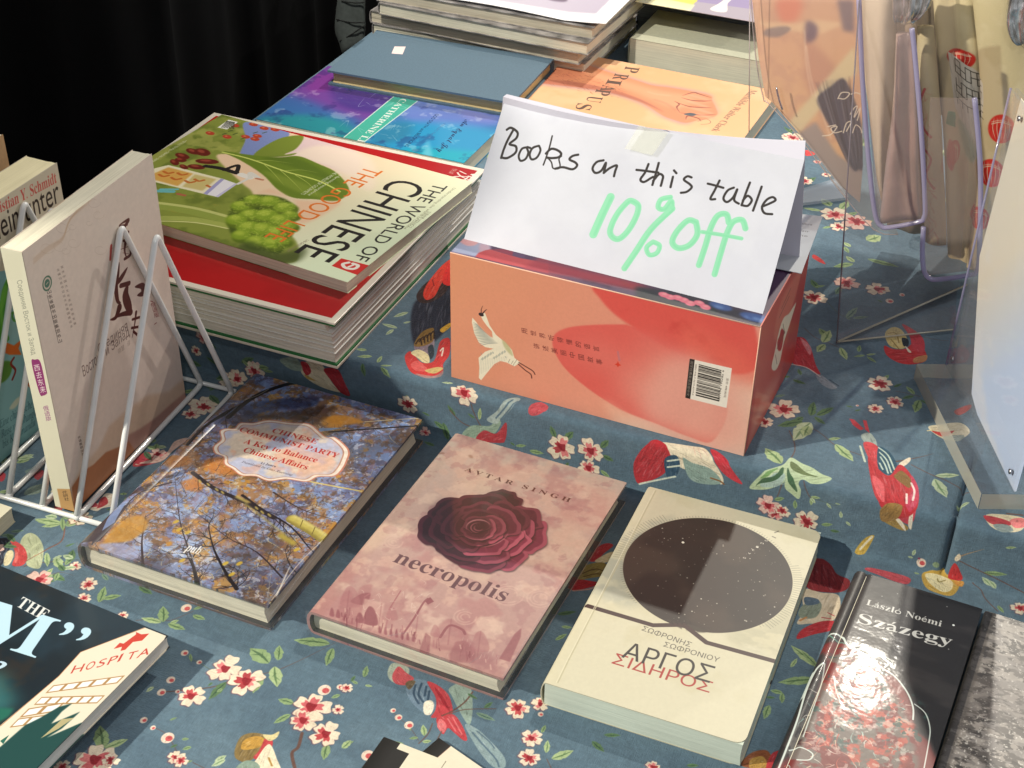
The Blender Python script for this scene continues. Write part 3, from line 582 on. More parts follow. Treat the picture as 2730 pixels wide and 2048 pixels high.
['L','#eee0c0',.85,.67,.1,2,[1549,1385,1584,1481,1578,1590]],
['L','#eee0c0',.85,.68,.1,2,[1521,1391,1549,1488,1556,1595]],
['L','#eee0c0',.85,.68,.1,2,[1494,1397,1514,1496,1534,1599]],
['L','#eee0c0',.85,.68,.1,2,[1467,1403,1478,1503,1512,1604]],
['L','#eee0c0',.85,.68,.1,2,[1439,1408,1443,1511,1490,1609]],
['L','#eee0c0',.9,.82,0,0,[1426,1476,1501,1433,1586,1442]],
['L','#eee0c0',.9,.54,0,0,[1423,1458,1498,1417,1577,1425]],
['P','#d8352c',.95,.3,1,[1587,1952,1578,2000,1553,2038,1517,2059,1477,2059,1441,2038,1416,2000,1407,1952,1416,1904,1441,1866,1477,1845,1517,1845,1553,1866,1578,1904]],
['L','#eee0c0',.85,.7,.1,2,[1526,1854,1556,1938,1552,2035]],
['L','#eee0c0',.85,.7,.1,2,[1503,1860,1527,1945,1533,2039]],
['L','#eee0c0',.85,.7,.1,2,[1480,1865,1497,1952,1515,2043]],
['L','#eee0c0',.85,.7,.1,2,[1457,1870,1468,1959,1496,2047]],
['L','#eee0c0',.85,.7,.1,2,[1434,1875,1438,1966,1478,2052]],
['L','#eee0c0',.9,.84,0,0,[1424,1935,1487,1897,1558,1904]],
['L','#eee0c0',.9,.56,0,0,[1421,1919,1484,1882,1550,1889]],
['P','#d8352c',.95,.3,1,[1186,575,1174,609,1140,637,1092,653,1039,653,991,637,957,609,946,575,957,540,991,512,1039,497,1092,497,1140,512,1174,540]],
['L','#eee0c0',.85,.64,.1,2,[1114,507,1141,561,1124,625]],
['L','#eee0c0',.85,.65,.1,2,[1084,512,1103,568,1100,630]],
['L','#eee0c0',.85,.65,.1,2,[1055,518,1066,575,1077,634]],
['L','#eee0c0',.85,.65,.1,2,[1025,523,1028,581,1053,638]],
['L','#eee0c0',.85,.65,.1,2,[996,528,990,588,1029,643]],
['L','#eee0c0',.9,.78,0,0,[976,569,1059,539,1147,538]],
['L','#eee0c0',.9,.52,0,0,[974,558,1057,529,1139,529]],
['P','#d8352c',.95,.3,1,[1211,1438,1206,1490,1192,1531,1172,1555,1150,1555,1129,1531,1116,1490,1111,1438,1116,1386,1129,1344,1150,1321,1172,1321,1192,1344,1206,1386]],
['L','#eee0c0',.85,.68,.1,2,[1169,1341,1193,1431,1199,1529]],
['L','#eee0c0',.85,.68,.1,2,[1156,1343,1177,1434,1189,1531]],
['L','#eee0c0',.85,.68,.1,2,[1144,1346,1161,1438,1178,1534]],
['L','#eee0c0',.85,.68,.1,2,[1131,1348,1144,1441,1168,1536]],
['L','#eee0c0',.85,.68,.1,2,[1118,1351,1128,1445,1158,1538]],
['L','#eee0c0',.9,.82,0,0,[1117,1411,1150,1380,1191,1396]],
['L','#eee0c0',.9,.55,0,0,[1114,1394,1147,1364,1186,1379]],
['L','#c43a34',.8,1.42,.3,2,[874,776,830,851]],
['L','#c43a34',.8,1.2,.3,2,[827,818,910,842]],
['L','#c43a34',.8,2.1,.3,2,[850,847,872,899]],
['L','#c43a34',.8,1.38,.3,2,[886,874,844,924]],
['L','#c43a34',.8,1.1,.3,2,[850,915,886,988]],
['L','#c43a34',.8,1.69,.3,2,[846,950,881,1028]],
['L','#c43a34',.8,1.18,.3,2,[892,975,896,1041]],
['L','#c43a34',.8,1.62,.3,2,[905,1007,914,1071]],
['L','#c43a34',.8,2.54,.3,2,[904,1042,884,1078]],
['L','#c43a34',.8,2.62,.3,2,[904,1076,904,1159]],
['L','#c43a34',.8,2.02,.3,2,[930,1105,967,1143]],
['L','#c43a34',.8,1.67,.3,2,[949,1136,912,1217]],
['L','#c43a34',.8,1.25,.3,2,[942,1172,972,1250]],
['L','#c43a34',.8,2.47,.3,2,[935,1208,927,1248]],
['L','#c43a34',.8,1.96,.3,2,[943,1242,930,1326]],
['L','#c43a34',.8,1.93,.3,2,[965,1272,945,1320]],
['L','#c43a34',.8,1.12,.3,2,[945,1311,958,1363]],
['L','#c43a34',.8,1.72,.3,2,[991,1337,1020,1371]],
['L','#c43a34',.8,1.76,.3,2,[947,1382,1015,1455]],
['L','#c43a34',.8,1.44,.3,2,[1000,1406,980,1441]],
['L','#c43a34',.8,2.38,.3,2,[975,1447,980,1501]],
['L','#c43a34',.8,1.49,.3,2,[988,1480,1013,1529]],
['L','#c43a34',.8,2.09,.3,2,[986,1516,985,1551]],
['L','#c43a34',.8,1.29,.3,2,[1012,1546,1024,1622]],
['L','#c43a34',.8,1.96,.3,2,[1034,1578,1080,1601]],
['L','#c43a34',.8,1.15,.3,2,[998,1621,1040,1677]],
['L','#c43a34',.8,2.37,.3,2,[1022,1652,1094,1667]],
['L','#c43a34',.8,2.53,.3,2,[1019,1689,1094,1705]],
['L','#c43a34',.8,2.75,.3,2,[1069,1715,1118,1770]],
['L','#c43a34',.8,1.42,.3,2,[1094,1746,1071,1787]],
['L','#c43a34',.8,2.15,.3,2,[1065,1789,1082,1825]],
['L','#c43a34',.8,1.34,.3,2,[1079,1822,1088,1859]],
['L','#c43a34',.8,1.88,.3,2,[1098,1855,1124,1909]],
['L','#c43a34',.8,1.81,.3,2,[1077,1896,1084,1938]],
['L','#c43a34',.8,1.9,.3,2,[1065,1936,1143,1994]],
['L','#c43a34',.8,2.19,.3,2,[1067,1973,1115,2020]],
['L','#c43a34',.8,1.3,.3,2,[1149,1992,1159,2052]],
['L','#c43a34',.8,2.36,.3,2,[1097,2041,1119,2100]],
['L','#c43a34',.8,2.43,.3,2,[1140,2069,1108,2146]],
['L','#c43a34',.8,2.71,.3,2,[1155,2103,1205,2184]],
['L','#c43a34',.8,1.54,.3,2,[1128,2147,1178,2228]],
['L','#c43a34',.8,1.79,.3,2,[1187,2171,1209,2230]],
['L','#c43a34',.8,2.24,.3,2,[1196,2206,1208,2254]],
['L','#c43a34',.8,2.63,.3,2,[1144,2257,1186,2340]],
['L','#c43a34',.8,2.64,.3,2,[1162,2291,1183,2357]],
['L','#c43a34',.8,2.63,.3,2,[1199,2320,1252,2386]],
['L','#c43a34',.9,2.13,0,0,[848,794,831,924,878,1116,974,1212]],
['L','#c43a34',.9,1.92,0,0,[928,1324,1009,1410,996,1562,1084,1678]],
['P','#d8352c',.8,.5,1,[1105,1317,1173,1435,1179,1612,1107,1508]],
['P','#c8443c',.4,2,1,[634,1931,751,1797,940,1940,905,2057]],
['P','#ded8ca',1,.1,0,[948,548,1014,573,1179,636,1285,727,1323,887,1361,1250,1347,1517,1261,1270,1096,1016,1071,949]],
['l','#4a463e',.9,.65,0,0,[1014,591,1061,612]],
['l','#4a463e',.9,.65,0,0,[1014,591,1027,643]],
['l','#4a463e',.9,.65,0,0,[1064,615,1078,667]],
['l','#4a463e',.9,.65,0,0,[1115,638,1162,660]],
['l','#4a463e',.9,.65,0,0,[1115,638,1128,691]],
['l','#4a463e',.9,.65,0,0,[1165,662,1212,684]],
['l','#4a463e',.9,.65,0,0,[1165,662,1179,715]],
['l','#4a463e',.9,.65,0,0,[1215,686,1263,708]],
['l','#4a463e',.9,.65,0,0,[1215,686,1229,739]],
['l','#4a463e',.9,.65,0,0,[1028,646,1075,668]],
['l','#4a463e',.9,.65,0,0,[1028,646,1041,699]],
['l','#4a463e',.9,.65,0,0,[1078,670,1126,692]],
['l','#4a463e',.9,.65,0,0,[1078,670,1092,723]],
['l','#4a463e',.9,.65,0,0,[1129,694,1143,747]],
['l','#4a463e',.9,.65,0,0,[1179,718,1227,739]],
['l','#4a463e',.9,.65,0,0,[1179,718,1193,770]],
['l','#4a463e',.9,.65,0,0,[1230,741,1277,763]],
['l','#4a463e',.9,.65,0,0,[1230,741,1244,794]],
['l','#4a463e',.9,.66,0,0,[1042,701,1089,723]],
['l','#4a463e',.9,.66,0,0,[1092,725,1140,747]],
['l','#4a463e',.9,.66,0,0,[1143,749,1191,771]],
['l','#4a463e',.9,.65,0,0,[1244,797,1292,819]],
['l','#4a463e',.9,.66,0,0,[1056,757,1070,810]],
['l','#4a463e',.9,.66,0,0,[1107,781,1154,803]],
['l','#4a463e',.9,.66,0,0,[1107,781,1121,834]],
['l','#4a463e',.9,.66,0,0,[1157,805,1205,827]],
['l','#4a463e',.9,.66,0,0,[1157,805,1171,858]],
['l','#4a463e',.9,.66,0,0,[1208,829,1256,851]],
['l','#4a463e',.9,.66,0,0,[1208,829,1222,882]],
['l','#4a463e',.9,.66,0,0,[1259,853,1273,906]],
['l','#4a463e',.9,.66,0,0,[1070,813,1118,835]],
['l','#4a463e',.9,.66,0,0,[1070,813,1084,867]],
['l','#4a463e',.9,.66,0,0,[1121,837,1135,891]],
['l','#4a463e',.9,.66,0,0,[1172,861,1220,883]],
['l','#4a463e',.9,.66,0,0,[1172,861,1186,915]],
['l','#4a463e',.9,.66,0,0,[1223,885,1271,907]],
['l','#4a463e',.9,.66,0,0,[1223,885,1237,939]],
['l','#4a463e',.9,.66,0,0,[1274,909,1321,931]],
['l','#4a463e',.9,.66,0,0,[1274,909,1288,963]],
['l','#4a463e',.9,.66,0,0,[1084,869,1132,891]],
['l','#4a463e',.9,.66,0,0,[1135,893,1183,915]],
['l','#4a463e',.9,.66,0,0,[1237,941,1285,963]],
['l','#4a463e',.9,.66,0,0,[1288,965,1336,987]],
['l','#4a463e',.9,.66,0,0,[1099,926,1147,947]],
['l','#4a463e',.9,.66,0,0,[1099,926,1113,980]],
['l','#4a463e',.9,.66,0,0,[1150,950,1198,972]],
['l','#4a463e',.9,.66,0,0,[1150,950,1164,1004]],
['l','#4a463e',.9,.66,0,0,[1201,974,1249,996]],
['l','#4a463e',.9,.66,0,0,[1201,974,1215,1028]],
['l','#4a463e',.9,.66,0,0,[1252,998,1266,1052]],
['l','#4a463e',.9,.66,0,0,[1303,1022,1351,1044]],
['l','#4a463e',.9,.66,0,0,[1303,1022,1317,1076]],
['P','#2f8a56',.95,.4,0,[1047,1068,1106,1071,1130,1203,1048,1183]],
['P','#5f8a6a',.55,1.5,1,[1142,1121,1230,1175,1327,1344,1342,1488,1239,1362]]]),
'feather_print':(130,230,3.2,'#dab596',[
['G',0,0,60,150,'#c9a090','#dcb48c',.8],
['C','#c49a88',16,3,.45,.65,.5,1],
['P','#d8806c',.8,3,1,[382,187,593,153,576,333,445,369]],
['P','#e2c8a8',.7,1.5,0,[230,405,580,360,734,306,997,289,803,418,346,455]],
['P','#77707c',.7,1,1,[319,460,464,407,534,423,435,510,312,517]],
['P','#5a4a6a',.8,2,1,[657,333,754,358,756,468,682,523]],
['P','#6a5f74',.8,2,0,[892,104,1032,81,1073,358,981,360]],
['P','#b98a7c',.7,3,1,[682,523,823,568,984,750,848,948,733,912]],
['P','#d6cfae',.85,1.5,0,[614,1288,974,681,1091,479,1152,705,959,956,735,1354]],
['P','#9a9498',.95,1.5,0,[710,1374,858,1225,1090,1492,1313,1596,1446,2191,1176,2094]],
['P','#2c3048',.95,1,1,[842,1007,947,871,1042,782,1144,920,1243,1133,1289,1301,1313,1505,1275,1620,1177,1519,1069,1346,933,1165]],
['L','#3a4060',.5,1.26,.4,2,[808,854,883,999,1034,1293,1215,1587]],
['L','#141828',.5,.88,.4,2,[820,850,895,1001,1044,1298,1218,1586]],
['L','#3a4060',.5,1.18,.4,2,[832,845,906,1004,1053,1303,1221,1586]],
['L','#8c8a98',.5,.95,.4,2,[844,841,918,1006,1063,1308,1224,1585]],
['L','#8c8a98',.5,1.17,.4,2,[856,837,930,1008,1073,1313,1227,1584]],
['L','#1c2034',.5,1.65,.4,2,[868,832,942,1010,1083,1318,1230,1584]],
['L','#8c8a98',.5,1.29,.4,2,[880,828,954,1012,1092,1323,1234,1583]],
['L','#1c2034',.5,1.64,.4,2,[892,823,966,1015,1102,1328,1237,1582]],
['L','#1c2034',.5,1.46,.4,2,[904,819,978,1017,1112,1332,1240,1582]],
['L','#3a4060',.5,.95,.4,2,[916,814,990,1019,1121,1337,1243,1581]],
['L','#141828',.5,.92,.4,2,[928,810,1002,1021,1131,1342,1246,1580]],
['L','#5a5e78',.5,1.62,.4,2,[940,806,1013,1023,1141,1347,1249,1580]],
['L','#3a4060',.5,1.4,.4,2,[952,801,1025,1026,1151,1352,1252,1579]],
['L','#5a5e78',.5,.91,.4,2,[963,797,1037,1028,1160,1357,1255,1578]],
['L','#3a4060',.5,1.19,.4,2,[975,792,1049,1030,1170,1362,1258,1578]],
['L','#5a5e78',.5,1.04,.4,2,[987,788,1061,1032,1180,1367,1261,1577]],
['L','#8c8a98',.5,1.44,.4,2,[999,784,1073,1034,1190,1372,1265,1576]],
['L','#141828',.5,.76,.4,2,[1011,779,1085,1036,1199,1377,1268,1576]],
['L','#5a5e78',.5,1.43,.4,2,[1023,775,1096,1039,1209,1381,1271,1575]],
['L','#141828',.5,1.56,.4,2,[1035,770,1108,1041,1219,1386,1274,1574]],
['L','#5a5e78',.5,.7,.4,2,[1046,766,1120,1043,1228,1391,1277,1574]],
['L','#5a5e78',.5,1.34,.4,2,[1058,762,1132,1045,1238,1396,1280,1573]],
['L','#8c8a98',.5,.77,.4,2,[1070,757,1144,1047,1248,1401,1283,1572]],
['L','#141828',.5,1.51,.4,2,[1082,753,1156,1049,1258,1406,1286,1572]],
['L','#1c2034',.5,1.56,.4,2,[1093,749,1167,1052,1267,1411,1289,1571]],
['L','#8c8a98',.5,.8,.4,2,[1105,744,1179,1054,1277,1416,1292,1570]],
['L','#e8e2d6',.9,.97,0,0,[1022,972,1047,910,1114,904,1082,961,1028,966]],
['L','#e8e2d6',.9,.96,0,0,[1129,909,1166,888,1207,894]],
['L','#e8e2d6',.9,.97,0,0,[1149,1093,1174,1030,1198,1011,1186,1115,1226,1020,1217,1138]],
['L','#e8e2d6',.9,1,0,0,[937,1343,1009,1313,1052,1230,1001,1255,1034,1293,1099,1265]],
['L','#e8e2d6',.9,.99,0,0,[1114,1277,1128,1185,1166,1163,1139,1257]],
['L','#e8e2d6',.9,.98,0,0,[1194,1261,1210,1184,1254,1204,1274,1245]],
['L','#e8e2d6',.9,.99,0,0,[972,1246,1037,1218]],
['L','#efe0d0',.5,1.09,.6,0,[686,550,762,820,881,1087,1015,1357]],
['L','#efe0d0',.5,1.08,.6,0,[655,416,708,716,798,986]]]),
'birch_print':(156.5,234,4.2,'#7d8fb8',[
['G',0,0,0,234,'#6f86b6','#8a96bb',.8],
['C','#a3b8de',40,3,.5,.7,.8,1],
['C','#6d6688',24,5,.5,.64,.55,1],
['C','#4e4656',9,8,.55,.64,.6,1],
['C','#a8743f',26,11,.54,.63,.75,1],
['C','#c48e3c',12,13,.58,.66,.75,1],
['C','#6b5240',5,17,.55,.62,.7,1],
['C','#8a6a74',4,23,.57,.65,.5,1],
['C','#8fa6d4',3,27,.6,.66,.6,1],
['C','#3a3438',60,29,.56,.72,.5,1],
['C','#d9dcea',5,31,.64,.72,.45,1],
['P','#c9823c',.85,1.2,1,[-42,1273,119,1178,216,1239,99,1355]],
['P','#c07a3e',.85,1.2,1,[291,1204,388,1076,619,1178,459,1272]],
['P','#c48a3a',.85,1.2,1,[817,305,972,256,1032,364,900,403]],
['P','#b8743c',.85,1.2,1,[279,1457,364,1378,467,1492,352,1524]],
['R',4,150,20,0,136,0,0,234,6,26,.25,.7,.75,.4,-2.8,1.2,['#3a3036','#4a3d40','#5c4a40','#2e2a30','#c9b88a']],
['R',9,420,5,0,151,0,0,234,5,16,.14,.32,.6,.5,-2.6,1,['#2e282e','#3e3238','#54463e','#1f1c22']],
['R',11,260,5,110,151,0,0,120,3,9,.15,.4,.7,.5,-2.6,1,['#d8b050','#c8a868','#e0cf98']],
['R',5,1100,0,60,156,0,0,174,.8,3.2,.3,.9,.8,0,0,6.3,['#332a2e','#8a5a2c','#c48a3c','#d8c890','#5a4038','#9fb0d4','#2b2730','#b06a30']],
['L','#1e191c',1,4.34,0,0,[149,622,173,356,262,137,444,-43,828,-40]],
['L','#1e191c',1,3.03,0,0,[57,1055,44,848,71,678,119,474]],
['L','#b9b49c',.9,.5,0,0,[69,456,192,285,237,149]],
['L','#1e191c',1,.69,0,0,[59,842,133,1001,95,1113]],
['L','#221d20',1,.56,0,0,[140,646,238,779,338,906]],
['L','#2b2426',1,1.63,0,0,[196,-25,444,-43]],
['P','#14224a',.55,2,1,[153,478,367,256,646,85,672,239,395,407,296,554]],
['P','#281a18',.6,2,1,[345,531,604,442,831,407,851,115,632,278,468,424]],
['tw',1,16,2.37,'#2b2428',[774,1405,994,1484,1281,1563,1535,1717,1751,1815]],
['tw',2,14,1.61,'#3b3036',[211,1498,69,1693,72,1978,95,2310]],
['tw',3,18,1.64,'#332b2e',[1036,2364,750,2076,520,1842,196,1431]],
['tw',4,10,2.16,'#3a3034',[564,2358,398,2137,259,1892]],
['tw',5,16,1.43,'#332a30',[1505,2055,1204,1902,939,1856,551,1705]],
['tw',6,12,3.05,'#231e22',[1281,2283,1117,2169,914,2001,741,1810]],
['tw',7,12,2.58,'#231e22',[1034,2396,878,2214,714,2093]],
['tw',8,12,1.59,'#4a3a34',[967,1280,1258,1363,1567,1363]],
['tw',9,10,1.42,'#2a2628',[1695,2032,1499,1930,1371,1793]],
['tw',10,14,1.38,'#4a3d44',[495,1084,320,969,38,897]],
['tw',11,12,1.15,'#2b2428',[1079,398,1168,328,1280,264]],
['tw',12,12,1.23,'#41363c',[95,2310,55,2124,34,1925]],
['L','#2f282c',1,3.53,0,0,[289,1332,537,1423,809,1462,1120,1532]],
['tw',13,16,2.17,'#2f282c',[289,1332,537,1423,809,1462,1120,1532,1480,1742]],
['P','#b8a45c',.8,.2,1,[415,1408,411,1410,404,1409,395,1406,386,1401,378,1394,374,1388,374,1384,378,1381,385,1382,394,1385,404,1391,411,1397,415,1403]],
['P','#b8a45c',.8,.2,1,[496,1415,492,1418,484,1417,475,1414,466,1408,458,1402,454,1396,454,1391,458,1389,465,1390,475,1393,484,1398,491,1405,496,1411]],
['P','#b8a45c',.8,.2,1,[587,1440,583,1442,575,1442,566,1438,557,1433,549,1427,545,1421,545,1416,549,1414,556,1414,566,1418,575,1423,582,1429,587,1435]],
['P','#b8a45c',.8,.2,1,[643,1451,639,1453,632,1452,623,1449,613,1444,606,1437,602,1431,602,1427,606,1424,613,1425,622,1428,631,1434,639,1440,643,1446]],
['P','#b8a45c',.8,.2,1,[968,1500,964,1502,957,1501,948,1498,939,1493,931,1486,927,1480,927,1476,931,1474,938,1474,947,1478,957,1483,964,1489,968,1495]],
['P','#b8a45c',.8,.2,1,[1032,1524,1028,1526,1020,1526,1011,1522,1002,1517,994,1511,990,1505,990,1500,994,1498,1001,1498,1011,1502,1020,1507,1027,1513,1032,1519]],
['P','#b8a45c',.8,.2,1,[1096,1530,1092,1532,1084,1532,1075,1528,1066,1523,1058,1517,1054,1511,1054,1506,1058,1504,1065,1504,1075,1508,1084,1513,1091,1519,1095,1525]],
['L','#c4ae62',.95,2.37,1,0,[745,1437,856,1458]],
['L','#a89a5c',.8,1.56,.6,0,[846,1481,1134,1596,1292,1661]],
['L','#d4c078',1,1.34,0,0,[1129,1058,1265,1040,1555,996]],
['L','#e0d0a8',1,.78,0,0,[1163,220,1351,102,1557,-16]],
['L','#231d20',1,1.72,0,0,[972,455,1244,287,1577,85]],
['P','#c88a34',.9,1,1,[897,349,889,252,1047,204,1141,236,1005,336]],
['P','#6d8fbf',.8,0,0,[875,445,1054,356,958,444,897,484]],
['P','#41363c',1,0,0,[-26,2141,-9,1981,72,1828,127,2257,-2,2352]],
['P','#7f92bd',.9,0,0,[76,2169,1,1957,41,1823,95,2048]],
['P','#c08a34',.8,1,1,[157,2261,136,2067,216,1916,348,1989,326,2165,217,2252]],
['P','#9aa0c4',.7,1,1,[147,2302,296,2215,444,2238,473,2315,335,2342]],
['L','#8f8040',1,8.64,0,0,[1248,1489,1414,1530,1604,1595]],
['L','#bfb05c',1,6.14,1,0,[1246,1475,1404,1512,1587,1570]],
['L','#dccf86',.8,2.24,1,0,[1246,1452,1397,1489,1567,1542]],
['L','#7a6c38',1,.7,0,0,[1325,1465,1344,1532]],
['L','#7a6c38',1,.69,0,0,[1445,1495,1463,1571]],
['L','#a89648',1,4.64,1,0,[1270,1678,1394,1713]],
['P','#c8a840',.9,.3,1,[515,1868,510,1878,503,1885,495,1887,488,1885,484,1878,483,1868,485,1857,490,1847,498,1840,505,1837,512,1840,516,1847,518,1857]],
['P','#c8a840',.9,.3,1,[584,1930,579,1940,571,1947,564,1950,557,1947,553,1940,552,1930,554,1919,559,1909,567,1902,574,1900,581,1902,585,1909,586,1919]],
['P','#c8a840',.9,.3,1,[792,2199,787,2209,779,2216,772,2218,765,2216,761,2209,759,2199,762,2188,767,2178,774,2171,782,2168,789,2171,793,2178,794,2188]],
['P','#c8a840',.9,.3,1,[659,1933,653,1943,646,1950,638,1953,632,1950,627,1943,626,1933,629,1922,634,1912,641,1905,649,1903,656,1905,660,1912,661,1922]],
['P','#c8a840',.9,.3,1,[1173,2060,1168,2070,1161,2077,1153,2079,1146,2077,1142,2070,1141,2060,1143,2049,1149,2039,1156,2032,1164,2029,1170,2032,1175,2039,1176,2049]],
['P','#c8a840',.9,.3,1,[1085,2100,1080,2110,1072,2117,1065,2120,1058,2117,1054,2110,1052,2100,1055,2089,1060,2079,1067,2072,1075,2070,1082,2072,1086,2079,1087,2089]],
['P','#c8a840',.9,.3,1,[1185,2177,1179,2187,1172,2194,1164,2197,1158,2194,1153,2187,1152,2177,1155,2166,1160,2156,1167,2149,1175,2147,1182,2149,1186,2156,1187,2166]],
['P','#c8a840',.9,.3,1,[1462,1767,1457,1777,1450,1784,1442,1786,1435,1784,1431,1777,1430,1767,1432,1756,1438,1746,1445,1739,1453,1736,1459,1739,1464,1746,1465,1756]],
['P','#c9836c',.95,0,1,[906,482,779,426,634,471,459,513,364,601,270,644,268,727,209,755,185,804,254,895,249,992,306,1060,390,1073,448,1148,530,1172,639,1212,741,1175,864,1183,978,1106,1132,1069,1177,984,1286,924,1304,846,1286,732,1229,593,1057,493,993,522]],
['P','#efe6da',.95,0,1,[901,491,777,437,636,481,466,522,373,607,281,649,279,730,221,757,198,805,265,893,260,989,316,1054,397,1067,455,1141,534,1163,640,1203,740,1167,860,1174,971,1099,1122,1064,1166,981,1271,922,1289,846,1272,735,1216,599,1048,502,986,530]],
['P','#a8705e',.8,0,1,[891,509,773,458,639,500,478,538,391,619,304,659,301,736,247,761,224,806,288,891,283,981,336,1043,413,1056,467,1126,543,1147,643,1185,738,1150,852,1158,958,1086,1101,1053,1142,974,1243,918,1259,846,1243,741,1190,612,1030,519,971,547]],
['P','#b9c1dc',.92,0,1,[887,517,772,467,641,507,483,545,398,624,313,663,310,738,257,763,235,807,297,890,292,978,344,1039,419,1051,472,1120,546,1141,645,1177,738,1144,849,1151,952,1081,1092,1048,1133,971,1232,917,1248,846,1231,743,1179,617,1023,526,965,553]],
['c','#e8d2b4',18,41,.45,.6,.75,1,[881,526,770,477,643,517,490,554,406,630,324,669,321,741,269,765,248,808,309,888,304,974,354,1034,427,1045,479,1112,551,1133,646,1168,737,1136,845,1143,946,1075,1082,1043,1122,967,1217,915,1233,846,1217,745,1166,623,1014,535,958,561],3],
['c','#e8a88c',14,43,.5,.62,.5,1,[881,526,770,477,643,517,490,554,406,630,324,669,321,741,269,765,248,808,309,888,304,974,354,1034,427,1045,479,1112,551,1133,646,1168,737,1136,845,1143,946,1075,1082,1043,1122,967,1217,915,1233,846,1217,745,1166,623,1014,535,958,561],3],
['T','𝐂𝐇𝐈𝐍𝐄𝐒𝐄','#b8332c',56.1,64.6,95.4,63.1,-.24,-6,1,-.006,0,.727],
['T','𝐂𝐎𝐌𝐌𝐔𝐍𝐈𝐒𝐓 𝐏𝐀𝐑𝐓𝐘','#b8332c',32.1,74.1,119.1,72,-.14,-6,1,-.006,0,.727],
['T','𝐀 𝐊𝐞𝐲 𝐭𝐨 𝐁𝐚𝐥𝐚𝐧𝐜𝐞','#b8332c',43.6,85.9,107.2,83.6,-.23,-6.4,1,-.008,0,.727],
['T','𝐂𝐡𝐢𝐧𝐞𝐬𝐞 𝐀𝐟𝐟𝐚𝐢𝐫𝐬','#b8332c',49,95.4,104.9,94.3,-.13,-6.4,1,-.008,0,.727],
['T','𝐋𝐢 𝐉𝐮𝐧𝐫𝐮','#4a3f48',69.5,102.5,82.3,101.7,-.16,-2.59,1,-.01,0,.727],
['T','𝑇𝑟𝑎𝑛𝑠𝑙𝑎𝑡𝑒𝑑 𝑏𝑦 𝐺𝑢𝑜 𝑋𝑢𝑒𝑚𝑖𝑛𝑔','#4a3f48',55.5,107.4,99,105.5,-.11,-2.6,1,0,0,.727],
['T','𝐩𝐮𝐛','#e8e6e0',73.2,209.8,84.3,209.5,-.23,-9,1,0,0,.727],
['T','Publishing Company','#d8d4cc',55,215.5,97.4,214.3,-.05,-1.9,1,0,0,.727],
['L','#f4ead8',.6,.61,0,0,[1557,2280,1537,1916,1565,1597]],
['L','#f4ead8',.9,.92,.2,2,[1578,2295,1540,2124,1491,1916]],
['N',3,.18,91,1]]),
'rose_print':(145.8,222.7,4.2,'#c9a296',[
['G',0,0,20,222,'#d0bdae','#ba908a',1],
['C','#dcc0aa',45,2,.45,.65,.7,1],
['C','#b5807e',26,4,.52,.68,.55,1],
['C','#dbb6a4',14,6,.52,.64,.5,1],
['C','#a8787a',9,8,.58,.68,.35,1],
['C','#e4c9b6',20,10,.58,.7,.5,1],
['L','#dcb9aa',.5,.93,.3,0,[1132,1491,1137,1529,1120,1565,1087,1586,1048,1587,1015,1566,1000,1532,1006,1493,1033,1464]],
['L','#dcb9aa',.5,.93,.3,0,[1107,1545,1088,1562,1062,1566,1038,1556,1024,1535,1025,1509,1039,1487,1064,1476,1089,1480]],
['L','#dcb9aa',.5,.93,.3,0,[1069,1544,1056,1541,1048,1531,1046,1519,1052,1507,1063,1500,1076,1500,1087,1507,1092,1518]],
['L','#dcb9aa',.5,.93,.3,0,[1257,1453,1264,1512,1238,1567,1186,1600,1126,1601,1075,1569,1051,1515,1062,1455,1104,1410]],
['L','#dcb9aa',.5,.93,.3,0,[1229,1542,1192,1574,1145,1582,1102,1563,1077,1524,1078,1477,1105,1436,1150,1417,1197,1424]],
['L','#dcb9aa',.5,.93,.3,0,[1158,1560,1125,1551,1102,1526,1098,1492,1113,1460,1143,1441,1178,1441,1206,1460,1220,1491]],
['L','#dcb9aa',.5,.91,.3,0,[1055,1792,1061,1833,1043,1870,1007,1893,964,1895,928,1873,911,1836,918,1795,947,1764]],
['L','#dcb9aa',.5,.9,.3,0,[1031,1851,1008,1870,979,1875,951,1864,935,1840,936,1812,952,1787,980,1775,1010,1778]],
['L','#dcb9aa',.5,.9,.3,0,[986,1854,970,1850,959,1838,956,1822,964,1806,978,1797,996,1797,1010,1806,1016,1820]],
['L','#dcb9aa',.5,.99,.3,0,[246,1330,253,1366,239,1399,209,1419,171,1419,139,1400,122,1367,126,1331,150,1304]],
['L','#dcb9aa',.5,.99,.3,0,[223,1379,206,1394,183,1397,162,1388,148,1370,147,1347,159,1328,180,1319,203,1322]],
['L','#dcb9aa',.5,.99,.3,0,[188,1374,179,1372,173,1365,171,1356,174,1348,182,1343,191,1343,199,1348,204,1356]],
['L','#dcb9aa',.5,.98,.3,0,[1405,912,1410,957,1390,999,1351,1024,1307,1024,1270,999,1253,957,1261,911,1292,877]],
['L','#dcb9aa',.5,.98,.3,0,[1378,976,1353,998,1322,1003,1294,989,1278,962,1279,930,1297,903,1327,890,1358,895]],
['L','#dcb9aa',.5,.98,.3,0,[1331,979,1314,974,1303,960,1301,942,1309,925,1324,915,1342,915,1357,925,1363,942]],
['L','#dcb9aa',.5,1.1,.3,0,[45,414,49,434,42,453,26,464,6,463,-12,452,-21,433,-19,413,-7,397]],
['L','#dcb9aa',.5,1.1,.3,0,[21,434,18,437,13,438,8,436,5,431,5,426,8,422,12,420,17,421]],
['L','#dcb9aa',.5,1.1,.3,0,[12,411,22,414,29,421,31,432,28,441,20,446,9,446,1,440,-4,431]],
['L','#dcb9aa',.5,.93,.3,0,[1456,1399,1462,1450,1439,1497,1395,1525,1343,1526,1301,1499,1281,1452,1291,1401,1327,1362]],
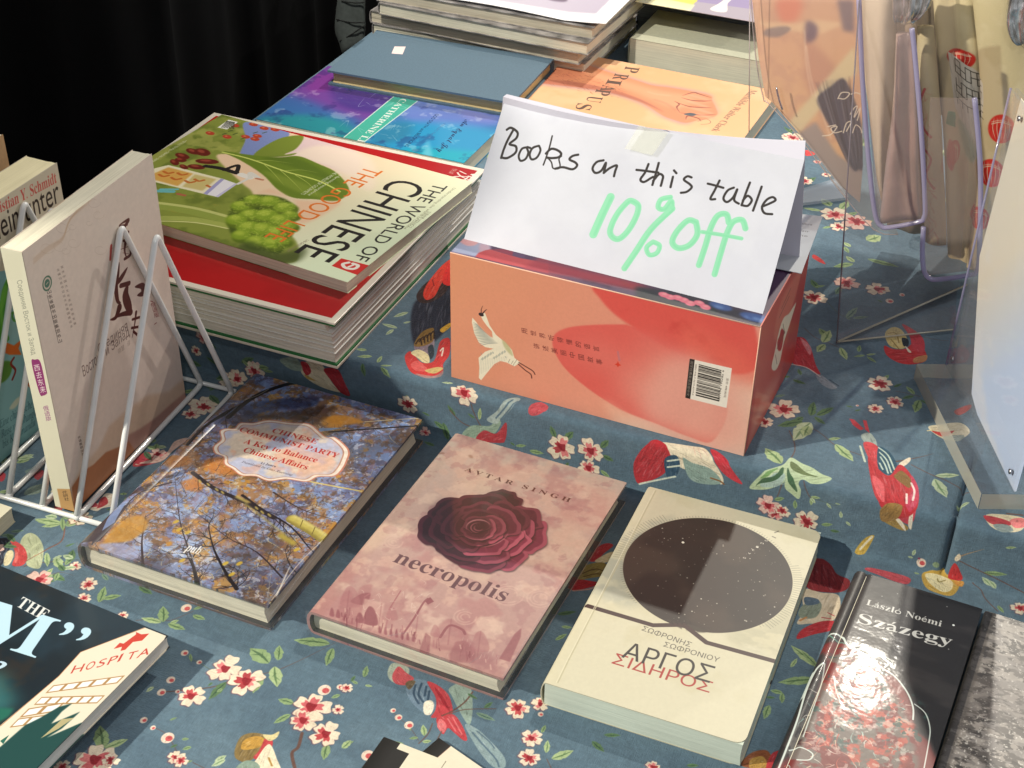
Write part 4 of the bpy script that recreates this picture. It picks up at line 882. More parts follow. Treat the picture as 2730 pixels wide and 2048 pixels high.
['L','#dcb9aa',.5,.92,.3,0,[1429,1474,1399,1500,1360,1506,1326,1491,1306,1459,1307,1420,1330,1387,1366,1371,1404,1377]],
['L','#dcb9aa',.5,.92,.3,0,[1371,1484,1347,1478,1330,1459,1327,1433,1339,1409,1362,1395,1387,1395,1409,1409,1418,1433]],
['P','#a97072',.55,.6,1,[132,2015,159,1934,248,2027,202,1879,264,1815,314,1928,439,2003,492,2142,252,2223]],
['P','#94595e',.8,.3,1,[212,2027,242,1929,299,1901,313,2013]],
['P','#d8b4a6',.6,.4,0,[283,1960,430,1941,515,2163,380,2195]],
['P','#94595e',.9,.2,1,[396,2171,359,2090,350,2012,404,2032,488,2145]],
['P','#94595e',.9,.2,1,[342,2181,321,2136,317,2094,347,2105,393,2166]],
['P','#94595e',.9,.2,1,[198,2200,180,2163,171,2130,191,2141,228,2194]],
['P','#94595e',.9,.2,1,[255,2205,237,2169,229,2136,249,2147,285,2199]],
['P','#94595e',.9,.2,1,[153,2205,134,2168,126,2135,146,2146,183,2199]],
['P','#94595e',.9,.2,1,[528,2205,512,2174,504,2146,518,2157,548,2203]],
['P','#94595e',.9,.2,1,[568,2200,552,2169,544,2141,558,2152,588,2198]],
['P','#94595e',.9,.2,1,[608,2196,592,2165,584,2137,598,2148,627,2194]],
['P','#94595e',.9,.2,1,[647,2192,632,2160,624,2132,638,2143,667,2189]],
['P','#94595e',.9,.2,1,[687,2187,672,2156,664,2128,678,2139,706,2185]],
['P','#94595e',.9,.2,1,[726,2183,711,2151,703,2123,717,2134,746,2180]],
['P','#94595e',.9,.2,1,[766,2178,751,2147,743,2119,757,2130,785,2176]],
['L','#94595e',.9,1.46,0,0,[683,2147,680,1987,668,1827,676,1773]],
['P','#94595e',1,0,0,[675,1807,683,1753,728,1782,704,1827]],
['L','#a97072',1,1,0,0,[487,1980,477,1851,472,1785]],
['L','#a97072',1,1.02,0,0,[276,1946,290,1906]],
['P','#a97072',.5,.8,1,[890,2144,862,1998,897,1884,1021,1923,1103,1996,1156,2081,953,2177]],
['L','#94595e',.9,1.95,0,0,[920,2067,927,1943,1018,1940,1056,1970]],
['P','#94595e',.6,.3,0,[835,2171,812,2070,864,2093,926,2237,855,2255]],
['P','#94595e',.55,.5,0,[1045,2180,1032,2061,1081,2022,1183,2068,1229,2185,1076,2242]],
['P','#94595e',.75,.3,0,[1357,2078,1355,1829,1373,1756,1404,1837,1433,2073]],
['P','#94595e',.35,1.5,1,[304,2312,1409,2236,1433,2194,1266,2075,1014,2117,697,2173,422,2207,238,2197]],
['P','#a97072',.5,.2,1,[170,2081,129,1989,124,1899,194,1917,293,2042]],
['P','#a97072',.5,.2,1,[515,2065,489,2005,485,1948,526,1962,587,2044]],
['P','#a97072',.5,.2,1,[857,2081,836,2029,833,1979,868,1992,918,2063]],
['P','#a97072',.5,.2,1,[1160,2079,1127,1991,1126,1905,1186,1925,1269,2046]],
['L','#94595e',.55,.62,.2,0,[258,2171,151,1937]],
['L','#94595e',.55,.61,.2,0,[513,2180,412,1949]],
['L','#94595e',.55,.61,.2,0,[764,2125,669,1893]],
['L','#94595e',.55,.6,.2,0,[998,2109,909,1879]],
['L','#94595e',.55,.59,.2,0,[1223,2127,1139,1899]],
['L','#a97072',.6,.5,0,0,[781,2153,769,2111]],
['L','#d8b0a4',.6,.76,0,0,[796,2180,791,2155]],
['L','#85484f',.6,1.06,0,0,[702,2195,689,2165]],
['L','#94595e',.6,.95,0,0,[272,2146,238,2081]],
['L','#a97072',.6,.91,0,0,[344,2162,333,2136]],
['L','#d8b0a4',.6,.62,0,0,[537,2144,500,2086]],
['L','#85484f',.6,1,0,0,[234,2180,213,2149]],
['L','#94595e',.6,.44,0,0,[1127,2194,1099,2122]],
['L','#94595e',.6,.47,0,0,[448,2124,435,2069]],
['L','#a97072',.6,.66,0,0,[920,2167,894,2110]],
['L','#a97072',.6,1.07,0,0,[353,2195,350,2169]],
['L','#a97072',.6,.91,0,0,[571,2198,552,2142]],
['L','#85484f',.6,1.07,0,0,[300,2232,268,2178]],
['L','#94595e',.6,1.02,0,0,[277,2173,234,2104]],
['L','#a97072',.6,1.09,0,0,[656,2139,651,2116]],
['L','#85484f',.6,.44,0,0,[1170,2132,1153,2098]],
['L','#d8b0a4',.6,.43,0,0,[1187,2129,1187,2104]],
['L','#85484f',.6,.6,0,0,[1175,2187,1161,2131]],
['L','#94595e',.6,1.08,0,0,[324,2205,304,2163]],
['L','#d8b0a4',.6,.48,0,0,[1242,2134,1238,2095]],
['L','#a97072',.6,.56,0,0,[327,2243,309,2218]],
['L','#85484f',.6,.53,0,0,[384,2131,356,2075]],
['L','#a97072',.6,.69,0,0,[1363,2127,1329,2054]],
['L','#94595e',.6,.41,0,0,[1109,2131,1083,2070]],
['L','#a97072',.6,.83,0,0,[1133,2140,1107,2087]],
['L','#94595e',.6,.56,0,0,[950,2143,914,2080]],
['L','#a97072',.6,.97,0,0,[1186,2112,1162,2067]],
['L','#94595e',.6,.48,0,0,[942,2167,909,2091]],
['L','#94595e',.6,.78,0,0,[899,2214,883,2168]],
['L','#94595e',.6,1.01,0,0,[608,2178,574,2101]],
['L','#a97072',.6,.45,0,0,[294,2156,277,2106]],
['L','#94595e',.6,.85,0,0,[829,2182,807,2151]],
['L','#85484f',.6,1,0,0,[776,2153,743,2102]],
['L','#85484f',.6,.78,0,0,[975,2180,960,2162]],
['L','#94595e',.6,.62,0,0,[1103,2106,1083,2055]],
['L','#d8b0a4',.6,.43,0,0,[284,2221,258,2175]],
['L','#85484f',.6,1.09,0,0,[751,2128,749,2097]],
['L','#a97072',.6,.51,0,0,[637,2143,622,2117]],
['L','#94595e',.6,.64,0,0,[408,2235,392,2185]],
['L','#94595e',.6,.53,0,0,[850,2150,825,2101]],
['L','#94595e',.6,1.08,0,0,[469,2174,450,2128]],
['L','#d8b0a4',.6,.78,0,0,[1293,2144,1281,2122]],
['L','#a97072',.6,1.09,0,0,[553,2154,525,2077]],
['L','#d8b0a4',.6,1.03,0,0,[1350,2187,1329,2152]],
['L','#85484f',.6,.78,0,0,[539,2190,513,2114]],
['L','#d8b0a4',.6,.7,0,0,[724,2121,704,2066]],
['L','#85484f',.6,.41,0,0,[742,2133,719,2097]],
['L','#d8b0a4',.6,.87,0,0,[247,2156,212,2101]],
['L','#85484f',.6,.52,0,0,[637,2168,622,2127]],
['L','#85484f',.6,.54,0,0,[261,2196,234,2128]],
['L','#85484f',.6,.87,0,0,[1180,2152,1156,2102]],
['L','#d8b0a4',.6,.41,0,0,[288,2131,269,2103]],
['L','#85484f',.6,.85,0,0,[372,2223,334,2152]],
['L','#d8b0a4',.6,.63,0,0,[818,2124,798,2086]],
['L','#a97072',.6,.78,0,0,[677,2135,640,2079]],
['L','#85484f',.6,1.05,0,0,[257,2187,247,2148]],
['L','#a97072',.6,.5,0,0,[405,2178,370,2121]],
['L','#d8b0a4',.6,1.03,0,0,[1091,2103,1071,2076]],
['L','#94595e',.6,.68,0,0,[1165,2171,1137,2110]],
['L','#a97072',.6,.99,0,0,[392,2175,387,2152]],
['L','#ead6c6',.6,.33,0,2,[408,1683,423,1661,388,1675]],
['L','#ead6c6',.6,.31,0,2,[687,1934,692,1954,635,1905]],
['L','#ead6c6',.6,.32,0,2,[329,1969,348,1936,303,1978]],
['L','#ead6c6',.6,.31,0,2,[534,1950,504,1981,502,1928]],
['L','#ead6c6',.6,.33,0,2,[620,1572,640,1572,674,1568]],
['L','#ead6c6',.6,.31,0,2,[435,1973,417,1971,413,2026]],
['L','#ead6c6',.6,.32,0,2,[342,1907,349,1885,397,1933]],
['L','#ead6c6',.6,.32,0,2,[598,1864,639,1887,601,1897]],
['L','#ead6c6',.6,.32,0,2,[656,1775,662,1725,684,1713]],
['L','#ead6c6',.6,.31,0,2,[479,1970,512,1971,491,1966]],
['L','#ead6c6',.6,.32,0,2,[423,1775,425,1802,459,1763]],
['L','#ead6c6',.6,.31,0,2,[754,1835,764,1827,774,1773]],
['L','#ead6c6',.6,.32,0,2,[586,1668,592,1639,538,1623]],
['L','#ead6c6',.6,.32,0,2,[535,1792,537,1837,524,1806]],
['L','#ead6c6',.6,.32,0,2,[344,2004,337,2054,288,1992]],
['L','#ead6c6',.6,.31,0,2,[431,2054,420,2044,480,2084]],
['L','#ead6c6',.6,.32,0,2,[258,1921,238,1898,212,1896]],
['L','#ead6c6',.6,.32,0,2,[491,1817,493,1784,517,1835]],
['L','#ead6c6',.6,.32,0,2,[461,1825,437,1841,427,1813]],
['L','#ead6c6',.6,.31,0,2,[533,2047,538,2071,483,2053]],
['L','#ead6c6',.6,.32,0,2,[610,1868,598,1860,626,1926]],
['L','#ead6c6',.6,.32,0,2,[620,1795,619,1751,595,1836]],
['L','#ead6c6',.6,.32,0,2,[385,1900,352,1873,344,1879]],
['L','#ead6c6',.6,.31,0,2,[603,2015,606,2024,591,2048]],
['L','#ead6c6',.6,.32,0,2,[498,1891,458,1905,460,1910]],
['L','#ead6c6',.6,.31,0,2,[636,1958,654,1907,628,1937]],
['L','#fff6e6',.95,.61,.1,2,[1093,2000,1100,2032]],
['L','#fff6e6',.95,.61,.1,2,[1059,2001,1066,2033]],
['L','#fff6e6',.95,.6,.1,2,[1126,2032,1132,2064]],
['L','#fff6e6',.95,.6,.1,2,[1036,2184,1043,2215]],
['L','#fff6e6',.95,.6,.1,2,[1257,2080,1263,2111]],
['L','#fff6e6',.95,.6,.1,2,[1266,2029,1272,2060]],
['L','#fff6e6',.95,.6,.1,2,[1298,2037,1304,2068]],
['L','#fff6e6',.95,.6,.1,2,[1336,2058,1342,2089]],
['L','#fff6e6',.95,.6,.1,2,[1289,2088,1294,2119]],
['rose',71.531,96.061,.246,-.118,.176,.369],
['P','#3a2220',.3,5,1,[563,795,762,724,857,902,762,1021]],
['L','#c08888',.85,1.35,.3,2,[600,1011,584,983,580,950,589,918,609,891,637,873,670,866,703,872,732,889]],
['L','#2a0c16',.85,1.68,.3,2,[707,1006,680,1018,651,1016,626,1003,609,980,604,951,613,924,633,902,660,891]],
['L','#b87078',.85,.84,.3,2,[697,1002,675,1010,651,1007,631,995,617,976,613,953,619,930,634,912,656,901]],
['L','#a05a64',.85,1.01,.3,2,[703,953,700,967,691,979,678,985,664,986,650,981,641,970,637,956,640,942]],
['L','#c47c84',.85,.84,.3,2,[807,960,801,992,787,1021,767,1046,742,1066,713,1080,681,1087,649,1087,618,1079]],
['L','#8c3c4c',.85,.83,.3,2,[588,1105,563,1089,541,1070,522,1047,509,1021,499,993,496,963,497,933,504,904]],
['L','#c98088',.85,1.01,.3,2,[889,921,890,953,887,985,878,1016,866,1046,848,1074,827,1099,803,1121,776,1139]],
['P','#1e0a14',.45,4,1,[259,907,371,758,547,958,582,1304,412,1206]],
['T','𝐀 𝐕 𝐓 𝐀 𝐑   𝐒 𝐈 𝐍 𝐆 𝐇','#5a3630',28.1,40.3,115.3,40.3,-0,-5,1,-.02,0,.727],
['T','𝐧𝐞𝐜𝐫𝐨𝐩𝐨𝐥𝐢𝐬','#6b4a4e',27.6,154.6,115.9,158.1,.58,-14.49,1,.004,0,.727],
['P','#a98a80',.4,2,1,[6,-9,18,-53,159,0,149,47]],
['P','#8a6450',.5,.4,1,[272,234,267,238,258,239,248,236,239,231,231,223,228,216,229,209,234,205,242,204,252,207,262,213,269,220,273,228]],
['P','#8a6450',.6,.3,1,[50,273,50,279,45,285,38,290,29,293,20,294,13,292,9,288,9,282,13,276,21,271,30,268,39,267,46,269]],
['N',2,.08,5,1]]),
'disc_print':(133.4,217.5,4.4,'#e2dcc0',[
['C','#d3cba6',30,3,.5,.7,.35,1],
['P','#b4b6a2',.45,2,1,[270,1054,5,1168,10,782,149,432,301,274]],
['c','#a8aca0',16,7,.42,.6,.6,1,[-67,1199,20,645,206,338,245,811,341,1267],4],
['c','#c0bda4',10,9,.45,.6,.5,1.6,[964,1312,1260,952,1278,366,1380,576,1346,1300],3],
['K',170,68.5,75.3,59.3],
['P','#38302c',1,.1,1,[1277,753,1257,907,1198,1050,1104,1172,981,1267,838,1326,685,1346,531,1326,388,1267,265,1172,171,1050,112,907,92,753,112,600,171,457,265,334,388,240,531,181,685,160,838,181,981,240,1104,334,1198,457,1257,600]],
['c','#57493f',40,12,.45,.7,.55,1,[1277,753,1257,907,1198,1050,1104,1172,981,1267,838,1326,685,1346,531,1326,388,1267,265,1172,171,1050,112,907,92,753,112,600,171,457,265,334,388,240,531,181,685,160,838,181,981,240,1104,334,1198,457,1257,600],.5],
['S',3,150,68.5,75.3,59.3,1,['#d8d4c4']],
['P','#fffbe8',1,0,1,[443,512,442,517,438,521,434,523,429,523,425,521,422,517,421,512,422,508,425,504,429,502,434,502,438,504,442,508]],
['T','o','#f2efe0',87.3,50.6,89.5,50.5,-.08,-2.3,1,.01,0,.727],
['T','v','#f2efe0',89.3,44.6,91.5,44.5,-.07,-2.3,1,.01,0,.727],
['T','t','#f2efe0',90.8,40,93,39.9,-.07,-2.3,1,.01,0,.727],
['T','i','#f2efe0',92.7,35.6,94.9,35.6,-.07,-2.3,1,.01,0,.727],
['T','n','#f2efe0',94.9,30.3,97.1,30.2,-.07,-2.3,1,.01,0,.727],
['T','o','#f2efe0',96.9,26.3,99.1,26.2,-.06,-2.3,1,.01,0,.727],
['L','#8a8476',1,1.01,0,0,[1010,192,1034,199]],
['L','#8a8476',1,1.01,0,0,[1015,144,1036,117]],
['c','#4a423a',3,55,.35,.5,.9,1,[540,1301,623,1312,750,1296,838,1328,691,1361],.5],
['l','#4a3634',1,3.69,0,0,[21,1401,493,1403,683,1317,870,1417,1342,1405]],
['L','#3a302c',1,1.21,0,0,[599,1319,613,1340]],
['L','#3a302c',1,1.21,0,0,[629,1306,644,1327]],
['L','#3a302c',1,1.21,0,0,[657,1294,672,1315]],
['L','#3a302c',1,1.21,0,0,[683,1282,697,1304]],
['L','#3a302c',1,1.21,0,0,[711,1270,725,1292]],
['T','ΣΩΦΡΟΝΗΣ','#5e5a52',43.5,147.8,78,150.1,.3,-4.59,1,-.012,0,.727],
['T','ΣΩΦΡΟΝΙΟΥ','#5e5a52',61.5,156.4,99.3,156.1,-.03,-4.6,1,-.012,0,.727],
['T','ΣΙΔΗΡΟΣ','#b23c34',35,184.5,101.2,184.4,-.01,-10,1,-.012,0,.727],
['T','ΑΡΓΟΣ','#2e2a28',39.1,176.8,99,176.1,-.18,-15.5,1,-.004,0,.727],
['l','#c6c0a0',.9,.78,0,0,[71,28,84,1933,90,2143]],
['l','#f2ecd0',.8,.53,0,0,[59,28,75,1937,80,2144]],
['N',2,.04,5,1]]),
'magazine_print':(279.9,199,4,'#f3d9b8',[
['G',120,60,270,120,'#f2d0ae','#e6f2cf',1],
['P','#8a9440',1,1,1,[-371,1401,-52,1142,-67,-2,308,-20,501,259,662,577,513,739,1024,1041,1259,1173,1694,1624,2011,1622,2248,1953,1725,2084,912,2079,227,2070]],
['c','#5f6d28',30,3,.45,.6,.6,1,[-371,1401,-45,26,501,259,1024,1041,1726,1667,2140,2016,321,2174],3],
['c','#b5b560',20,5,.5,.64,.6,1,[-52,1142,-2,81,440,178,806,890,328,1170],3],
['P','#dfc8dc',.6,3,1,[859,499,969,22,1556,17,1815,405,1297,388]],
['P','#f6e2cc',.8,3,1,[1121,382,1237,55,1766,78,2113,608,1550,384]],
['P','#8290c4',1,.6,1,[303,22,788,-7,856,353,805,568,682,603,528,319]],
['P','#7d8c34',1,.5,1,[805,568,789,166,950,-5,1052,238,1029,399,1108,316,1072,411]],
['P','#6e8428',1,.5,1,[503,634,737,571,1018,479,1158,361,1406,397,1655,464,1933,680,1953,901,1774,972,1596,1044,1394,994,1100,824,765,700]],
['P','#566c20',.6,2,1,[896,550,1139,408,1542,495,1813,648,1440,590,1073,555]],
['P','#8fa03c',.6,2,1,[1063,775,1511,926,1828,908,1578,786,1219,754]],
['L','#cfd870',1,1.91,0,0,[512,647,818,632,1243,670,1597,671,1879,745]],
['L','#c4cf68',.9,.83,0,1,[962,639,1135,733,1389,896]],
['L','#c4cf68',.9,.83,0,1,[1147,655,1367,772,1598,909]],
['L','#c4cf68',.9,.82,0,1,[1329,672,1561,762,1737,895]],
['L','#c4cf68',.9,.84,0,1,[873,636,1007,558,1213,510]],
['L','#c4cf68',.9,.82,0,1,[1234,658,1344,575,1511,548]],
['P','#efc6a4',.9,2,1,[1265,1269,1318,1005,1612,1067,1860,955,2008,935,1928,1395,1629,1090,1312,1109]],
['L','#93a048',1,10.58,0,0,[646,1761,1003,1682,1365,1660]],
['L','#c5c878',1,3.87,0,0,[609,1717,959,1627,1304,1602]],
['L','#a7b058',1,7.53,0,0,[801,1926,1089,1790,1454,1733]],
['L','#d7d690',1,1.5,0,0,[836,1968,1135,1826,1448,1767]],
['P','#4f5f1e',1,1,1,[1281,1551,1201,1274,1329,1133,1554,1101,1766,1237,1893,1569,2073,1882,1827,1908,1535,1838]],
['P','#61741f',1,1,1,[1434,1418,1424,1461,1396,1495,1356,1515,1312,1515,1273,1495,1245,1461,1235,1418,1245,1375,1273,1340,1312,1321,1356,1321,1396,1340,1424,1375]],
['P','#86a02c',1,1.2,1,[1377,1387,1368,1424,1344,1454,1308,1471,1268,1471,1232,1454,1207,1424,1198,1387,1207,1349,1232,1319,1268,1303,1308,1303,1344,1319,1368,1349]],
['P','#b4c648',.8,1.5,1,[1304,1367,1299,1385,1286,1399,1266,1407,1245,1407,1226,1399,1212,1385,1208,1367,1212,1349,1226,1334,1245,1326,1266,1326,1286,1334,1299,1349]],
['P','#61741f',1,1,1,[1451,1274,1442,1314,1416,1347,1379,1365,1338,1365,1300,1347,1274,1314,1265,1274,1274,1234,1300,1201,1338,1183,1379,1183,1416,1201,1442,1234]],
['P','#86a02c',1,1.2,1,[1395,1242,1387,1278,1364,1306,1330,1321,1293,1321,1259,1306,1236,1278,1227,1242,1236,1207,1259,1179,1293,1163,1330,1163,1364,1179,1387,1207]],
['P','#b4c648',.8,1.5,1,[1324,1222,1320,1239,1307,1252,1289,1260,1269,1260,1251,1252,1239,1239,1234,1222,1239,1205,1251,1191,1269,1184,1289,1184,1307,1191,1320,1205]],
['P','#61741f',1,1,1,[1596,1230,1585,1275,1556,1312,1514,1332,1467,1332,1425,1312,1395,1275,1385,1230,1395,1184,1425,1147,1467,1127,1514,1127,1556,1147,1585,1184]],
['P','#86a02c',1,1.2,1,[1539,1198,1530,1238,1503,1270,1465,1287,1423,1287,1385,1270,1358,1238,1349,1198,1358,1158,1385,1126,1423,1108,1465,1108,1503,1126,1530,1158]],
['P','#b4c648',.8,1.5,1,[1463,1177,1458,1196,1444,1212,1423,1220,1401,1220,1380,1212,1366,1196,1361,1177,1366,1158,1380,1143,1401,1134,1423,1134,1444,1143,1458,1158]],
['P','#61741f',1,1,1,[1777,1254,1766,1299,1737,1336,1695,1356,1648,1356,1606,1336,1577,1299,1566,1254,1577,1208,1606,1171,1648,1151,1695,1151,1737,1171,1766,1208]],
['P','#86a02c',1,1.2,1,[1721,1222,1712,1262,1685,1294,1647,1312,1605,1312,1567,1294,1540,1262,1531,1222,1540,1182,1567,1150,1605,1133,1647,1133,1685,1150,1712,1182]],
['P','#b4c648',.8,1.5,1,[1646,1202,1641,1221,1626,1236,1606,1245,1583,1245,1563,1236,1549,1221,1544,1202,1549,1182,1563,1167,1583,1158,1606,1158,1626,1167,1641,1182]],
['P','#61741f',1,1,1,[1872,1339,1865,1371,1844,1397,1814,1412,1781,1412,1751,1397,1731,1371,1723,1339,1731,1307,1751,1281,1781,1267,1814,1267,1844,1281,1865,1307]],
['P','#86a02c',1,1.2,1,[1820,1308,1814,1336,1795,1359,1768,1371,1738,1371,1711,1359,1693,1336,1686,1308,1693,1280,1711,1258,1738,1245,1768,1245,1795,1258,1814,1280]],
['P','#b4c648',.8,1.5,1,[1758,1288,1755,1302,1745,1312,1730,1318,1714,1318,1700,1312,1690,1302,1686,1288,1690,1274,1700,1264,1714,1258,1730,1258,1745,1264,1755,1274]],
['P','#61741f',1,1,1,[1615,1511,1604,1559,1573,1598,1528,1620,1478,1620,1434,1598,1403,1559,1391,1511,1403,1462,1434,1424,1478,1402,1528,1402,1573,1424,1604,1462]],
['P','#86a02c',1,1.2,1,[1558,1480,1548,1523,1520,1556,1480,1575,1435,1575,1395,1556,1367,1523,1357,1480,1367,1438,1395,1404,1435,1386,1480,1386,1520,1404,1548,1438]],
['P','#b4c648',.8,1.5,1,[1480,1461,1475,1481,1460,1497,1438,1506,1414,1506,1392,1497,1377,1481,1372,1461,1377,1440,1392,1424,1414,1415,1438,1415,1460,1424,1475,1440]],
['P','#61741f',1,1,1,[1734,1445,1723,1496,1690,1537,1643,1560,1590,1560,1543,1537,1510,1496,1499,1445,1510,1394,1543,1353,1590,1330,1643,1330,1690,1353,1723,1394]],
['P','#86a02c',1,1.2,1,[1677,1414,1667,1459,1637,1494,1595,1514,1547,1514,1505,1494,1475,1459,1465,1414,1475,1370,1505,1334,1547,1314,1595,1314,1637,1334,1667,1370]],
['P','#b4c648',.8,1.5,1,[1597,1394,1591,1416,1575,1433,1553,1442,1527,1442,1504,1433,1489,1416,1483,1394,1489,1373,1504,1356,1527,1346,1553,1346,1575,1356,1591,1373]],
['P','#61741f',1,1,1,[1872,1452,1862,1497,1832,1534,1790,1554,1743,1554,1701,1534,1672,1497,1661,1452,1672,1406,1701,1369,1743,1349,1790,1349,1832,1369,1862,1406]],
['P','#86a02c',1,1.2,1,[1817,1421,1808,1461,1781,1493,1743,1511,1701,1511,1663,1493,1636,1461,1627,1421,1636,1381,1663,1349,1701,1332,1743,1332,1781,1349,1808,1381]],
['P','#b4c648',.8,1.5,1,[1742,1401,1737,1420,1723,1436,1703,1444,1680,1444,1659,1436,1645,1420,1640,1401,1645,1382,1659,1367,1680,1358,1703,1358,1723,1367,1737,1382]],
['P','#61741f',1,1,1,[1556,1635,1546,1681,1517,1718,1474,1738,1427,1738,1385,1718,1356,1681,1345,1635,1356,1590,1385,1553,1427,1533,1474,1533,1517,1553,1546,1590]],
['P','#86a02c',1,1.2,1,[1500,1606,1491,1645,1465,1677,1426,1695,1384,1695,1346,1677,1320,1645,1310,1606,1320,1566,1346,1534,1384,1516,1426,1516,1465,1534,1491,1566]],
['P','#b4c648',.8,1.5,1,[1425,1586,1420,1605,1406,1621,1385,1629,1363,1629,1342,1621,1328,1605,1323,1586,1328,1567,1342,1551,1363,1543,1385,1543,1406,1551,1420,1567]],
['P','#61741f',1,1,1,[1740,1690,1728,1741,1695,1782,1648,1805,1596,1805,1549,1782,1516,1741,1504,1690,1516,1639,1549,1598,1596,1575,1648,1575,1695,1598,1728,1639]],
['P','#86a02c',1,1.2,1,[1684,1661,1673,1705,1644,1741,1601,1761,1554,1761,1511,1741,1481,1705,1471,1661,1481,1616,1511,1581,1554,1561,1601,1561,1644,1581,1673,1616]],
['P','#b4c648',.8,1.5,1,[1604,1642,1598,1663,1582,1680,1559,1690,1534,1690,1511,1680,1495,1663,1490,1642,1495,1620,1511,1603,1534,1594,1559,1594,1582,1603,1598,1620]],
['P','#61741f',1,1,1,[1862,1653,1850,1707,1816,1750,1766,1774,1711,1774,1661,1750,1627,1707,1614,1653,1627,1599,1661,1556,1711,1532,1766,1532,1816,1556,1850,1599]],
['P','#86a02c',1,1.2,1,[1806,1624,1795,1671,1764,1708,1719,1729,1669,1729,1624,1708,1593,1671,1582,1624,1593,1577,1624,1539,1669,1518,1719,1518,1764,1539,1795,1577]],
['P','#b4c648',.8,1.5,1,[1724,1604,1718,1627,1701,1645,1677,1655,1650,1655,1626,1645,1610,1627,1604,1604,1610,1582,1626,1564,1650,1554,1677,1554,1701,1564,1718,1582]],
['P','#61741f',1,1,1,[1988,1638,1976,1689,1944,1730,1896,1752,1844,1752,1797,1730,1764,1689,1752,1638,1764,1586,1797,1545,1844,1523,1896,1523,1944,1545,1976,1586]],
['P','#86a02c',1,1.2,1,[1933,1608,1922,1653,1893,1688,1850,1708,1803,1708,1760,1688,1731,1653,1720,1608,1731,1564,1760,1528,1803,1508,1850,1508,1893,1528,1922,1564]],
['P','#b4c648',.8,1.5,1,[1853,1589,1848,1610,1832,1628,1809,1637,1784,1637,1761,1628,1745,1610,1739,1589,1745,1567,1761,1550,1784,1541,1809,1541,1832,1550,1848,1567]],
['P','#61741f',1,1,1,[1973,1506,1964,1544,1940,1574,1905,1591,1867,1591,1832,1574,1808,1544,1799,1506,1808,1468,1832,1438,1867,1421,1905,1421,1940,1438,1964,1468]],
['P','#86a02c',1,1.2,1,[1920,1476,1913,1509,1891,1535,1859,1550,1825,1550,1793,1535,1771,1509,1764,1476,1771,1443,1793,1417,1825,1402,1859,1402,1891,1417,1913,1443]],
['P','#b4c648',.8,1.5,1,[1854,1456,1850,1472,1838,1485,1821,1492,1802,1492,1786,1485,1774,1472,1770,1456,1774,1441,1786,1428,1802,1421,1821,1421,1838,1428,1850,1441]],
['P','#61741f',1,1,1,[1739,1828,1730,1869,1704,1901,1667,1919,1625,1919,1588,1901,1562,1869,1553,1828,1562,1788,1588,1755,1625,1738,1667,1738,1704,1755,1730,1788]],
['P','#86a02c',1,1.2,1,[1686,1799,1678,1835,1654,1863,1621,1878,1583,1878,1550,1863,1526,1835,1518,1799,1526,1764,1550,1736,1583,1721,1621,1721,1654,1736,1678,1764]],
['P','#b4c648',.8,1.5,1,[1617,1781,1612,1798,1600,1811,1582,1819,1562,1819,1544,1811,1531,1798,1527,1781,1531,1764,1544,1750,1562,1743,1582,1743,1600,1750,1612,1764]],
['P','#61741f',1,1,1,[1931,1847,1920,1896,1889,1934,1844,1956,1794,1956,1750,1934,1719,1896,1708,1847,1719,1799,1750,1760,1794,1738,1844,1738,1889,1760,1920,1799]],
['P','#86a02c',1,1.2,1,[1877,1819,1867,1861,1839,1895,1798,1914,1753,1914,1713,1895,1685,1861,1675,1819,1685,1777,1713,1743,1753,1724,1798,1724,1839,1743,1867,1777]],
['P','#b4c648',.8,1.5,1,[1800,1800,1795,1820,1780,1837,1758,1846,1734,1846,1712,1837,1697,1820,1692,1800,1697,1780,1712,1764,1734,1755,1758,1755,1780,1764,1795,1780]],
['P','#61741f',1,1,1,[2050,1804,2040,1850,2010,1886,1968,1907,1921,1907,1879,1886,1850,1850,1839,1804,1850,1758,1879,1722,1921,1701,1968,1701,2010,1722,2040,1758]],
['P','#86a02c',1,1.2,1,[1997,1776,1987,1815,1961,1847,1923,1865,1881,1865,1842,1847,1816,1815,1807,1776,1816,1736,1842,1704,1881,1686,1923,1686,1961,1704,1987,1736]],
['P','#b4c648',.8,1.5,1,[1923,1757,1918,1776,1904,1791,1884,1800,1861,1800,1840,1791,1826,1776,1821,1757,1826,1738,1840,1722,1861,1714,1884,1714,1904,1722,1918,1738]],
['P','#61741f',1,1,1,[2075,1738,2068,1768,2049,1792,2022,1805,1991,1805,1964,1792,1945,1768,1938,1738,1945,1709,1964,1685,1991,1672,2022,1672,2049,1685,2068,1709]],
['P','#86a02c',1,1.2,1,[2025,1710,2019,1735,2002,1756,1977,1768,1950,1768,1925,1756,1908,1735,1902,1710,1908,1684,1925,1663,1950,1652,1977,1652,2002,1663,2019,1684]],
['P','#b4c648',.8,1.5,1,[1967,1691,1964,1703,1955,1713,1942,1719,1927,1719,1914,1713,1905,1703,1901,1691,1905,1678,1914,1668,1927,1663,1942,1663,1955,1668,1964,1678]],
['c','#d2de6a',1.6,77,.56,.64,.35,1,[1281,1551,1201,1274,1329,1133,1554,1101,1766,1237,2084,1876,1827,1908],1],
['P','#3f4a24',.7,3,1,[1710,1857,2051,1895,2189,1698,2248,1953,1786,2164]],  # dark shadow band painted in near the lower edge
['P','#efe6c4',1,.2,0,[203,1313,189,1216,253,1100,848,1068,896,1379,320,1424]],
['P','#d9a24a',.9,.8,0,[247,1305,281,1134,553,1122,589,1380,309,1390]],
['P','#c9b46a',.8,.8,0,[573,1125,799,1104,831,1340,629,1367]],
['L','#c2672c',.9,2.86,0,0,[300,1221,355,1231,383,1194]],
['L','#c2672c',.9,2.83,0,0,[437,1280,491,1291,520,1253]],
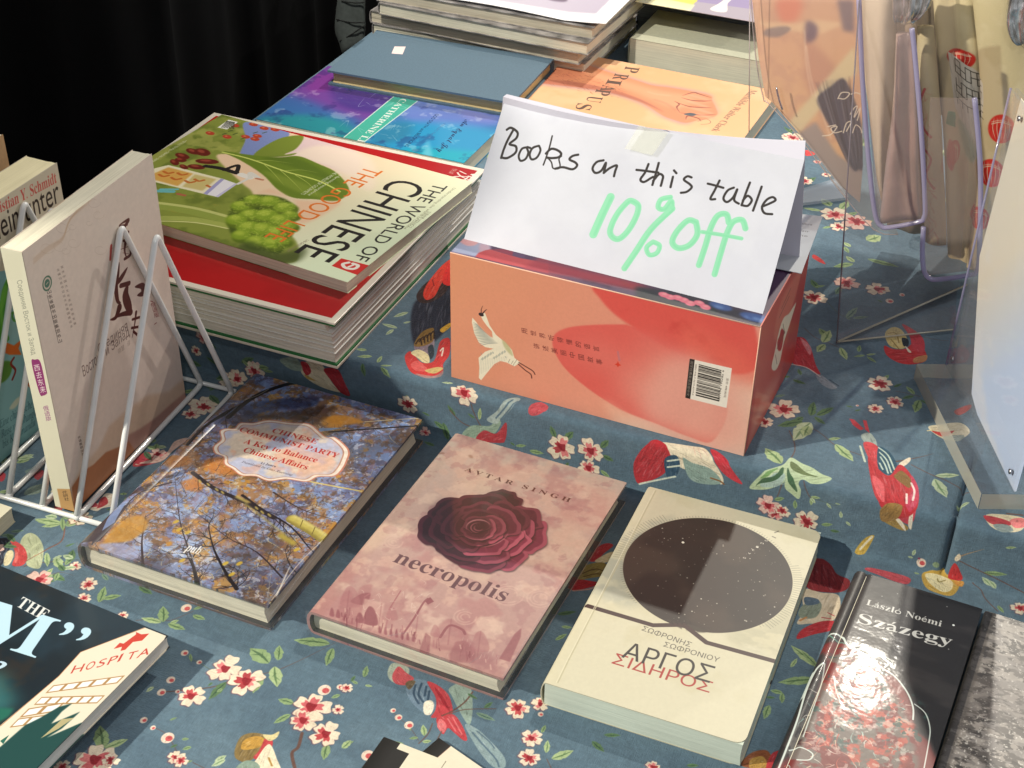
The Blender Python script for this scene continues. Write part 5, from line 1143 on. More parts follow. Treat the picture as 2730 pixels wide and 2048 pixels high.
['L','#c2672c',.9,2.85,0,0,[427,1182,481,1193,510,1155]],
['L','#c2672c',.9,2.82,0,0,[581,1265,635,1275,663,1238]],
['L','#c2672c',.9,2.85,0,0,[304,1289,358,1299,386,1262]],
['L','#c2672c',.9,2.82,0,0,[633,1200,687,1211,715,1173]],
['L','#c2672c',.9,2.79,0,0,[802,1239,854,1249,883,1212]],
['P','#ece8ee',1,.2,0,[896,1379,848,1068,1013,1082,1019,1364]],
['P','#a7a3cc',1,.1,0,[869,1375,825,1071,862,1070,911,1377]],
['P','#c9c4de',1,.1,0,[996,1367,991,1087,1016,1086,1025,1367]],
['P','#6a2318',1,.3,1,[353,785,342,803,316,814,281,817,245,810,213,796,193,776,188,756,199,738,225,727,260,724,297,730,328,745,349,764]],
['P','#a8503a',.8,.5,1,[288,768,283,775,271,779,254,780,237,777,222,770,212,762,209,754,215,747,227,743,243,742,261,745,276,751,286,759]],
['P','#6a2318',1,.3,1,[443,764,427,787,397,800,359,802,319,791,286,770,267,744,265,716,280,693,310,680,349,678,389,689,422,710,441,736]],
['P','#a8503a',.8,.5,1,[375,742,368,751,354,756,335,756,317,751,301,742,291,730,290,719,296,710,310,705,329,705,348,711,363,720,373,731]],
['P','#6a2318',1,.3,1,[611,831,608,855,586,881,548,905,502,922,458,928,424,922,406,905,409,881,431,854,469,830,515,814,559,808,594,814]],
['P','#a8503a',.8,.5,1,[536,841,534,851,523,862,505,873,483,881,462,885,446,883,438,877,440,867,451,855,470,844,491,837,512,833,528,835]],
['P','#6a2318',1,.3,1,[329,910,317,927,291,939,257,941,220,935,188,920,168,901,163,880,175,863,200,851,235,848,272,855,304,869,324,889]],
['P','#a8503a',.8,.5,1,[263,893,258,900,246,904,230,905,212,901,197,895,187,887,185,879,190,872,202,868,218,867,236,870,251,876,261,884]],
['P','#6a2318',1,.3,1,[324,1062,310,1072,288,1073,261,1065,235,1050,215,1031,205,1011,207,995,221,985,243,984,270,991,295,1006,315,1026,325,1045]],
['P','#a8503a',.8,.5,1,[272,1035,266,1039,256,1039,243,1035,231,1028,221,1019,216,1010,216,1003,222,1000,232,1000,245,1004,257,1011,267,1020,272,1029]],
['P','#6a2318',1,.3,1,[575,988,570,1009,550,1028,518,1043,482,1049,447,1046,421,1035,410,1017,415,997,435,977,466,963,503,956,538,959,564,970]],
['P','#a8503a',.8,.5,1,[511,987,508,995,498,1003,483,1009,465,1013,449,1012,437,1008,432,1001,434,992,444,984,459,978,477,975,493,976,505,980]],
['P','#6a2318',1,.3,1,[452,1079,442,1089,423,1093,399,1091,374,1082,354,1068,342,1053,341,1039,351,1028,370,1024,394,1027,419,1036,439,1049,451,1065]],
['P','#a8503a',.8,.5,1,[402,1059,397,1063,389,1065,377,1063,365,1059,356,1053,350,1046,349,1040,353,1036,362,1035,373,1037,385,1041,395,1047,401,1054]],
['P','#6a2318',1,.3,1,[343,964,337,981,320,995,297,1002,271,1002,247,995,231,981,225,964,231,946,247,932,271,925,297,925,320,932,337,946]],
['P','#a8503a',.8,.5,1,[290,954,287,961,280,967,268,970,256,970,245,967,237,961,234,954,237,948,245,942,256,939,268,939,280,942,287,948]],
['L','#2a2320',1,5.37,0,0,[555,948,703,915,879,918]],
['L','#2a2320',1,4.09,0,0,[879,918,797,789,746,925]],
['L','#eee8de',1,6.93,0,0,[933,921,1041,928]],
['L','#e2ddd2',1,4.46,0,0,[1041,928,986,855,1100,893]],
['L','#e2ddd2',1,3.23,0,0,[1035,965,1019,1078]],
['L','#c48468',1,2.83,0,0,[1097,912,1162,908]],
['L','#6fb6b8',1,4.74,0,0,[453,1561,619,1481]],
['L','#70bcc0',1,2.77,0,0,[498,1501,626,1426]],
['L','#b4644a',1,3.14,0,0,[681,1494,752,1486]],
['P','#b8442c',1,.3,1,[214,395,206,409,190,418,170,421,148,417,129,407,117,393,115,378,123,364,138,355,159,352,181,356,200,366,211,380]],
['P','#e08a60',.8,.3,1,[165,380,163,385,159,388,152,390,145,390,139,388,134,385,133,380,134,376,139,373,145,371,152,371,159,373,163,376]],
['P','#b8442c',1,.3,1,[398,376,391,389,375,398,354,401,332,398,314,388,302,374,300,358,307,344,323,335,344,332,366,336,384,346,396,360]],
['P','#e08a60',.8,.3,1,[349,361,348,365,343,368,337,370,330,370,323,368,319,365,317,361,319,356,323,353,330,351,337,351,343,353,348,356]],
['P','#b8442c',1,.3,1,[547,288,540,302,524,311,503,314,481,310,463,300,451,286,449,270,456,257,472,248,493,245,515,248,534,258,545,272]],
['P','#e08a60',.8,.3,1,[499,273,497,277,493,281,486,283,479,283,473,281,468,277,467,273,468,269,473,265,479,263,486,263,493,265,497,269]],
['P','#b8442c',1,.3,1,[447,35,440,49,424,58,403,61,381,57,363,47,351,33,349,18,356,4,372,-5,393,-8,415,-5,433,5,445,19]],
['P','#e08a60',.8,.3,1,[398,20,396,24,392,27,386,29,378,29,372,27,368,24,366,20,368,15,372,12,378,10,386,10,392,12,396,15]],
['P','#b8442c',1,.3,1,[587,51,579,65,563,74,543,77,521,74,502,64,490,50,488,34,496,20,511,11,532,8,554,12,573,22,584,36]],
['P','#e08a60',.8,.3,1,[538,36,536,41,532,44,525,46,518,46,512,44,507,41,506,36,507,32,512,28,518,27,525,27,532,28,536,32]],
['P','#b8442c',1,.3,1,[652,284,645,298,629,307,608,310,586,306,567,296,556,282,554,266,561,253,577,244,598,241,619,244,638,254,650,268]],
['P','#e08a60',.8,.3,1,[603,269,602,273,597,277,591,279,584,279,577,277,573,273,571,269,573,265,577,261,584,259,591,259,597,261,602,265]],
['P','#b8442c',1,.3,1,[310,143,303,157,287,166,266,169,244,165,226,155,214,141,212,126,219,112,235,103,256,100,278,104,296,114,308,128]],
['P','#e08a60',.8,.3,1,[261,128,259,132,255,136,249,138,241,138,235,136,231,132,229,128,231,124,235,120,241,118,249,118,255,120,259,124]],
['P','#b8442c',1,.3,1,[691,22,683,35,668,45,647,47,625,44,606,34,595,20,592,4,600,-9,615,-19,636,-22,658,-18,677,-8,688,6]],
['P','#e08a60',.8,.3,1,[642,6,640,11,636,14,629,16,622,16,616,14,612,11,610,6,612,2,616,-1,622,-3,629,-3,636,-1,640,2]],
['P','#b8442c',1,.3,1,[631,220,623,233,608,243,587,246,565,242,546,232,535,218,532,202,540,189,555,179,576,176,598,180,617,190,629,204]],
['P','#e08a60',.8,.3,1,[582,205,581,209,576,213,570,214,563,214,556,213,552,209,550,205,552,200,556,197,563,195,570,195,576,197,581,200]],
['L','#45542a',1,1.32,0,0,[281,349,297,309]],
['L','#45542a',1,1.32,0,0,[290,267,306,226]],
['L','#45542a',1,1.32,0,0,[368,298,384,257]],
['L','#45542a',1,1.32,0,0,[514,181,531,140]],
['L','#45542a',1,1.32,0,0,[589,137,606,96]],
['L','#45542a',1,1.31,0,0,[491,341,507,301]],
['L','#5a7430',.8,.94,0,2,[1278,1713,1295,1706]],
['L','#d2b24c',.8,.94,0,2,[862,1876,877,1854]],
['L','#3e5a2c',.8,.95,0,2,[758,1864,828,1877]],
['L','#d2b24c',.8,.96,0,2,[1098,1568,1141,1555]],
['L','#5a7430',.8,.98,0,2,[659,1545,727,1577]],
['L','#e2903a',.8,.96,0,2,[1094,1520,1103,1497]],
['L','#a8b858',.8,.97,0,2,[688,1612,717,1616]],
['L','#a8b858',.8,.95,0,2,[1215,1594,1278,1570]],
['L','#d2b24c',.8,.96,0,2,[889,1698,938,1672]],
['L','#a8b858',.8,.94,0,2,[1294,1711,1352,1685]],
['L','#a8b858',.8,.95,0,2,[1085,1659,1155,1686]],
['L','#d2b24c',.8,.94,0,2,[1027,1793,1075,1779]],
['L','#e2903a',.8,.97,0,2,[1068,1492,1123,1479]],
['L','#a8b858',.8,.97,0,2,[732,1673,802,1666]],
['L','#d2b24c',.8,.96,0,2,[1046,1580,1125,1578]],
['L','#e2903a',.8,.96,0,2,[930,1670,966,1646]],
['L','#e2903a',.8,.96,0,2,[786,1751,866,1756]],
['L','#a8b858',.8,.98,0,2,[686,1513,729,1461]],
['L','#e2903a',.8,.98,0,2,[812,1463,870,1494]],
['L','#d2b24c',.8,.96,0,2,[740,1783,755,1761]],
['L','#5a7430',.8,.96,0,2,[1080,1528,1096,1522]],
['L','#5a7430',.8,.98,0,2,[646,1545,682,1488]],
['L','#d2b24c',.8,.98,0,2,[879,1408,935,1447]],
['L','#5a7430',.8,.96,0,2,[1042,1608,1053,1568]],
['L','#5a7430',.8,.98,0,2,[1047,1387,1097,1430]],
['L','#d2b24c',.8,.95,0,2,[1061,1726,1069,1687]],
['L','#5a7430',.8,.95,0,2,[981,1783,1060,1785]],
['L','#3e5a2c',.8,.95,0,2,[1160,1644,1200,1593]],
['L','#5a7430',.8,.94,0,2,[1117,1745,1182,1768]],
['L','#3e5a2c',.8,.95,0,2,[771,1802,804,1782]],
['L','#d2b24c',.8,.97,0,2,[1052,1497,1096,1481]],
['L','#a8b858',.8,.95,0,2,[710,1822,747,1791]],
['L','#3e5a2c',.8,.97,0,2,[638,1638,690,1628]],
['L','#a8b858',.8,.94,0,2,[1287,1700,1315,1696]],
['L','#e2903a',.8,.95,0,2,[832,1770,898,1765]],
['L','#d2b24c',.8,.95,0,2,[913,1776,928,1730]],
['L','#5a7430',.8,.96,0,2,[670,1759,688,1719]],
['L','#a8b858',.8,.98,0,2,[573,1586,569,1551]],
['L','#e2903a',.8,.96,0,2,[989,1599,1022,1566]],
['L','#3e5a2c',.8,.94,0,2,[1259,1732,1271,1690]],
['P','#f4f2e8',1,0,0,[147,253,132,63,240,59,252,242]],
['l','#3a3a34',1,.78,0,0,[179,237,137,92]],
['l','#3a3a34',1,.78,0,0,[194,233,146,91]],
['l','#3a3a34',1,.78,0,0,[209,228,156,89]],
['l','#3a3a34',1,.78,0,0,[223,223,166,87]],
['l','#3a3a34',1,.78,0,0,[238,219,175,85]],
['l','#3a3a34',1,.78,0,0,[253,214,185,84]],
['l','#3a3a34',1,.78,0,0,[267,209,195,82]],
['l','#3a3a34',1,.78,0,0,[282,205,205,80]],
['l','#3a3a34',1,.78,0,0,[297,200,214,79]],
['T','• PIONEERS • BIOMES • TRAVEL STYLES •','#e9ead0',10.5,121.1,8.4,61.8,-3,.11,.9,0,0,.727],
['T','CHINESE','#2a2522',216,27.7,215.1,181.4,37,.23,1,-.012,0,.727],
['T','THE WORLD OF','#2c2824',252.3,19.1,262.5,165.8,13.47,-.94,1,-.018,0,.727],
['T','THE GOOD LIFE','#e87a2e',181.5,22.3,178.5,173.1,19.5,.39,1,.038,0,.727],
['T','Understanding the world of Chinese','#8f8c70',270.4,17.9,271.6,103,3,-.04,.9,0,0,.727],
['T','汉语世界 2023 NO.2','#7e7a62',273.3,65.8,273.5,98.7,3.4,-.03,.9,0,0,.727],
['T','THE WORLD OF GOURMETS','#e4e6cc',162.9,42.6,160.6,95.5,4,.17,1,.01,0,.727],
['T','A farming resurgence','#e4e6cc',169.3,45.9,167,94,3.4,.16,1,.01,0,.727],
['T','LAB-GROWN MEAT','#8a7a68',212,158.9,208.4,183.2,2.97,.44,1,0,0,.727],
['P','#d8322c',1,0,0,[2544,1841,2543,1702,2812,1682,2801,1857]],
['L','#f6f0e4',1,3.11,0,0,[2633,1728,2606,1772,2658,1810,2725,1790,2727,1731,2672,1724]],
['L','#f6f0e4',1,2.14,0,0,[2670,1783,2686,1745]]]),
'red_print':(297,292,3,'#efe6d6',[
['P','#c01a1c',1,0,0,[60,60,2910,60,2910,2860,60,2860]],
['C','#a81418',60,3,.45,.7,.4,1],
['P','#efe6d6',1,0,0,[0,0,2970,0,2970,60,0,60]],
['P','#efe6d6',1,0,0,[0,0,60,0,60,2920,0,2920]],
['P','#efe6d6',1,0,0,[2910,0,2970,0,2970,2920,2910,2920]],
['P','#efe6d6',1,0,0,[0,2860,2970,2860,2970,2920,0,2920]],
['T','汉','#f4ece0',277,12.2,276.4,27.9,19.99,.74,1,.03,0,.727],
['T','语','#f4ece0',289.8,11.4,287.7,30.2,17.89,2.02,1,.03,0,.727],
['T','悦读','#d8b8a8',268.9,10.7,268.2,22.1,3.99,.24,1,0,0,.727]]),
'watercolour_print':(238,152,3.6,'#4a7fb8',[
['P','#7a4aa0',1,8,1,[-413,-107,496,-188,1107,193,1103,1127,551,1086,-492,949]],
['P','#3f6fae',.9,8,1,[-338,1195,-44,844,692,1019,1033,1160,933,2060,-122,1898]],
['P','#2f9a9a',.8,6,1,[12,1541,596,1166,1159,1393,1563,2295,379,2136]],
['P','#8a3f9a',.8,4,1,[-52,186,246,215,342,554,124,657]],
['P','#4a3a8a',.8,5,1,[270,259,961,262,1116,819,601,856]],
['P','#6f86d0',1,5,1,[1298,267,2232,257,2353,533,1942,929,1364,834]],
['P','#2f9fd0',.9,8,1,[1287,1034,2370,727,2585,1581,1338,1795]],
['P','#22b4c4',.8,5,1,[1830,1412,2516,1243,2435,1615,1630,1695]],
['P','#3a7a9a',.6,5,1,[1250,1133,1503,933,1623,1276,1363,1516]],
['P','#8fd4ea',.6,2,0,[1934,1553,1821,1184,2089,1592]],
['P','#9f9ade',.5,4,1,[1805,416,2027,354,2265,492,1989,581]],
['C','#ffffff',14,7,.6,.74,.25,1],
['C','#2a2a6a',18,9,.6,.74,.35,1],
['P','#4fb8a4',1,0,0,[1039,275,1326,280,1270,1578,1039,1519]],
['l','#e6f4ea',.9,1.29,0,0,[1039,275,1039,1519]],
['l','#e6f4ea',.9,1.28,0,0,[1326,280,1270,1578]],
['T','𝐂𝐀𝐓𝐇𝐄𝐑𝐈𝐍𝐄 𝐋𝐈𝐌','#f0f6ee',113.7,43.1,120.2,168.8,7.49,-.39,1,-.022,0,.727],
['T','GOD DEATH and BELONGING','#1f3d66',163.2,61.6,168.2,144.3,4.19,-.25,1,.01,0,.727],
['T','REFLECTIONS','#4a6a9a',180.5,79.1,179.3,119.7,3,.09,.7,0,0,.727],
['T','𝓐𝓷 𝓔𝓺𝓾𝓪𝓵 𝓙𝓸𝔂','#1a2f5a',196.8,61.1,203.3,141.2,7.48,-.6,1,0,0,.727],
['L','#cfe6f0',.4,.59,0,2,[1309,1293,1396,1284,1432,1300]],
['L','#cfe6f0',.4,.64,0,2,[819,517,830,344,822,599]],
['L','#cfe6f0',.4,.62,0,2,[1232,671,1282,610,1086,611]],
['L','#cfe6f0',.4,.6,0,2,[1388,1193,1368,1025,1413,1167]],
['L','#cfe6f0',.4,.61,0,2,[1354,970,1186,852,1347,1064]],
['L','#cfe6f0',.4,.61,0,2,[907,1038,817,1028,892,894]],
['L','#cfe6f0',.4,.59,0,2,[1173,1364,1066,1263,1171,1299]],
['L','#cfe6f0',.4,.63,0,2,[866,729,818,802,774,574]],
['L','#cfe6f0',.4,.62,0,2,[1090,717,1108,555,1058,725]],
['L','#cfe6f0',.4,.6,0,2,[1390,1073,1416,1028,1418,1133]],
['L','#cfe6f0',.4,.63,0,2,[839,674,865,683,922,721]],
['L','#cfe6f0',.4,.6,0,2,[947,1291,884,1146,881,1340]],
['L','#cfe6f0',.4,.59,0,2,[1439,1250,1557,1357,1531,1330]],
['L','#cfe6f0',.4,.59,0,2,[1040,1521,1057,1595,1098,1427]]]),
'arm_print':(242,160,3.6,'#e9b183',[
['G',0,0,242,100,'#e6a878','#eeb888',1],
['C','#f0c49c',50,3,.45,.65,.5,1],
['P','#b08a92',.75,4,1,[-303,221,-22,202,243,213,561,300,931,379,1113,423,1306,394,1572,384,1774,404,1825,508,1921,673,1988,827,1942,963,1843,1062,1779,1244,1620,1222,1501,1179,1266,1016,1109,946,864,886,523,902,238,955,-130,1027,-341,1153]],
['P','#dc8f68',1,.6,1,[-286,261,-5,241,259,252,576,338,945,417,1127,461,1319,432,1585,421,1787,441,1837,545,1933,709,1999,863,1953,998,1855,1096,1764,1202,1604,1179,1486,1136,1250,972,1092,902,846,841,505,857,219,910,-150,981,-362,1108]],
['P','#a8604e',.7,1.5,1,[-236,990,205,772,636,748,1104,842,1478,1057,1131,914,676,849,219,910]],
['P','#e8a47c',.8,4,1,[310,378,1168,551,1640,557,1554,917,1064,733,573,590]],
['P','#c8785a',.5,3,1,[-373,483,4,296,329,426,205,772,-277,898]],
['R',5,200,-41.6,54,120.3,-2.2,18.6,41.4,3,9,.5,.8,.7,.4,-.3,.9,['#8a4436','#a05a48']],
['L','#7c3c30',.85,1.94,.35,2,[1522,625,1642,643,1761,606,1837,547]],
['L','#f2b896',.5,1.55,1,2,[1544,663,1664,681,1783,644,1858,585]],
['L','#7c3c30',.85,1.92,.35,2,[1527,766,1671,804,1789,768,1896,726]],
['L','#f2b896',.5,1.53,1,2,[1549,803,1693,842,1810,805,1917,764]],
['L','#7c3c30',.85,1.88,.35,2,[1633,996,1771,971,1888,935,1985,866]],
['L','#f2b896',.5,1.5,1,2,[1655,1032,1792,1007,1908,971,2005,903]],
['L','#7c3c30',.85,1.93,.35,2,[1484,743,1555,796,1559,882,1633,996]],
['L','#f2b896',.5,1.54,1,2,[1506,781,1577,833,1581,919,1655,1032]],
['L','#7c3c30',.85,1.86,.35,2,[1745,1132,1732,1033,1846,1040,1899,1098]],
['L','#f2b896',.5,1.48,1,2,[1766,1168,1753,1069,1867,1076,1920,1134]],
['L','#7c3c30',.85,1.95,.35,2,[1513,573,1592,444,1666,453,1818,489]],
['L','#f2b896',.5,1.55,1,2,[1535,611,1614,483,1688,491,1840,528]],
['P','#4a5560',.9,.4,1,[1683,1014,1729,949,1801,956,1784,1007,1736,1020]],
['P','#eba988',.6,1.5,1,[1823,562,1808,572,1771,576,1718,573,1661,563,1611,548,1577,532,1567,517,1582,506,1619,502,1672,505,1729,515,1779,530,1813,547]],
['P','#eba988',.6,1.5,1,[1862,730,1847,741,1810,745,1758,742,1701,732,1650,717,1617,700,1606,685,1621,675,1658,671,1711,674,1768,684,1818,699,1852,715]],
['P','#eba988',.6,1.5,1,[1960,867,1945,878,1908,882,1855,878,1798,868,1748,854,1714,837,1704,822,1719,811,1756,807,1808,811,1865,821,1916,835,1949,852]],
['P','#eba988',.6,1.5,1,[2050,983,2035,994,1997,998,1945,994,1888,984,1838,970,1804,953,1794,938,1809,927,1846,923,1898,927,1955,937,2006,952,2039,968]],
['L','#9a6a58',.9,.87,0,0,[1870,1112,1925,1022,1987,1055,1990,1116,1923,1170]],
['L','#c87c60',.5,2.58,1.5,0,[1276,801,1422,840,1577,959]],
['L','#f0b694',.5,2.62,1.5,0,[1147,641,1243,661,1393,633]],
['T','𝐏','#5e463c',68.7,10,71.4,26.3,16.77,-2.76,1,-.026,0,.727],
['T','𝐑','#5e463c',65.1,34,67.7,49.9,16.76,-2.82,1,-.026,0,.727],
['T','𝐈','#5e463c',63.7,51.1,66.4,66.8,16.76,-2.85,1,-.026,0,.727],
['T','𝐀','#5e463c',64.1,68.3,66.8,83.7,16.76,-2.87,1,-.026,0,.727],
['T','𝐏','#5e463c',62.4,81.9,65.1,97.1,16.75,-2.91,1,-.026,0,.727],
['T','𝐔','#5e463c',61.2,102.2,63.8,117.1,16.74,-2.95,1,-.026,0,.727],
['T','𝐒','#5e463c',58,124.9,60.6,139.5,16.73,-3.01,1,-.026,0,.727],
['T','𝐌𝐚𝐭𝐡𝐢𝐥𝐝𝐞 𝐖𝐚𝐥𝐭𝐞𝐫 𝐂𝐥𝐚𝐫𝐤','#8a6050',212.9,8.8,206.4,126.5,7.99,.44,1,-.028,0,.727]]),
'carton_front_print':(241.8,114.1,4,'#e49c80',[
['G',0,0,180,80,'#dc946e','#e69684',1],
['P','#e9a284',.5,14,1,[1058,1391,2062,1264,1988,436,1510,437]],
['P','#ecc2ae',.9,8,1,[1312,1285,2068,1321,2650,1141,2686,499,2007,650]],
['P','#dc5048',.92,1,1,[1166,-17,1211,76,1325,178,1499,264,1720,350,1879,386,2222,448,2436,305,2271,-168,1835,-141,1469,-187]],
['c','#c23230',20,3,.5,.7,.5,1,[1244,15,1853,74,2214,370,1980,357,1496,212],3],
['P','#e8705c',.5,5,1,[1820,122,2196,189,2451,434,2109,482,1923,373]],
['P','#dd5750',.85,.6,1,[1414,253,1187,319,992,394,883,477,855,569,889,672,969,776,1113,877,1295,966,1474,1027,1738,1061,1986,1098,2167,1083,2255,769,2114,535,1863,363,1619,271,1450,251]],
['P','#e8a08e',.75,12,1,[1002,639,1270,506,1461,618,1416,886,1794,985,2164,1055,2184,652,1748,397,1502,304,1638,538]],
['P','#e8a898',.75,7,1,[1808,407,2225,475,2398,1007,1925,1088,1608,971]],
['P','#ecc0a6',.5,4,1,[1295,966,1553,1075,1832,1162,1432,1158]],
['P','#eee6cc',1,0,0,[248,474,293,459,309,497,333,560,386,631,465,680,524,734,545,800,597,828,546,879,480,862,427,863,375,907,309,1015,262,1095,242,1079,246,974,239,888,295,814,367,765,295,771,241,743,202,668,182,574,186,530,222,563,254,611,334,660,360,666,353,611,307,568,274,527]],
['L','#8c948c',.75,.82,0,2,[191,571,226,582,261,609]],
['L','#f6f0dc',.8,.68,0,2,[195,558,261,596]],
['L','#8c948c',.75,.82,0,2,[192,586,232,592,271,615]],
['L','#f6f0dc',.8,.68,0,2,[196,572,271,603]],
['L','#8c948c',.75,.82,0,2,[193,601,237,603,282,622]],
['L','#f6f0dc',.8,.68,0,2,[197,587,282,609]],
['L','#8c948c',.75,.82,0,2,[193,616,243,614,292,629]],
['L','#f6f0dc',.8,.68,0,2,[197,602,292,616]],
['L','#8c948c',.75,.82,0,2,[194,631,248,625,302,636]],
['L','#f6f0dc',.8,.69,0,2,[198,617,302,623]],
['L','#8c948c',.75,.82,0,2,[195,646,254,636,313,642]],
['L','#f6f0dc',.8,.69,0,2,[199,632,313,630]],
['L','#8c948c',.75,.82,0,2,[196,661,260,647,323,649]],
['L','#f6f0dc',.8,.69,0,2,[200,648,323,636]],
['L','#8c948c',.75,.83,0,2,[196,677,265,658,333,656]],
['L','#f6f0dc',.8,.69,0,2,[200,663,333,643]],
['L','#8c948c',.75,.83,0,2,[204,690,274,668,344,663]],
['L','#f6f0dc',.8,.69,0,2,[208,676,344,650]],
['L','#8c948c',.75,.83,0,2,[211,703,283,678,354,669]],
['L','#f6f0dc',.8,.69,0,2,[215,689,354,657]],
['L','#8c948c',.75,.83,0,2,[219,716,292,688,365,676]],
['L','#f6f0dc',.8,.69,0,2,[223,702,364,663]],
['L','#8c948c',.75,.83,0,2,[226,730,301,698,375,683]],
['L','#f6f0dc',.8,.69,0,2,[230,716,375,670]],
['L','#8c948c',.75,.83,0,2,[233,743,310,708,385,690]],
['L','#f6f0dc',.8,.69,0,2,[237,729,385,677]],
['L','#8c948c',.75,.83,0,2,[241,756,318,718,396,697]],
['L','#f6f0dc',.8,.69,0,2,[245,742,396,684]],
['L','#8c948c',.75,.83,0,2,[248,770,327,728,406,703]],
['L','#f6f0dc',.8,.69,0,2,[252,756,406,690]],
['L','#98a098',.6,.69,0,2,[334,717,321,792]],
['L','#98a098',.6,.69,0,2,[346,718,335,791]],
['L','#98a098',.6,.69,0,2,[357,720,349,791]],
['L','#98a098',.6,.69,0,2,[369,721,363,790]],
['L','#98a098',.6,.69,0,2,[381,722,377,789]],
['L','#98a098',.6,.68,0,2,[392,724,391,788]],
['L','#98a098',.6,.68,0,2,[404,725,405,787]],
['L','#98a098',.6,.68,0,2,[416,727,418,787]],
['L','#98a098',.6,.68,0,2,[427,728,432,786]],
['L','#98a098',.6,.68,0,2,[439,730,446,785]],
['L','#5f7078',.8,.84,0,2,[255,895,249,1047]],
['L','#d8dcd0',.7,.56,0,2,[262,894,257,1030]],
['L','#5f7078',.8,.84,0,2,[270,889,264,1033]],
['L','#d8dcd0',.7,.56,0,2,[277,887,272,1017]],
['L','#5f7078',.8,.84,0,2,[286,883,279,1019]],
['L','#d8dcd0',.7,.56,0,2,[292,881,287,1003]],
['L','#5f7078',.8,.83,0,2,[301,877,295,1005]],
['L','#d8dcd0',.7,.56,0,2,[308,875,303,990]],
['L','#5f7078',.8,.83,0,2,[316,871,310,991]],
['L','#d8dcd0',.7,.56,0,2,[323,869,318,977]],
['L','#5f7078',.8,.83,0,2,[331,865,325,977]],
['L','#d8dcd0',.7,.55,0,2,[338,863,333,963]],
['L','#5f7078',.8,.83,0,2,[347,858,341,963]],
['L','#d8dcd0',.7,.55,0,2,[353,856,349,950]],
['L','#5f7078',.8,.83,0,2,[362,852,356,949]],
['L','#d8dcd0',.7,.55,0,2,[368,850,364,937]],
['L','#5f7078',.8,.83,0,2,[377,846,371,935]],
['L','#d8dcd0',.7,.55,0,2,[384,844,379,924]],
['L','#5f7078',.8,.83,0,2,[392,840,386,921]],
['L','#d8dcd0',.7,.55,0,2,[399,838,394,910]],
['L','#5f7078',.8,.83,0,2,[407,834,401,907]],
['L','#d8dcd0',.7,.55,0,2,[414,832,409,897]],
['L','#5f7078',.8,.83,0,2,[422,828,416,893]],
['L','#d8dcd0',.7,.55,0,2,[429,826,424,884]],
['L','#5f7078',.8,.83,0,2,[437,822,431,879]],
['L','#d8dcd0',.7,.55,0,2,[444,820,439,871]],
['L','#5f7078',.8,.83,0,2,[452,816,446,865]],
['L','#d8dcd0',.7,.55,0,2,[459,814,454,858]],
['L','#5f7078',.8,.82,0,2,[467,810,461,851]],
['L','#d8dcd0',.7,.55,0,2,[474,808,469,845]],
['L','#5f7078',.8,.82,0,2,[482,803,476,838]],
['L','#d8dcd0',.7,.55,0,2,[489,802,484,832]],
['L','#7f8c86',.8,.42,0,0,[259,836,267,847]],
['L','#7f8c86',.8,.42,0,0,[308,849,316,860]],
['L','#7f8c86',.8,.41,0,0,[357,801,365,812]],
['L','#7f8c86',.8,.41,0,0,[406,814,414,824]],
['L','#7f8c86',.8,.41,0,0,[454,766,462,777]],
['L','#7f8c86',.8,.42,0,0,[286,870,294,881]],
['L','#7f8c86',.8,.41,0,0,[334,822,342,833]],
['L','#7f8c86',.8,.41,0,0,[383,835,391,845]],
['L','#7f8c86',.8,.41,0,0,[432,787,440,797]],
['L','#7f8c86',.8,.42,0,0,[263,891,271,902]],
['L','#7f8c86',.8,.42,0,0,[312,843,320,854]],
['L','#7f8c86',.8,.41,0,0,[361,795,369,806]],
['L','#7f8c86',.8,.41,0,0,[410,808,418,818]],
['L','#7f8c86',.8,.41,0,0,[458,760,466,771]],
['L','#7f8c86',.8,.42,0,0,[290,864,298,875]],
['L','#7f8c86',.8,.41,0,0,[338,816,346,827]],
['L','#7f8c86',.8,.41,0,0,[387,829,395,839]],
['L','#7f8c86',.8,.41,0,0,[436,781,444,791]],
['L','#7f8c86',.8,.42,0,0,[267,885,275,896]],
['L','#7f8c86',.8,.42,0,0,[316,837,324,848]],
['L','#7f8c86',.8,.42,0,0,[365,850,373,860]],
['L','#7f8c86',.8,.41,0,0,[413,802,421,812]],
['L','#7f8c86',.8,.41,0,0,[462,754,470,765]],
['L','#7f8c86',.8,.42,0,0,[294,858,302,869]],
['L','#7f8c86',.8,.41,0,0,[342,810,350,821]],
['L','#7f8c86',.8,.41,0,0,[391,823,399,833]],
['L','#7f8c86',.8,.41,0,0,[439,775,447,786]],
['L','#7f8c86',.8,.42,0,0,[271,879,279,890]],
['L','#7f8c86',.8,.42,0,0,[320,831,328,842]],
['L','#7f8c86',.8,.42,0,0,[369,844,377,854]],
['L','#7f8c86',.8,.41,0,0,[417,796,425,806]],
['L','#7f8c86',.8,.41,0,0,[466,808,474,819]],
['L','#7f8c86',.8,.42,0,0,[297,852,305,863]],
['L','#7f8c86',.8,.41,0,0,[346,804,354,815]],
['L','#7f8c86',.8,.41,0,0,[395,817,403,827]],
['L','#7f8c86',.8,.41,0,0,[443,769,451,780]],
['L','#7f8c86',.8,.42,0,0,[275,873,283,884]],
['L','#7f8c86',.8,.42,0,0,[324,825,332,836]],
['L','#7f8c86',.8,.41,0,0,[373,838,381,848]],
['L','#7f8c86',.8,.41,0,0,[421,790,429,800]],
['P','#b9b888',.8,.6,1,[438,659,504,711,531,789,465,736]],
['L','#3a1c16',1,.95,0,1,[265,488,261,440,275,397]],
['L','#3a1c16',1,1.35,0,1,[261,489,287,447,309,420]],
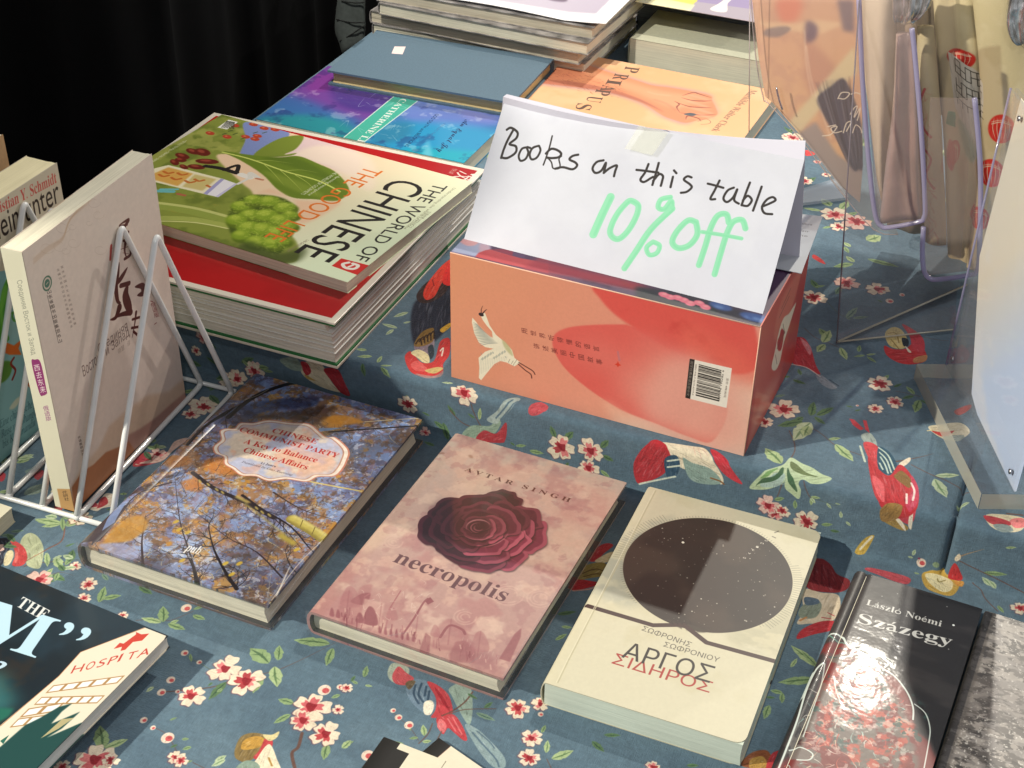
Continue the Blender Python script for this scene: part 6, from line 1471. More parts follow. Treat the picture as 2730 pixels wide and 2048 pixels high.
['P','#2a1a18',1,0,1,[283,482,281,489,275,494,266,497,256,497,247,494,241,489,239,482,241,475,247,469,256,466,266,466,275,469,281,475]],
['L','#5a2a20',1,.96,0,0,[584,832,650,856,702,877,720,902]],
['L','#5a2a20',1,.96,0,0,[578,848,638,888,684,911,694,945]],
['L','#2c2a28',1,1.24,0,2,[493,858,508,822]],
['L','#2c2a28',1,1.24,0,2,[519,865,535,829]],
['L','#2c2a28',1,1.24,0,2,[533,879,548,842]],
['L','#2c2a28',1,1.24,0,2,[552,841,567,805]],
['T','用','#6a2a26',64.7,55.3,64.1,50.7,-4.86,.23,1,.012,0,.88],
['T','世','#6a2a26',72.1,55.2,71.5,50.7,-4.84,.23,1,.012,0,.88],
['T','界','#6a2a26',79.5,55.2,78.9,50.6,-4.82,.23,1,.012,0,.88],
['T','听','#6a2a26',86.9,55.1,86.2,50.5,-4.8,.23,1,.012,0,.88],
['T','得','#6a2a26',94.2,55,93.5,50.5,-4.77,.23,1,.012,0,.88],
['T','懂','#6a2a26',101.5,54.9,100.8,50.4,-4.75,.23,1,.012,0,.88],
['T','的','#6a2a26',108.7,54.8,108,50.3,-4.73,.23,1,.012,0,.88],
['T','语','#6a2a26',116,54.8,115.3,50.3,-4.71,.23,1,.012,0,.88],
['T','言','#6a2a26',123.2,54.7,122.4,50.2,-4.69,.23,1,.012,0,.88],
['T','讲','#6a2a26',75,66.2,74.4,61.6,-4.86,.25,1,.012,0,.88],
['T','述','#6a2a26',82.4,66.1,81.8,61.5,-4.84,.25,1,.012,0,.88],
['T','美','#6a2a26',89.8,66,89.1,61.4,-4.82,.25,1,.012,0,.88],
['T','丽','#6a2a26',97.1,65.9,96.5,61.3,-4.79,.25,1,.012,0,.88],
['T','中','#6a2a26',104.4,65.8,103.8,61.2,-4.77,.25,1,.012,0,.88],
['T','国','#6a2a26',111.7,65.7,111,61.1,-4.75,.25,1,.012,0,.88],
['T','故','#6a2a26',119,65.6,118.3,61,-4.73,.25,1,.012,0,.88],
['T','事','#6a2a26',126.2,65.5,125.5,61,-4.71,.25,1,.012,0,.88],
['P','#d83c24',1,0,0,[1361,622,1381,606,1385,584,1395,605,1414,617,1394,626,1389,642,1379,625]],
['L','#b07a88',.5,1.81,0,0,[1381,505,1397,575]],
['P','#efe8dc',1,0,0,[1932,405,2249,397,2245,750,1928,755]],
['P','#1c1614',1,0,0,[1932,405,1970,403,1966,755,1928,755]],
['P','#1e1a18',1,0,0,[2004,433,2175,435,2175,443,2004,440]],
['P','#1e1a18',1,0,0,[2004,446,2175,449,2176,461,2005,458]],
['P','#1e1a18',1,0,0,[2004,462,2176,465,2176,469,2004,466]],
['P','#1e1a18',1,0,0,[2004,471,2176,473,2177,481,2004,479]],
['P','#1e1a18',1,0,0,[2004,483,2176,485,2177,490,2004,488]],
['P','#1e1a18',1,0,0,[2004,492,2177,494,2177,498,2004,496]],
['P','#1e1a18',1,0,0,[2004,506,2177,508,2178,520,2005,518]],
['P','#1e1a18',1,0,0,[2004,523,2178,524,2178,530,2004,528]],
['P','#1e1a18',1,0,0,[2004,532,2178,534,2179,546,2005,544]],
['P','#1e1a18',1,0,0,[2004,549,2178,550,2179,554,2004,553]],
['P','#1e1a18',1,0,0,[2004,558,2179,559,2179,563,2004,562]],
['P','#1e1a18',1,0,0,[2004,572,2179,573,2180,577,2004,576]],
['P','#1e1a18',1,0,0,[2004,582,2180,583,2180,587,2004,586]],
['P','#1e1a18',1,0,0,[2004,591,2180,592,2181,600,2005,599]],
['P','#1e1a18',1,0,0,[2004,609,2180,610,2181,615,2004,615]],
['P','#1e1a18',1,0,0,[2004,619,2181,619,2182,628,2005,627]],
['P','#1e1a18',1,0,0,[2004,633,2181,633,2182,637,2004,637]],
['P','#1e1a18',1,0,0,[2004,643,2182,643,2182,651,2005,651]],
['P','#1e1a18',1,0,0,[2004,655,2182,655,2182,659,2004,659]],
['P','#1e1a18',1,0,0,[2004,663,2182,663,2183,669,2004,669]],
['P','#1e1a18',1,0,0,[2004,679,2183,678,2184,691,2005,691]],
['P','#1e1a18',1,0,0,[2004,700,2183,699,2185,711,2005,712]],
['T','9 787561 962190','#2a2624',218.1,43.1,217.5,70.3,1.39,-0,1,0,0,.727],
['T','定价 498.00元','#5a4a44',222,49,221.6,66.3,1.39,-.01,1,.01,0,.727],
['T','ISBN 978-7-5619-6219-0','#5a4a44',197.8,43.9,197.7,71.5,1.18,.06,.9,0,0,.727],
['T','国学经典英译百部中文','#d8d0c4',194.2,42.2,193.6,73.5,2.11,-.07,.8,0,0,.88],
['N',1.5,.05,3,1]]),
'carton_side_print':(139.9,114.1,3.4,'#c8604c',[
['G',0,0,140,0,'#cf6a56','#bb3c34',1],
['P','#d8826a',.7,2,1,[561,114,930,100,1178,211,996,452,896,615,491,375]],
['P','#e9d8c0',1,.4,1,[760,358,941,421,1153,443,1045,551,896,662,849,807,722,814,561,685,607,545,653,406]],
['P','#b83028',1,.3,1,[731,438,844,547,840,686,719,627,643,511,686,481]],
['L','#a02820',.9,1.14,0,0,[664,580,777,591]],
['L','#a02820',.9,1.14,0,0,[674,573,784,589]],
['L','#a02820',.9,1.14,0,0,[684,566,792,586]],
['L','#a02820',.9,1.14,0,0,[694,560,800,583]],
['L','#a02820',.9,1.14,0,0,[704,553,807,581]],
['L','#a02820',.9,1.14,0,0,[714,547,815,578]],
['L','#a02820',.9,1.14,0,0,[724,540,822,576]],
['L','#a02820',.9,1.14,0,0,[734,533,830,573]],
['L','#a02820',.9,1.14,0,0,[744,527,837,571]],
['L','#a02820',.9,1.14,0,0,[754,520,845,568]],
['L','#a02820',.9,1.14,0,0,[764,513,853,566]],
['L','#a02820',.9,1.14,0,0,[774,507,860,563]],
['L','#a02820',.9,1.15,0,0,[784,500,868,561]],
['L','#a02820',.9,1.15,0,0,[794,493,876,558]],
['L','#54302a',.8,1.12,0,0,[864,157,626,200]],
['L','#54302a',.8,1.13,0,0,[847,216,590,260]],
['L','#5a4a3a',.8,.85,0,0,[764,416,874,564]],
['L','#5a4a3a',.8,.85,0,0,[639,621,747,772]],
['P','#b02a26',.6,2,1,[2,554,120,658,103,929,25,1149,-47,1112,-19,706]],
['P','#e2a890',.5,5,1,[392,834,981,1006,653,1062,322,1076,122,1085]]]),
'carton_top_print':(241.8,139.9,3,'#4a2a50',[
['P','#9fa6c4',1,1,0,[2,1393,-6,1134,205,1116,257,1237,209,1361,202,1381]],
['P','#d8a0a4',1,.8,1,[-1,1223,10,1166,121,1156,123,1224,74,1256]],
['P','#c9a4b4',.9,1,0,[141,1181,218,1171,257,1229,210,1344]],
['P','#c04248',1,.4,0,[200,1382,197,1317,226,1261,257,1229,450,1246,528,1251,733,1228,791,1364,428,1381]],
['P','#8a2440',1,.4,0,[257,1229,372,1165,433,1187,450,1246]],
['P','#5a3a62',1,.4,0,[426,1191,531,1191,542,1236,528,1251,450,1246]],
['P','#a83040',.9,2,0,[589,1399,956,1343,1302,1325,1642,1306,1242,1088,653,1124]],
['P','#6a2a48',.8,2,0,[548,1236,1145,1223,1583,1220,1242,1088]],
['P','#c8443c',1,.5,0,[639,1375,916,1391,1095,1394,821,1378]],
['P','#201828',1,2,0,[1442,1260,1776,1196,2038,1212,2397,1269,2431,1386,1843,1396,1509,1440]],
['P','#e8748a',1,.3,1,[1861,1307,1852,1320,1837,1327,1818,1327,1799,1320,1785,1308,1778,1293,1779,1277,1788,1265,1803,1258,1822,1258,1840,1264,1855,1277,1862,1292]],
['P','#f2a6a8',.8,.6,1,[1841,1282,1839,1288,1834,1293,1826,1296,1817,1296,1809,1293,1803,1288,1801,1282,1803,1276,1809,1271,1817,1269,1826,1269,1834,1271,1839,1276]],
['P','#e8748a',1,.3,1,[1915,1328,1906,1340,1890,1347,1871,1348,1853,1341,1839,1329,1831,1313,1832,1298,1841,1286,1857,1279,1876,1279,1894,1285,1908,1297,1916,1313]],
['P','#f2a6a8',.8,.6,1,[1895,1303,1893,1309,1887,1314,1879,1317,1870,1317,1862,1314,1857,1309,1855,1303,1857,1297,1862,1292,1870,1289,1879,1289,1887,1292,1893,1297]],
['P','#e8748a',1,.3,1,[1811,1296,1802,1309,1786,1316,1767,1316,1749,1309,1735,1297,1727,1282,1728,1266,1737,1254,1753,1247,1772,1247,1790,1254,1804,1266,1812,1281]],
['P','#f2a6a8',.8,.6,1,[1791,1271,1789,1277,1783,1282,1775,1285,1766,1285,1758,1282,1753,1277,1751,1271,1753,1265,1758,1260,1766,1258,1775,1258,1783,1260,1789,1265]],
['P','#e8748a',1,.3,1,[1975,1300,1966,1312,1950,1319,1931,1319,1913,1312,1899,1300,1891,1285,1892,1269,1901,1257,1917,1250,1936,1250,1954,1257,1968,1269,1976,1284]],
['P','#f2a6a8',.8,.6,1,[1955,1275,1953,1281,1947,1286,1939,1288,1931,1288,1923,1286,1917,1281,1915,1275,1917,1268,1923,1264,1931,1261,1939,1261,1947,1264,1953,1268]],
['P','#e8748a',1,.3,1,[2031,1330,2022,1343,2007,1349,1988,1350,1969,1343,1955,1331,1948,1315,1948,1300,1958,1288,1973,1281,1992,1281,2010,1287,2025,1300,2032,1315]],
['P','#f2a6a8',.8,.6,1,[2011,1305,2009,1311,2004,1316,1996,1319,1987,1319,1979,1316,1973,1311,1971,1305,1973,1299,1979,1294,1987,1292,1996,1292,2004,1294,2009,1299]],
['P','#e8748a',1,.3,1,[1757,1310,1748,1323,1732,1330,1714,1330,1695,1323,1681,1311,1673,1296,1674,1280,1683,1268,1699,1261,1718,1261,1736,1267,1751,1280,1758,1295]],
['P','#f2a6a8',.8,.6,1,[1737,1285,1735,1291,1729,1296,1721,1299,1712,1299,1704,1296,1699,1291,1697,1285,1699,1279,1704,1274,1712,1272,1721,1272,1729,1274,1735,1279]],
['P','#e8748a',1,.3,1,[1706,1299,1697,1312,1681,1319,1663,1319,1644,1312,1630,1300,1623,1285,1623,1269,1633,1257,1648,1250,1667,1250,1685,1257,1700,1269,1707,1284]],
['P','#f2a6a8',.8,.6,1,[1686,1274,1684,1280,1678,1285,1670,1288,1662,1288,1654,1285,1648,1280,1646,1274,1648,1268,1654,1263,1662,1261,1670,1261,1678,1263,1684,1268]],
['P','#2f4f8e',1,1,1,[2175,1273,2163,1293,2135,1306,2098,1309,2058,1302,2025,1287,2003,1265,1998,1242,2011,1222,2038,1210,2075,1206,2115,1213,2149,1229,2170,1250]],
['P','#6a8cc4',.7,1,1,[2117,1278,2111,1286,2099,1291,2082,1292,2065,1289,2050,1282,2040,1274,2038,1264,2043,1257,2055,1252,2072,1251,2089,1254,2104,1260,2114,1269]],
['P','#2f4f8e',1,1,1,[2417,1317,2404,1337,2376,1350,2339,1353,2300,1346,2266,1331,2244,1309,2239,1286,2252,1266,2279,1254,2317,1250,2356,1257,2390,1273,2412,1294]],
['P','#6a8cc4',.7,1,1,[2358,1322,2352,1330,2340,1335,2324,1336,2306,1333,2291,1326,2281,1318,2279,1308,2284,1300,2297,1296,2313,1294,2331,1298,2346,1304,2355,1313]],
['P','#2f4f8e',1,1,1,[2472,1314,2459,1333,2432,1346,2394,1349,2355,1342,2321,1327,2300,1305,2295,1282,2307,1262,2335,1250,2372,1246,2411,1253,2445,1269,2467,1291]],
['P','#6a8cc4',.7,1,1,[2413,1318,2408,1326,2395,1331,2379,1332,2361,1329,2346,1322,2337,1314,2334,1304,2340,1297,2352,1292,2368,1291,2386,1294,2401,1300,2411,1309]]]),
'cloth_print':(890,1281.6,2.5,'#5d7585',[
['C','#6b8291',60,3,.4,.7,.6,1],
['C','#53697a',25,5,.45,.7,.5,1],
['L','#6a4a40',.8,1.01,.1,1,[3449,11572,3712,11410,3817,11294,4004,11134,4078,11039,4169,10889,4252,10740,4288,10676]],
['L','#5c6a58',.7,.62,.1,0,[3386,11210,3466,11237,3546,11248,3660,11274]],
['L','#6a4a40',.8,.89,.1,0,[1859,10955,1884,10742,1923,10612,1813,10432]],
['L','#6a4a40',.7,.77,.1,0,[1849,10960,1989,10842,2141,10791]],
['L','#6a4a40',.9,2.16,.1,0,[4468,11497,4503,11606,4493,11665,4573,11764]],
['L','#6a4a40',.6,.59,.1,0,[3575,11842,3693,11859,3841,11958]],
['L','#6a4a40',.6,.64,.1,0,[2911,11085,3018,11020,3124,10989,3219,10846]],
['L','#6a4a40',.7,.58,.1,0,[3970,11981,4067,11991]],
['lf',396,1106,-19,-7,12.1,1,0],
['lf',400,1101,-6,-12,6.5,2,0],
['lf',401,1107,11,15,9.3,3,1],
['lf',397,1116,4,18,7.3,4,0],
['lf',424,1073,-24,7,8.6,5,0],
['lf',428,1076,4,16,6.4,6,0],
['lf',429,1130,-11,1,5.6,7,0],
['lf',432,1139,-6,11,4.9,8,0],
['lf',466,1151,4,12,6.2,9,0],
['lf',453,1111,-4,5,3.2,10,0],
['lf',379,1132,-2,18,6.3,11,2],
['lf',380,1138,-2,4,2.7,12,0],
['lf',339,1212,-13,-15,10,13,0],
['lf',340,1211,9,-12,6,14,1],
['lf',309,1102,-9,-13,7.8,15,0],
['lf',308,1103,-15,2,5.4,16,1],
['lf',313,1102,14,0,5.6,17,0],
['lf',314,1101,4,-5,3.3,18,1],
['lf',324,1088,10,0,4.6,19,0],
['lf',321,1083,6,-8,3,20,0],
['lf',259,1100,-7,0,2.7,21,0],
['lf',257,1100,10,-8,5.3,22,0],
['lf',257,1104,-6,-15,6.3,23,0],
['lf',249,1083,-8,-4,3.5,24,4],
['lf',191,1077,10,12,4.6,25,1],
['lf',200,1078,11,9,7.4,26,1],
['lf',203,1075,-4,6,2.7,27,3],
['lf',180,1046,-20,5,7.2,28,0],
['lf',183,1044,5,-10,4.5,29,0],
['lf',273,1079,13,3,5.2,30,2],
['lf',380,1185,4,-2,2.4,31,0],
['lf',380,1190,-3,4,2,32,2],
['lf',409,1192,4,-7,4.3,33,3],
['lf',389,1188,-4,4,3,34,0],
['lf',392,1200,4,-3,1.9,35,0],
['lf',338,1155,-2,6,3,36,3],
['lf',343,1120,5,6,2.2,37,0],
['lf',371,1136,-1,4,1.9,38,2],
['lf',364,1175,3,-4,1.6,39,0],
['lf',414,1188,-5,8,4.6,40,3],
['fl',372,1122,11.5,4.7,0,41],
['fl',391,1126,12.4,5.4,0,42],
['fl',365,1152,9.6,.1,0,43],
['fl',441,1128,13.5,.8,0,44],
['fl',442,1140,9.9,1.5,1,45],
['fl',461,1144,10.8,2.2,0,46],
['fl',340,1221,13.4,2.9,0,47],
['fl',325,1234,5.2,3.6,0,48],
['fl',239,1092,6.6,4.3,0,49],
['fl',245,1105,5.2,5,0,50],
['fl',280,1108,3.8,5.7,0,51],
['fl',219,1080,4.4,.4,0,52],
['fl',349,1217,5.8,1.1,0,53],
['fl',385,1199,5.8,1.8,1,54],
['fl',389,1200,4.8,2.5,0,55],
['P','#ead6c4',1,.15,1,[3753,11878,3745,11905,3724,11921,3699,11921,3679,11905,3671,11878,3679,11852,3699,11836,3724,11836,3745,11852]],
['P','#cc5a5c',1,.15,1,[3745,11879,3741,11893,3729,11901,3715,11901,3704,11893,3700,11879,3704,11866,3715,11858,3729,11858,3741,11866]],
['P','#ead6c4',1,.15,1,[3416,11208,3411,11224,3399,11234,3383,11234,3371,11224,3366,11208,3371,11192,3383,11182,3399,11182,3411,11192]],
['P','#cc5a5c',1,.15,1,[3411,11209,3409,11217,3402,11222,3393,11222,3386,11217,3384,11209,3386,11201,3393,11196,3402,11196,3409,11201]],
['P','#ead6c4',1,.15,1,[3547,11240,3544,11252,3534,11260,3523,11260,3514,11252,3510,11240,3514,11228,3523,11221,3534,11221,3544,11228]],
['P','#cc5a5c',1,.15,1,[3544,11241,3542,11247,3537,11250,3530,11250,3525,11247,3523,11241,3525,11235,3530,11231,3537,11231,3542,11235]],
['P','#ead6c4',1,.15,1,[3475,11454,3469,11472,3455,11483,3438,11483,3423,11472,3418,11454,3423,11435,3438,11424,3455,11424,3469,11435]],
['P','#cc5a5c',1,.15,1,[3469,11455,3467,11464,3459,11469,3449,11469,3441,11464,3438,11455,3441,11445,3449,11440,3459,11440,3467,11445]],
['P','#ead6c4',1,.15,1,[3482,11570,3477,11589,3462,11600,3445,11600,3431,11589,3426,11570,3431,11552,3445,11541,3462,11541,3477,11552]],
['P','#cc5a5c',1,.15,1,[3477,11571,3474,11580,3466,11586,3456,11586,3449,11580,3446,11571,3449,11562,3456,11556,3466,11556,3474,11562]],
['P','#ead6c4',1,.15,1,[3511,11817,3507,11832,3495,11842,3480,11842,3469,11832,3464,11817,3469,11802,3480,11792,3495,11792,3507,11802]],
['P','#cc5a5c',1,.15,1,[3507,11818,3504,11825,3498,11830,3490,11830,3483,11825,3481,11818,3483,11810,3490,11805,3498,11805,3504,11810]],
['P','#ead6c4',1,.15,1,[3597,11847,3593,11858,3585,11865,3574,11865,3565,11858,3562,11847,3565,11836,3574,11828,3585,11828,3593,11836]],
['P','#cc5a5c',1,.15,1,[3593,11847,3592,11853,3587,11857,3581,11857,3576,11853,3574,11847,3576,11842,3581,11838,3587,11838,3592,11842]],
['P','#ead6c4',1,.15,1,[4458,11115,4450,11143,4428,11160,4402,11160,4381,11143,4373,11115,4381,11088,4402,11071,4428,11071,4450,11088]],
['P','#cc5a5c',1,.15,1,[4449,11117,4445,11130,4433,11139,4419,11139,4407,11130,4402,11117,4407,11103,4419,11094,4433,11094,4445,11103]],
['P','#ead6c4',1,.15,1,[3194,10840,3187,10863,3169,10878,3146,10878,3128,10863,3121,10840,3128,10816,3146,10801,3169,10801,3187,10816]],
['P','#cc5a5c',1,.15,1,[3187,10841,3183,10853,3173,10860,3161,10860,3151,10853,3147,10841,3151,10829,3161,10822,3173,10822,3183,10829]],
['P','#ead6c4',1,.15,1,[3563,11521,3559,11532,3551,11538,3541,11538,3533,11532,3530,11521,3533,11511,3541,11504,3551,11504,3559,11511]],
['P','#cc5a5c',1,.15,1,[3559,11522,3558,11527,3553,11530,3548,11530,3543,11527,3542,11522,3543,11517,3548,11513,3553,11513,3558,11517]],
['P','#ead6c4',1,.15,1,[4515,11050,4511,11063,4501,11071,4488,11071,4478,11063,4474,11050,4478,11036,4488,11028,4501,11028,4511,11036]],
['P','#cc5a5c',1,.15,1,[4511,11050,4509,11057,4503,11061,4496,11061,4490,11057,4488,11050,4490,11044,4496,11040,4503,11040,4509,11044]],
['P','#8a7448',1,.2,1,[4202,11850,4153,11790,4135,11688,4186,11624,4271,11613,4312,11719,4277,11843]],
['P','#c79a48',1,.2,1,[4182,11764,4166,11702,4217,11637,4275,11639,4282,11705,4224,11759]],
['P','#c2454a',1,.2,1,[4292,11796,4295,11727,4277,11624,4331,11628,4357,11699,4343,11787]],
['P','#ddcf9a',1,.2,1,[4246,11610,4300,11586,4328,11543,4340,11596,4308,11638]],
['P','#efe2c6',1,.2,1,[4316,11799,4322,11660,4424,11737,4511,11845,4328,11927]],
['P','#8ea394',1,.2,1,[4242,11913,4270,11833,4360,11833,4418,11965,4285,11999]],
['L','#b08a48',1,1.16,.1,0,[4380,11757,4430,11802]],
['P','#b4bb98',1,.2,1,[1696,10807,1641,10708,1657,10643,1741,10655,1853,10736,1947,10871,1962,10936,1868,10939,1793,10861]],
['P','#c84848',1,.2,1,[1579,10770,1644,10765,1741,10803,1821,10880,1837,10953,1771,10983,1722,10893,1656,10826]],
['P','#e07a72',.8,.2,1,[1688,10844,1744,10883,1778,10948,1756,10942]],
['P','#2e3240',1,.2,1,[1497,10782,1542,10762,1608,10798,1643,10864,1631,10902,1694,10986,1664,11031,1470,10795]],
['L','#5a6474',.8,.89,.1,0,[1526,10802,1583,10842,1608,10896]],
['L','#5a6474',.8,.89,.1,0,[1553,10790,1610,10838,1651,10925]],
['L','#5a6474',.8,.88,.1,0,[1605,10914,1656,10955]],
['P','#e8dcb4',1,.2,1,[1670,10949,1640,10882,1666,10854,1713,10897,1743,10980,1717,11007]],
['P','#eadfc8',1,.2,1,[1489,10180,1511,10151,1551,10170,1587,10225,1544,10227]],
['L','#8a5a4a',.85,.68,.1,0,[1827,10918,1856,10832,1890,10736,1928,10628,1880,10525,1822,10466]],
['L','#c49a74',1,.49,.1,0,[1847,10836,1865,10812]],
['lf',180,1046,-21,4,6.4,56,1],
['lf',180,1047,-11,8,4.8,57,1],
['lf',185,1047,7,-8,3.9,58,1],
['lf',184,1047,2,-8,2.4,59,0],
['lf',193,1078,-3,0,1.3,60,3],
['lf',199,1066,4,-6,2.2,61,2],
['lf',204,1078,0,4,1.7,62,3],
['lf',106,995,-4,-4,2.2,63,0],
['lf',192,1030,5,0,1.9,64,2],
['lf',201,1019,6,-4,2.1,65,2],
['lf',152,1069,8,-5,3.4,66,4],
['lf',148,1075,10,-4,3.6,67,4],
['P','#efe2cb',1,.2,1,[1952,10235,1970,10192,2002,10160,2044,10123,1995,10039,1928,10016,1886,10044,1903,10152,1833,10184,1863,10232]],
['P','#bd474b',1,.2,1,[1927,10185,1892,10104,1915,10067,1973,10120,1960,10179,1933,10209]],
['P','#d9606a',1,.2,1,[1842,10188,1879,10154,1927,10185,1881,10215]],
['P','#b84840',.8,.2,1,[1629,10321,1651,10284,1695,10308,1706,10338,1678,10351]],
['P','#c84a50',1,.2,1,[1882,9669,1848,9512,1902,9468,2016,9551]],
['P','#e6c8b4',1,.2,1,[1881,9641,1913,9540,1948,9534,1934,9616]],
['P','#c24450',1,.2,1,[993,10167,1037,10157,1077,10222,1059,10248]],
['P','#a83c44',.9,.2,1,[1254,10086,1263,9998,1310,10041,1315,10113]],
['P','#a7b89c',.6,.2,1,[1336,10303,1312,10224,1375,10141,1435,10168,1420,10247]],
['P','#93a692',.5,.2,1,[1153,10057,1234,9945,1256,10038,1205,10089]],
['fl',192,874,12.2,5.6,0,68],
['fl',191,889,7.6,.3,0,69],
['P','#c24450',1,.2,1,[1833,9581,1942,9465,2042,9398,2044,9528,1912,9631]],
['P','#e8c8b8',1,.2,1,[1901,9615,2020,9451,1995,9263,2073,9182,2053,9371,2044,9528]],
['fl',196,833,11,1,0,70],
['fl',217,816,9.7,1.7,2,71],
['lf',181,837,11,-2,4.4,72,0],
['lf',204,812,13,-8,6.2,73,2],
['lf',219,812,12,-2,4.9,74,0],
['lf',179,850,14,-4,7.4,75,2],
['lf',166,866,13,-8,6.1,76,0],
['lf',178,821,-10,-5,3.4,77,2],
['lf',190,860,14,8,6.6,78,2],
['fl',195,876,11.3,1.3,0,79],
['fl',199,830,10.1,2,0,80],
['fl',216,817,9.9,2.7,0,81],
['fl',168,797,6.7,3.4,2,82],
['fl',159,813,5.7,4.1,1,83],
['lf',210,814,-5,-5,3.5,84,0],
['lf',187,836,7,-5,3.5,85,0],
['lf',151,825,12,2,4.7,86,2],
['lf',174,800,6,5,3,87,2],
['lf',225,814,10,-1,3.1,88,0],
['lf',182,838,4,-10,4.5,89,2],
['lf',186,855,2,-10,3.9,90,2],
['P','#d9ccae',1,.2,1,[2690,7919,2791,7880,2864,7964,2916,8075,2991,8149,2812,8149,2676,8103,2621,8034]],
['P','#b03038',1,.2,1,[2628,7948,2688,7941,2722,8015,2678,8070,2641,8028]],
['P','#a82a34',1,.2,1,[2845,7959,2975,7921,3036,8040,3079,8155,2991,8149,2908,8057]],
['P','#9fb096',.7,.2,1,[2424,7984,2580,7919,2641,8028,2519,8053]],
['P','#c09a50',.9,.2,1,[2659,8066,2756,8101,2676,8103]],
['P','#93a79c',1,.2,1,[5159,10765,5248,10665,5361,10838,5414,11001,5316,10931,5213,10831]],
['P','#8ea4a8',1,.2,1,[5387,11013,5461,11008,5570,11057,5716,11144,5759,11219,5711,11253,5619,11214,5506,11128]],
['L','#5d7585',1,1.18,.1,0,[5459,11051,5564,11116,5681,11186,5724,11234]],
['L','#5d7585',1,.89,.1,0,[5481,11028,5590,11077,5637,11111]],
['P','#a9b4a4',1,.2,1,[4718,10797,4714,10721,4786,10704,4843,10725,4862,10808,4825,10871,4760,10855]],
['P','#c2545a',1,.2,1,[4765,10822,4765,10730,4837,10759,4909,10787,4887,10858,4816,10875]],
['P','#6d8396',1,.2,1,[4893,10870,4906,10804,4968,10768,5036,10791,5111,10876,5149,10977,5106,11025,5013,10994,4940,10939]],
['L','#33495e',.9,1.43,.1,0,[4943,10833,4970,10910,5034,10970]],
['L','#33495e',.9,1.43,.1,0,[4974,10804,4998,10898,5056,10946]],
['L','#33495e',.9,1.43,.1,0,[5014,10816,5041,10893]],
['L','#33495e',.9,1.42,.1,0,[5051,10844,5077,10921]],
['P','#6a5a44',1,.2,1,[4876,10848,4896,10808,4931,10808,4924,10886]],
['P','#efe6d2',1,.2,1,[5065,10941,5096,10913,5132,10941,5148,11020,5112,11037,5079,10993]],
['P','#bf434a',1,.2,1,[5001,10777,5073,10774,5174,10819,5253,10915,5267,10967,5214,11019,5160,11044,5158,10972,5111,10876]],
['P','#a02632',.8,.2,1,[5061,10795,5158,10855,5246,10947,5166,10896]],
['P','#bf434a',1,.2,1,[5196,11028,5276,10963,5369,11021,5449,11112,5432,11133,5352,11100,5299,11081,5294,11140,5245,11105]],
['P','#e0777a',1,.2,1,[5220,11031,5279,11062,5289,11128,5230,11098]],
['L','#e0777a',.9,1,.1,0,[5265,11011,5355,11084]],
['L','#e0777a',.9,1,.1,0,[5287,10987,5402,11091]],
['L','#6a4a40',.9,1.1,.1,0,[5218,11004,5264,10939,5304,10834,5313,10734]],
['L','#6a4a40',.8,.79,.1,0,[5192,11087,5204,11180,5185,11272]],
['L','#6a4a40',.8,.7,.1,0,[5258,10971,5332,10894,5512,10806]],
['L','#6a4a40',.8,.89,.1,0,[5274,11121,5280,11202]],
['L','#6a4a40',.8,.58,.1,0,[5973,11055,6027,11112]],
['L','#6a4a40',.5,.6,.1,0,[4909,11099,4969,11130,5068,11171,5173,11250]],
['lf',460,1091,-3,-10,4,91,0],
['lf',459,1098,-5,-1,2.5,92,0],
['lf',464,1097,5,-1,2.1,93,1],
['lf',454,1098,0,-6,2.5,94,2],
['lf',519,1120,-5,-8,4.1,95,1],
['lf',516,1123,-5,3,2.4,96,0],
['lf',520,1125,5,-3,2.9,97,1],
['lf',586,1087,0,-7,2.9,98,0],
['lf',595,1101,-3,-10,4.1,99,1],
['lf',600,1104,10,-12,6.3,100,1],
['lf',544,1083,3,-7,3.2,101,2],
['lf',541,1089,14,1,4.1,102,4],
['lf',477,1146,3,-4,2.1,103,0],
['lf',476,1150,2,-8,5,104,1],
['lf',562,993,7,-2,3,105,0],
['lf',563,1007,5,-9,3.4,106,0],
['lf',555,983,11,-8,4,107,2],
['lf',529,1076,8,2,2.4,108,2],
['lf',618,1080,10,5,4.6,109,2],
['lf',623,1072,10,-4,3.3,110,2],
['lf',500,1134,10,-3,2.5,111,0],
['lf',506,1116,3,4,2.1,112,0],
['fl',564,1074,8.8,1.1,1,113],
['fl',576,1065,6.1,1.8,1,114],
['fl',582,1094,7.1,2.5,0,115],
['fl',587,1109,7.2,3.2,0,116],
['fl',454,1104,4.3,3.9,0,117],
['fl',660,1084,5.3,4.6,0,118],
['fl',458,1123,4,5.3,0,119],
['P','#ead6c4',1,.15,1,[4928,11091,4925,11103,4916,11110,4905,11110,4896,11103,4892,11091,4896,11080,4905,11072,4916,11072,4925,11080]],
['P','#cc5a5c',1,.15,1,[4924,11092,4923,11098,4918,11101,4912,11101,4907,11098,4905,11092,4907,11086,4912,11082,4918,11082,4923,11086]],
['P','#ead6c4',1,.15,1,[4993,11130,4988,11145,4976,11155,4962,11155,4950,11145,4945,11130,4950,11114,4962,11105,4976,11105,4988,11114]],
['P','#cc5a5c',1,.15,1,[4988,11131,4986,11138,4979,11143,4971,11143,4964,11138,4962,11131,4964,11123,4971,11118,4979,11118,4986,11123]],
['P','#ead6c4',1,.15,1,[5089,11161,5083,11180,5068,11192,5050,11192,5035,11180,5030,11161,5035,11141,5050,11129,5068,11129,5083,11141]],
['P','#cc5a5c',1,.15,1,[5083,11162,5080,11171,5071,11177,5061,11177,5053,11171,5050,11162,5053,11152,5061,11146,5071,11146,5080,11152]],
['P','#ead6c4',1,.15,1,[4974,11487,4966,11512,4947,11528,4923,11528,4903,11512,4896,11487,4903,11462,4923,11447,4947,11447,4966,11462]],
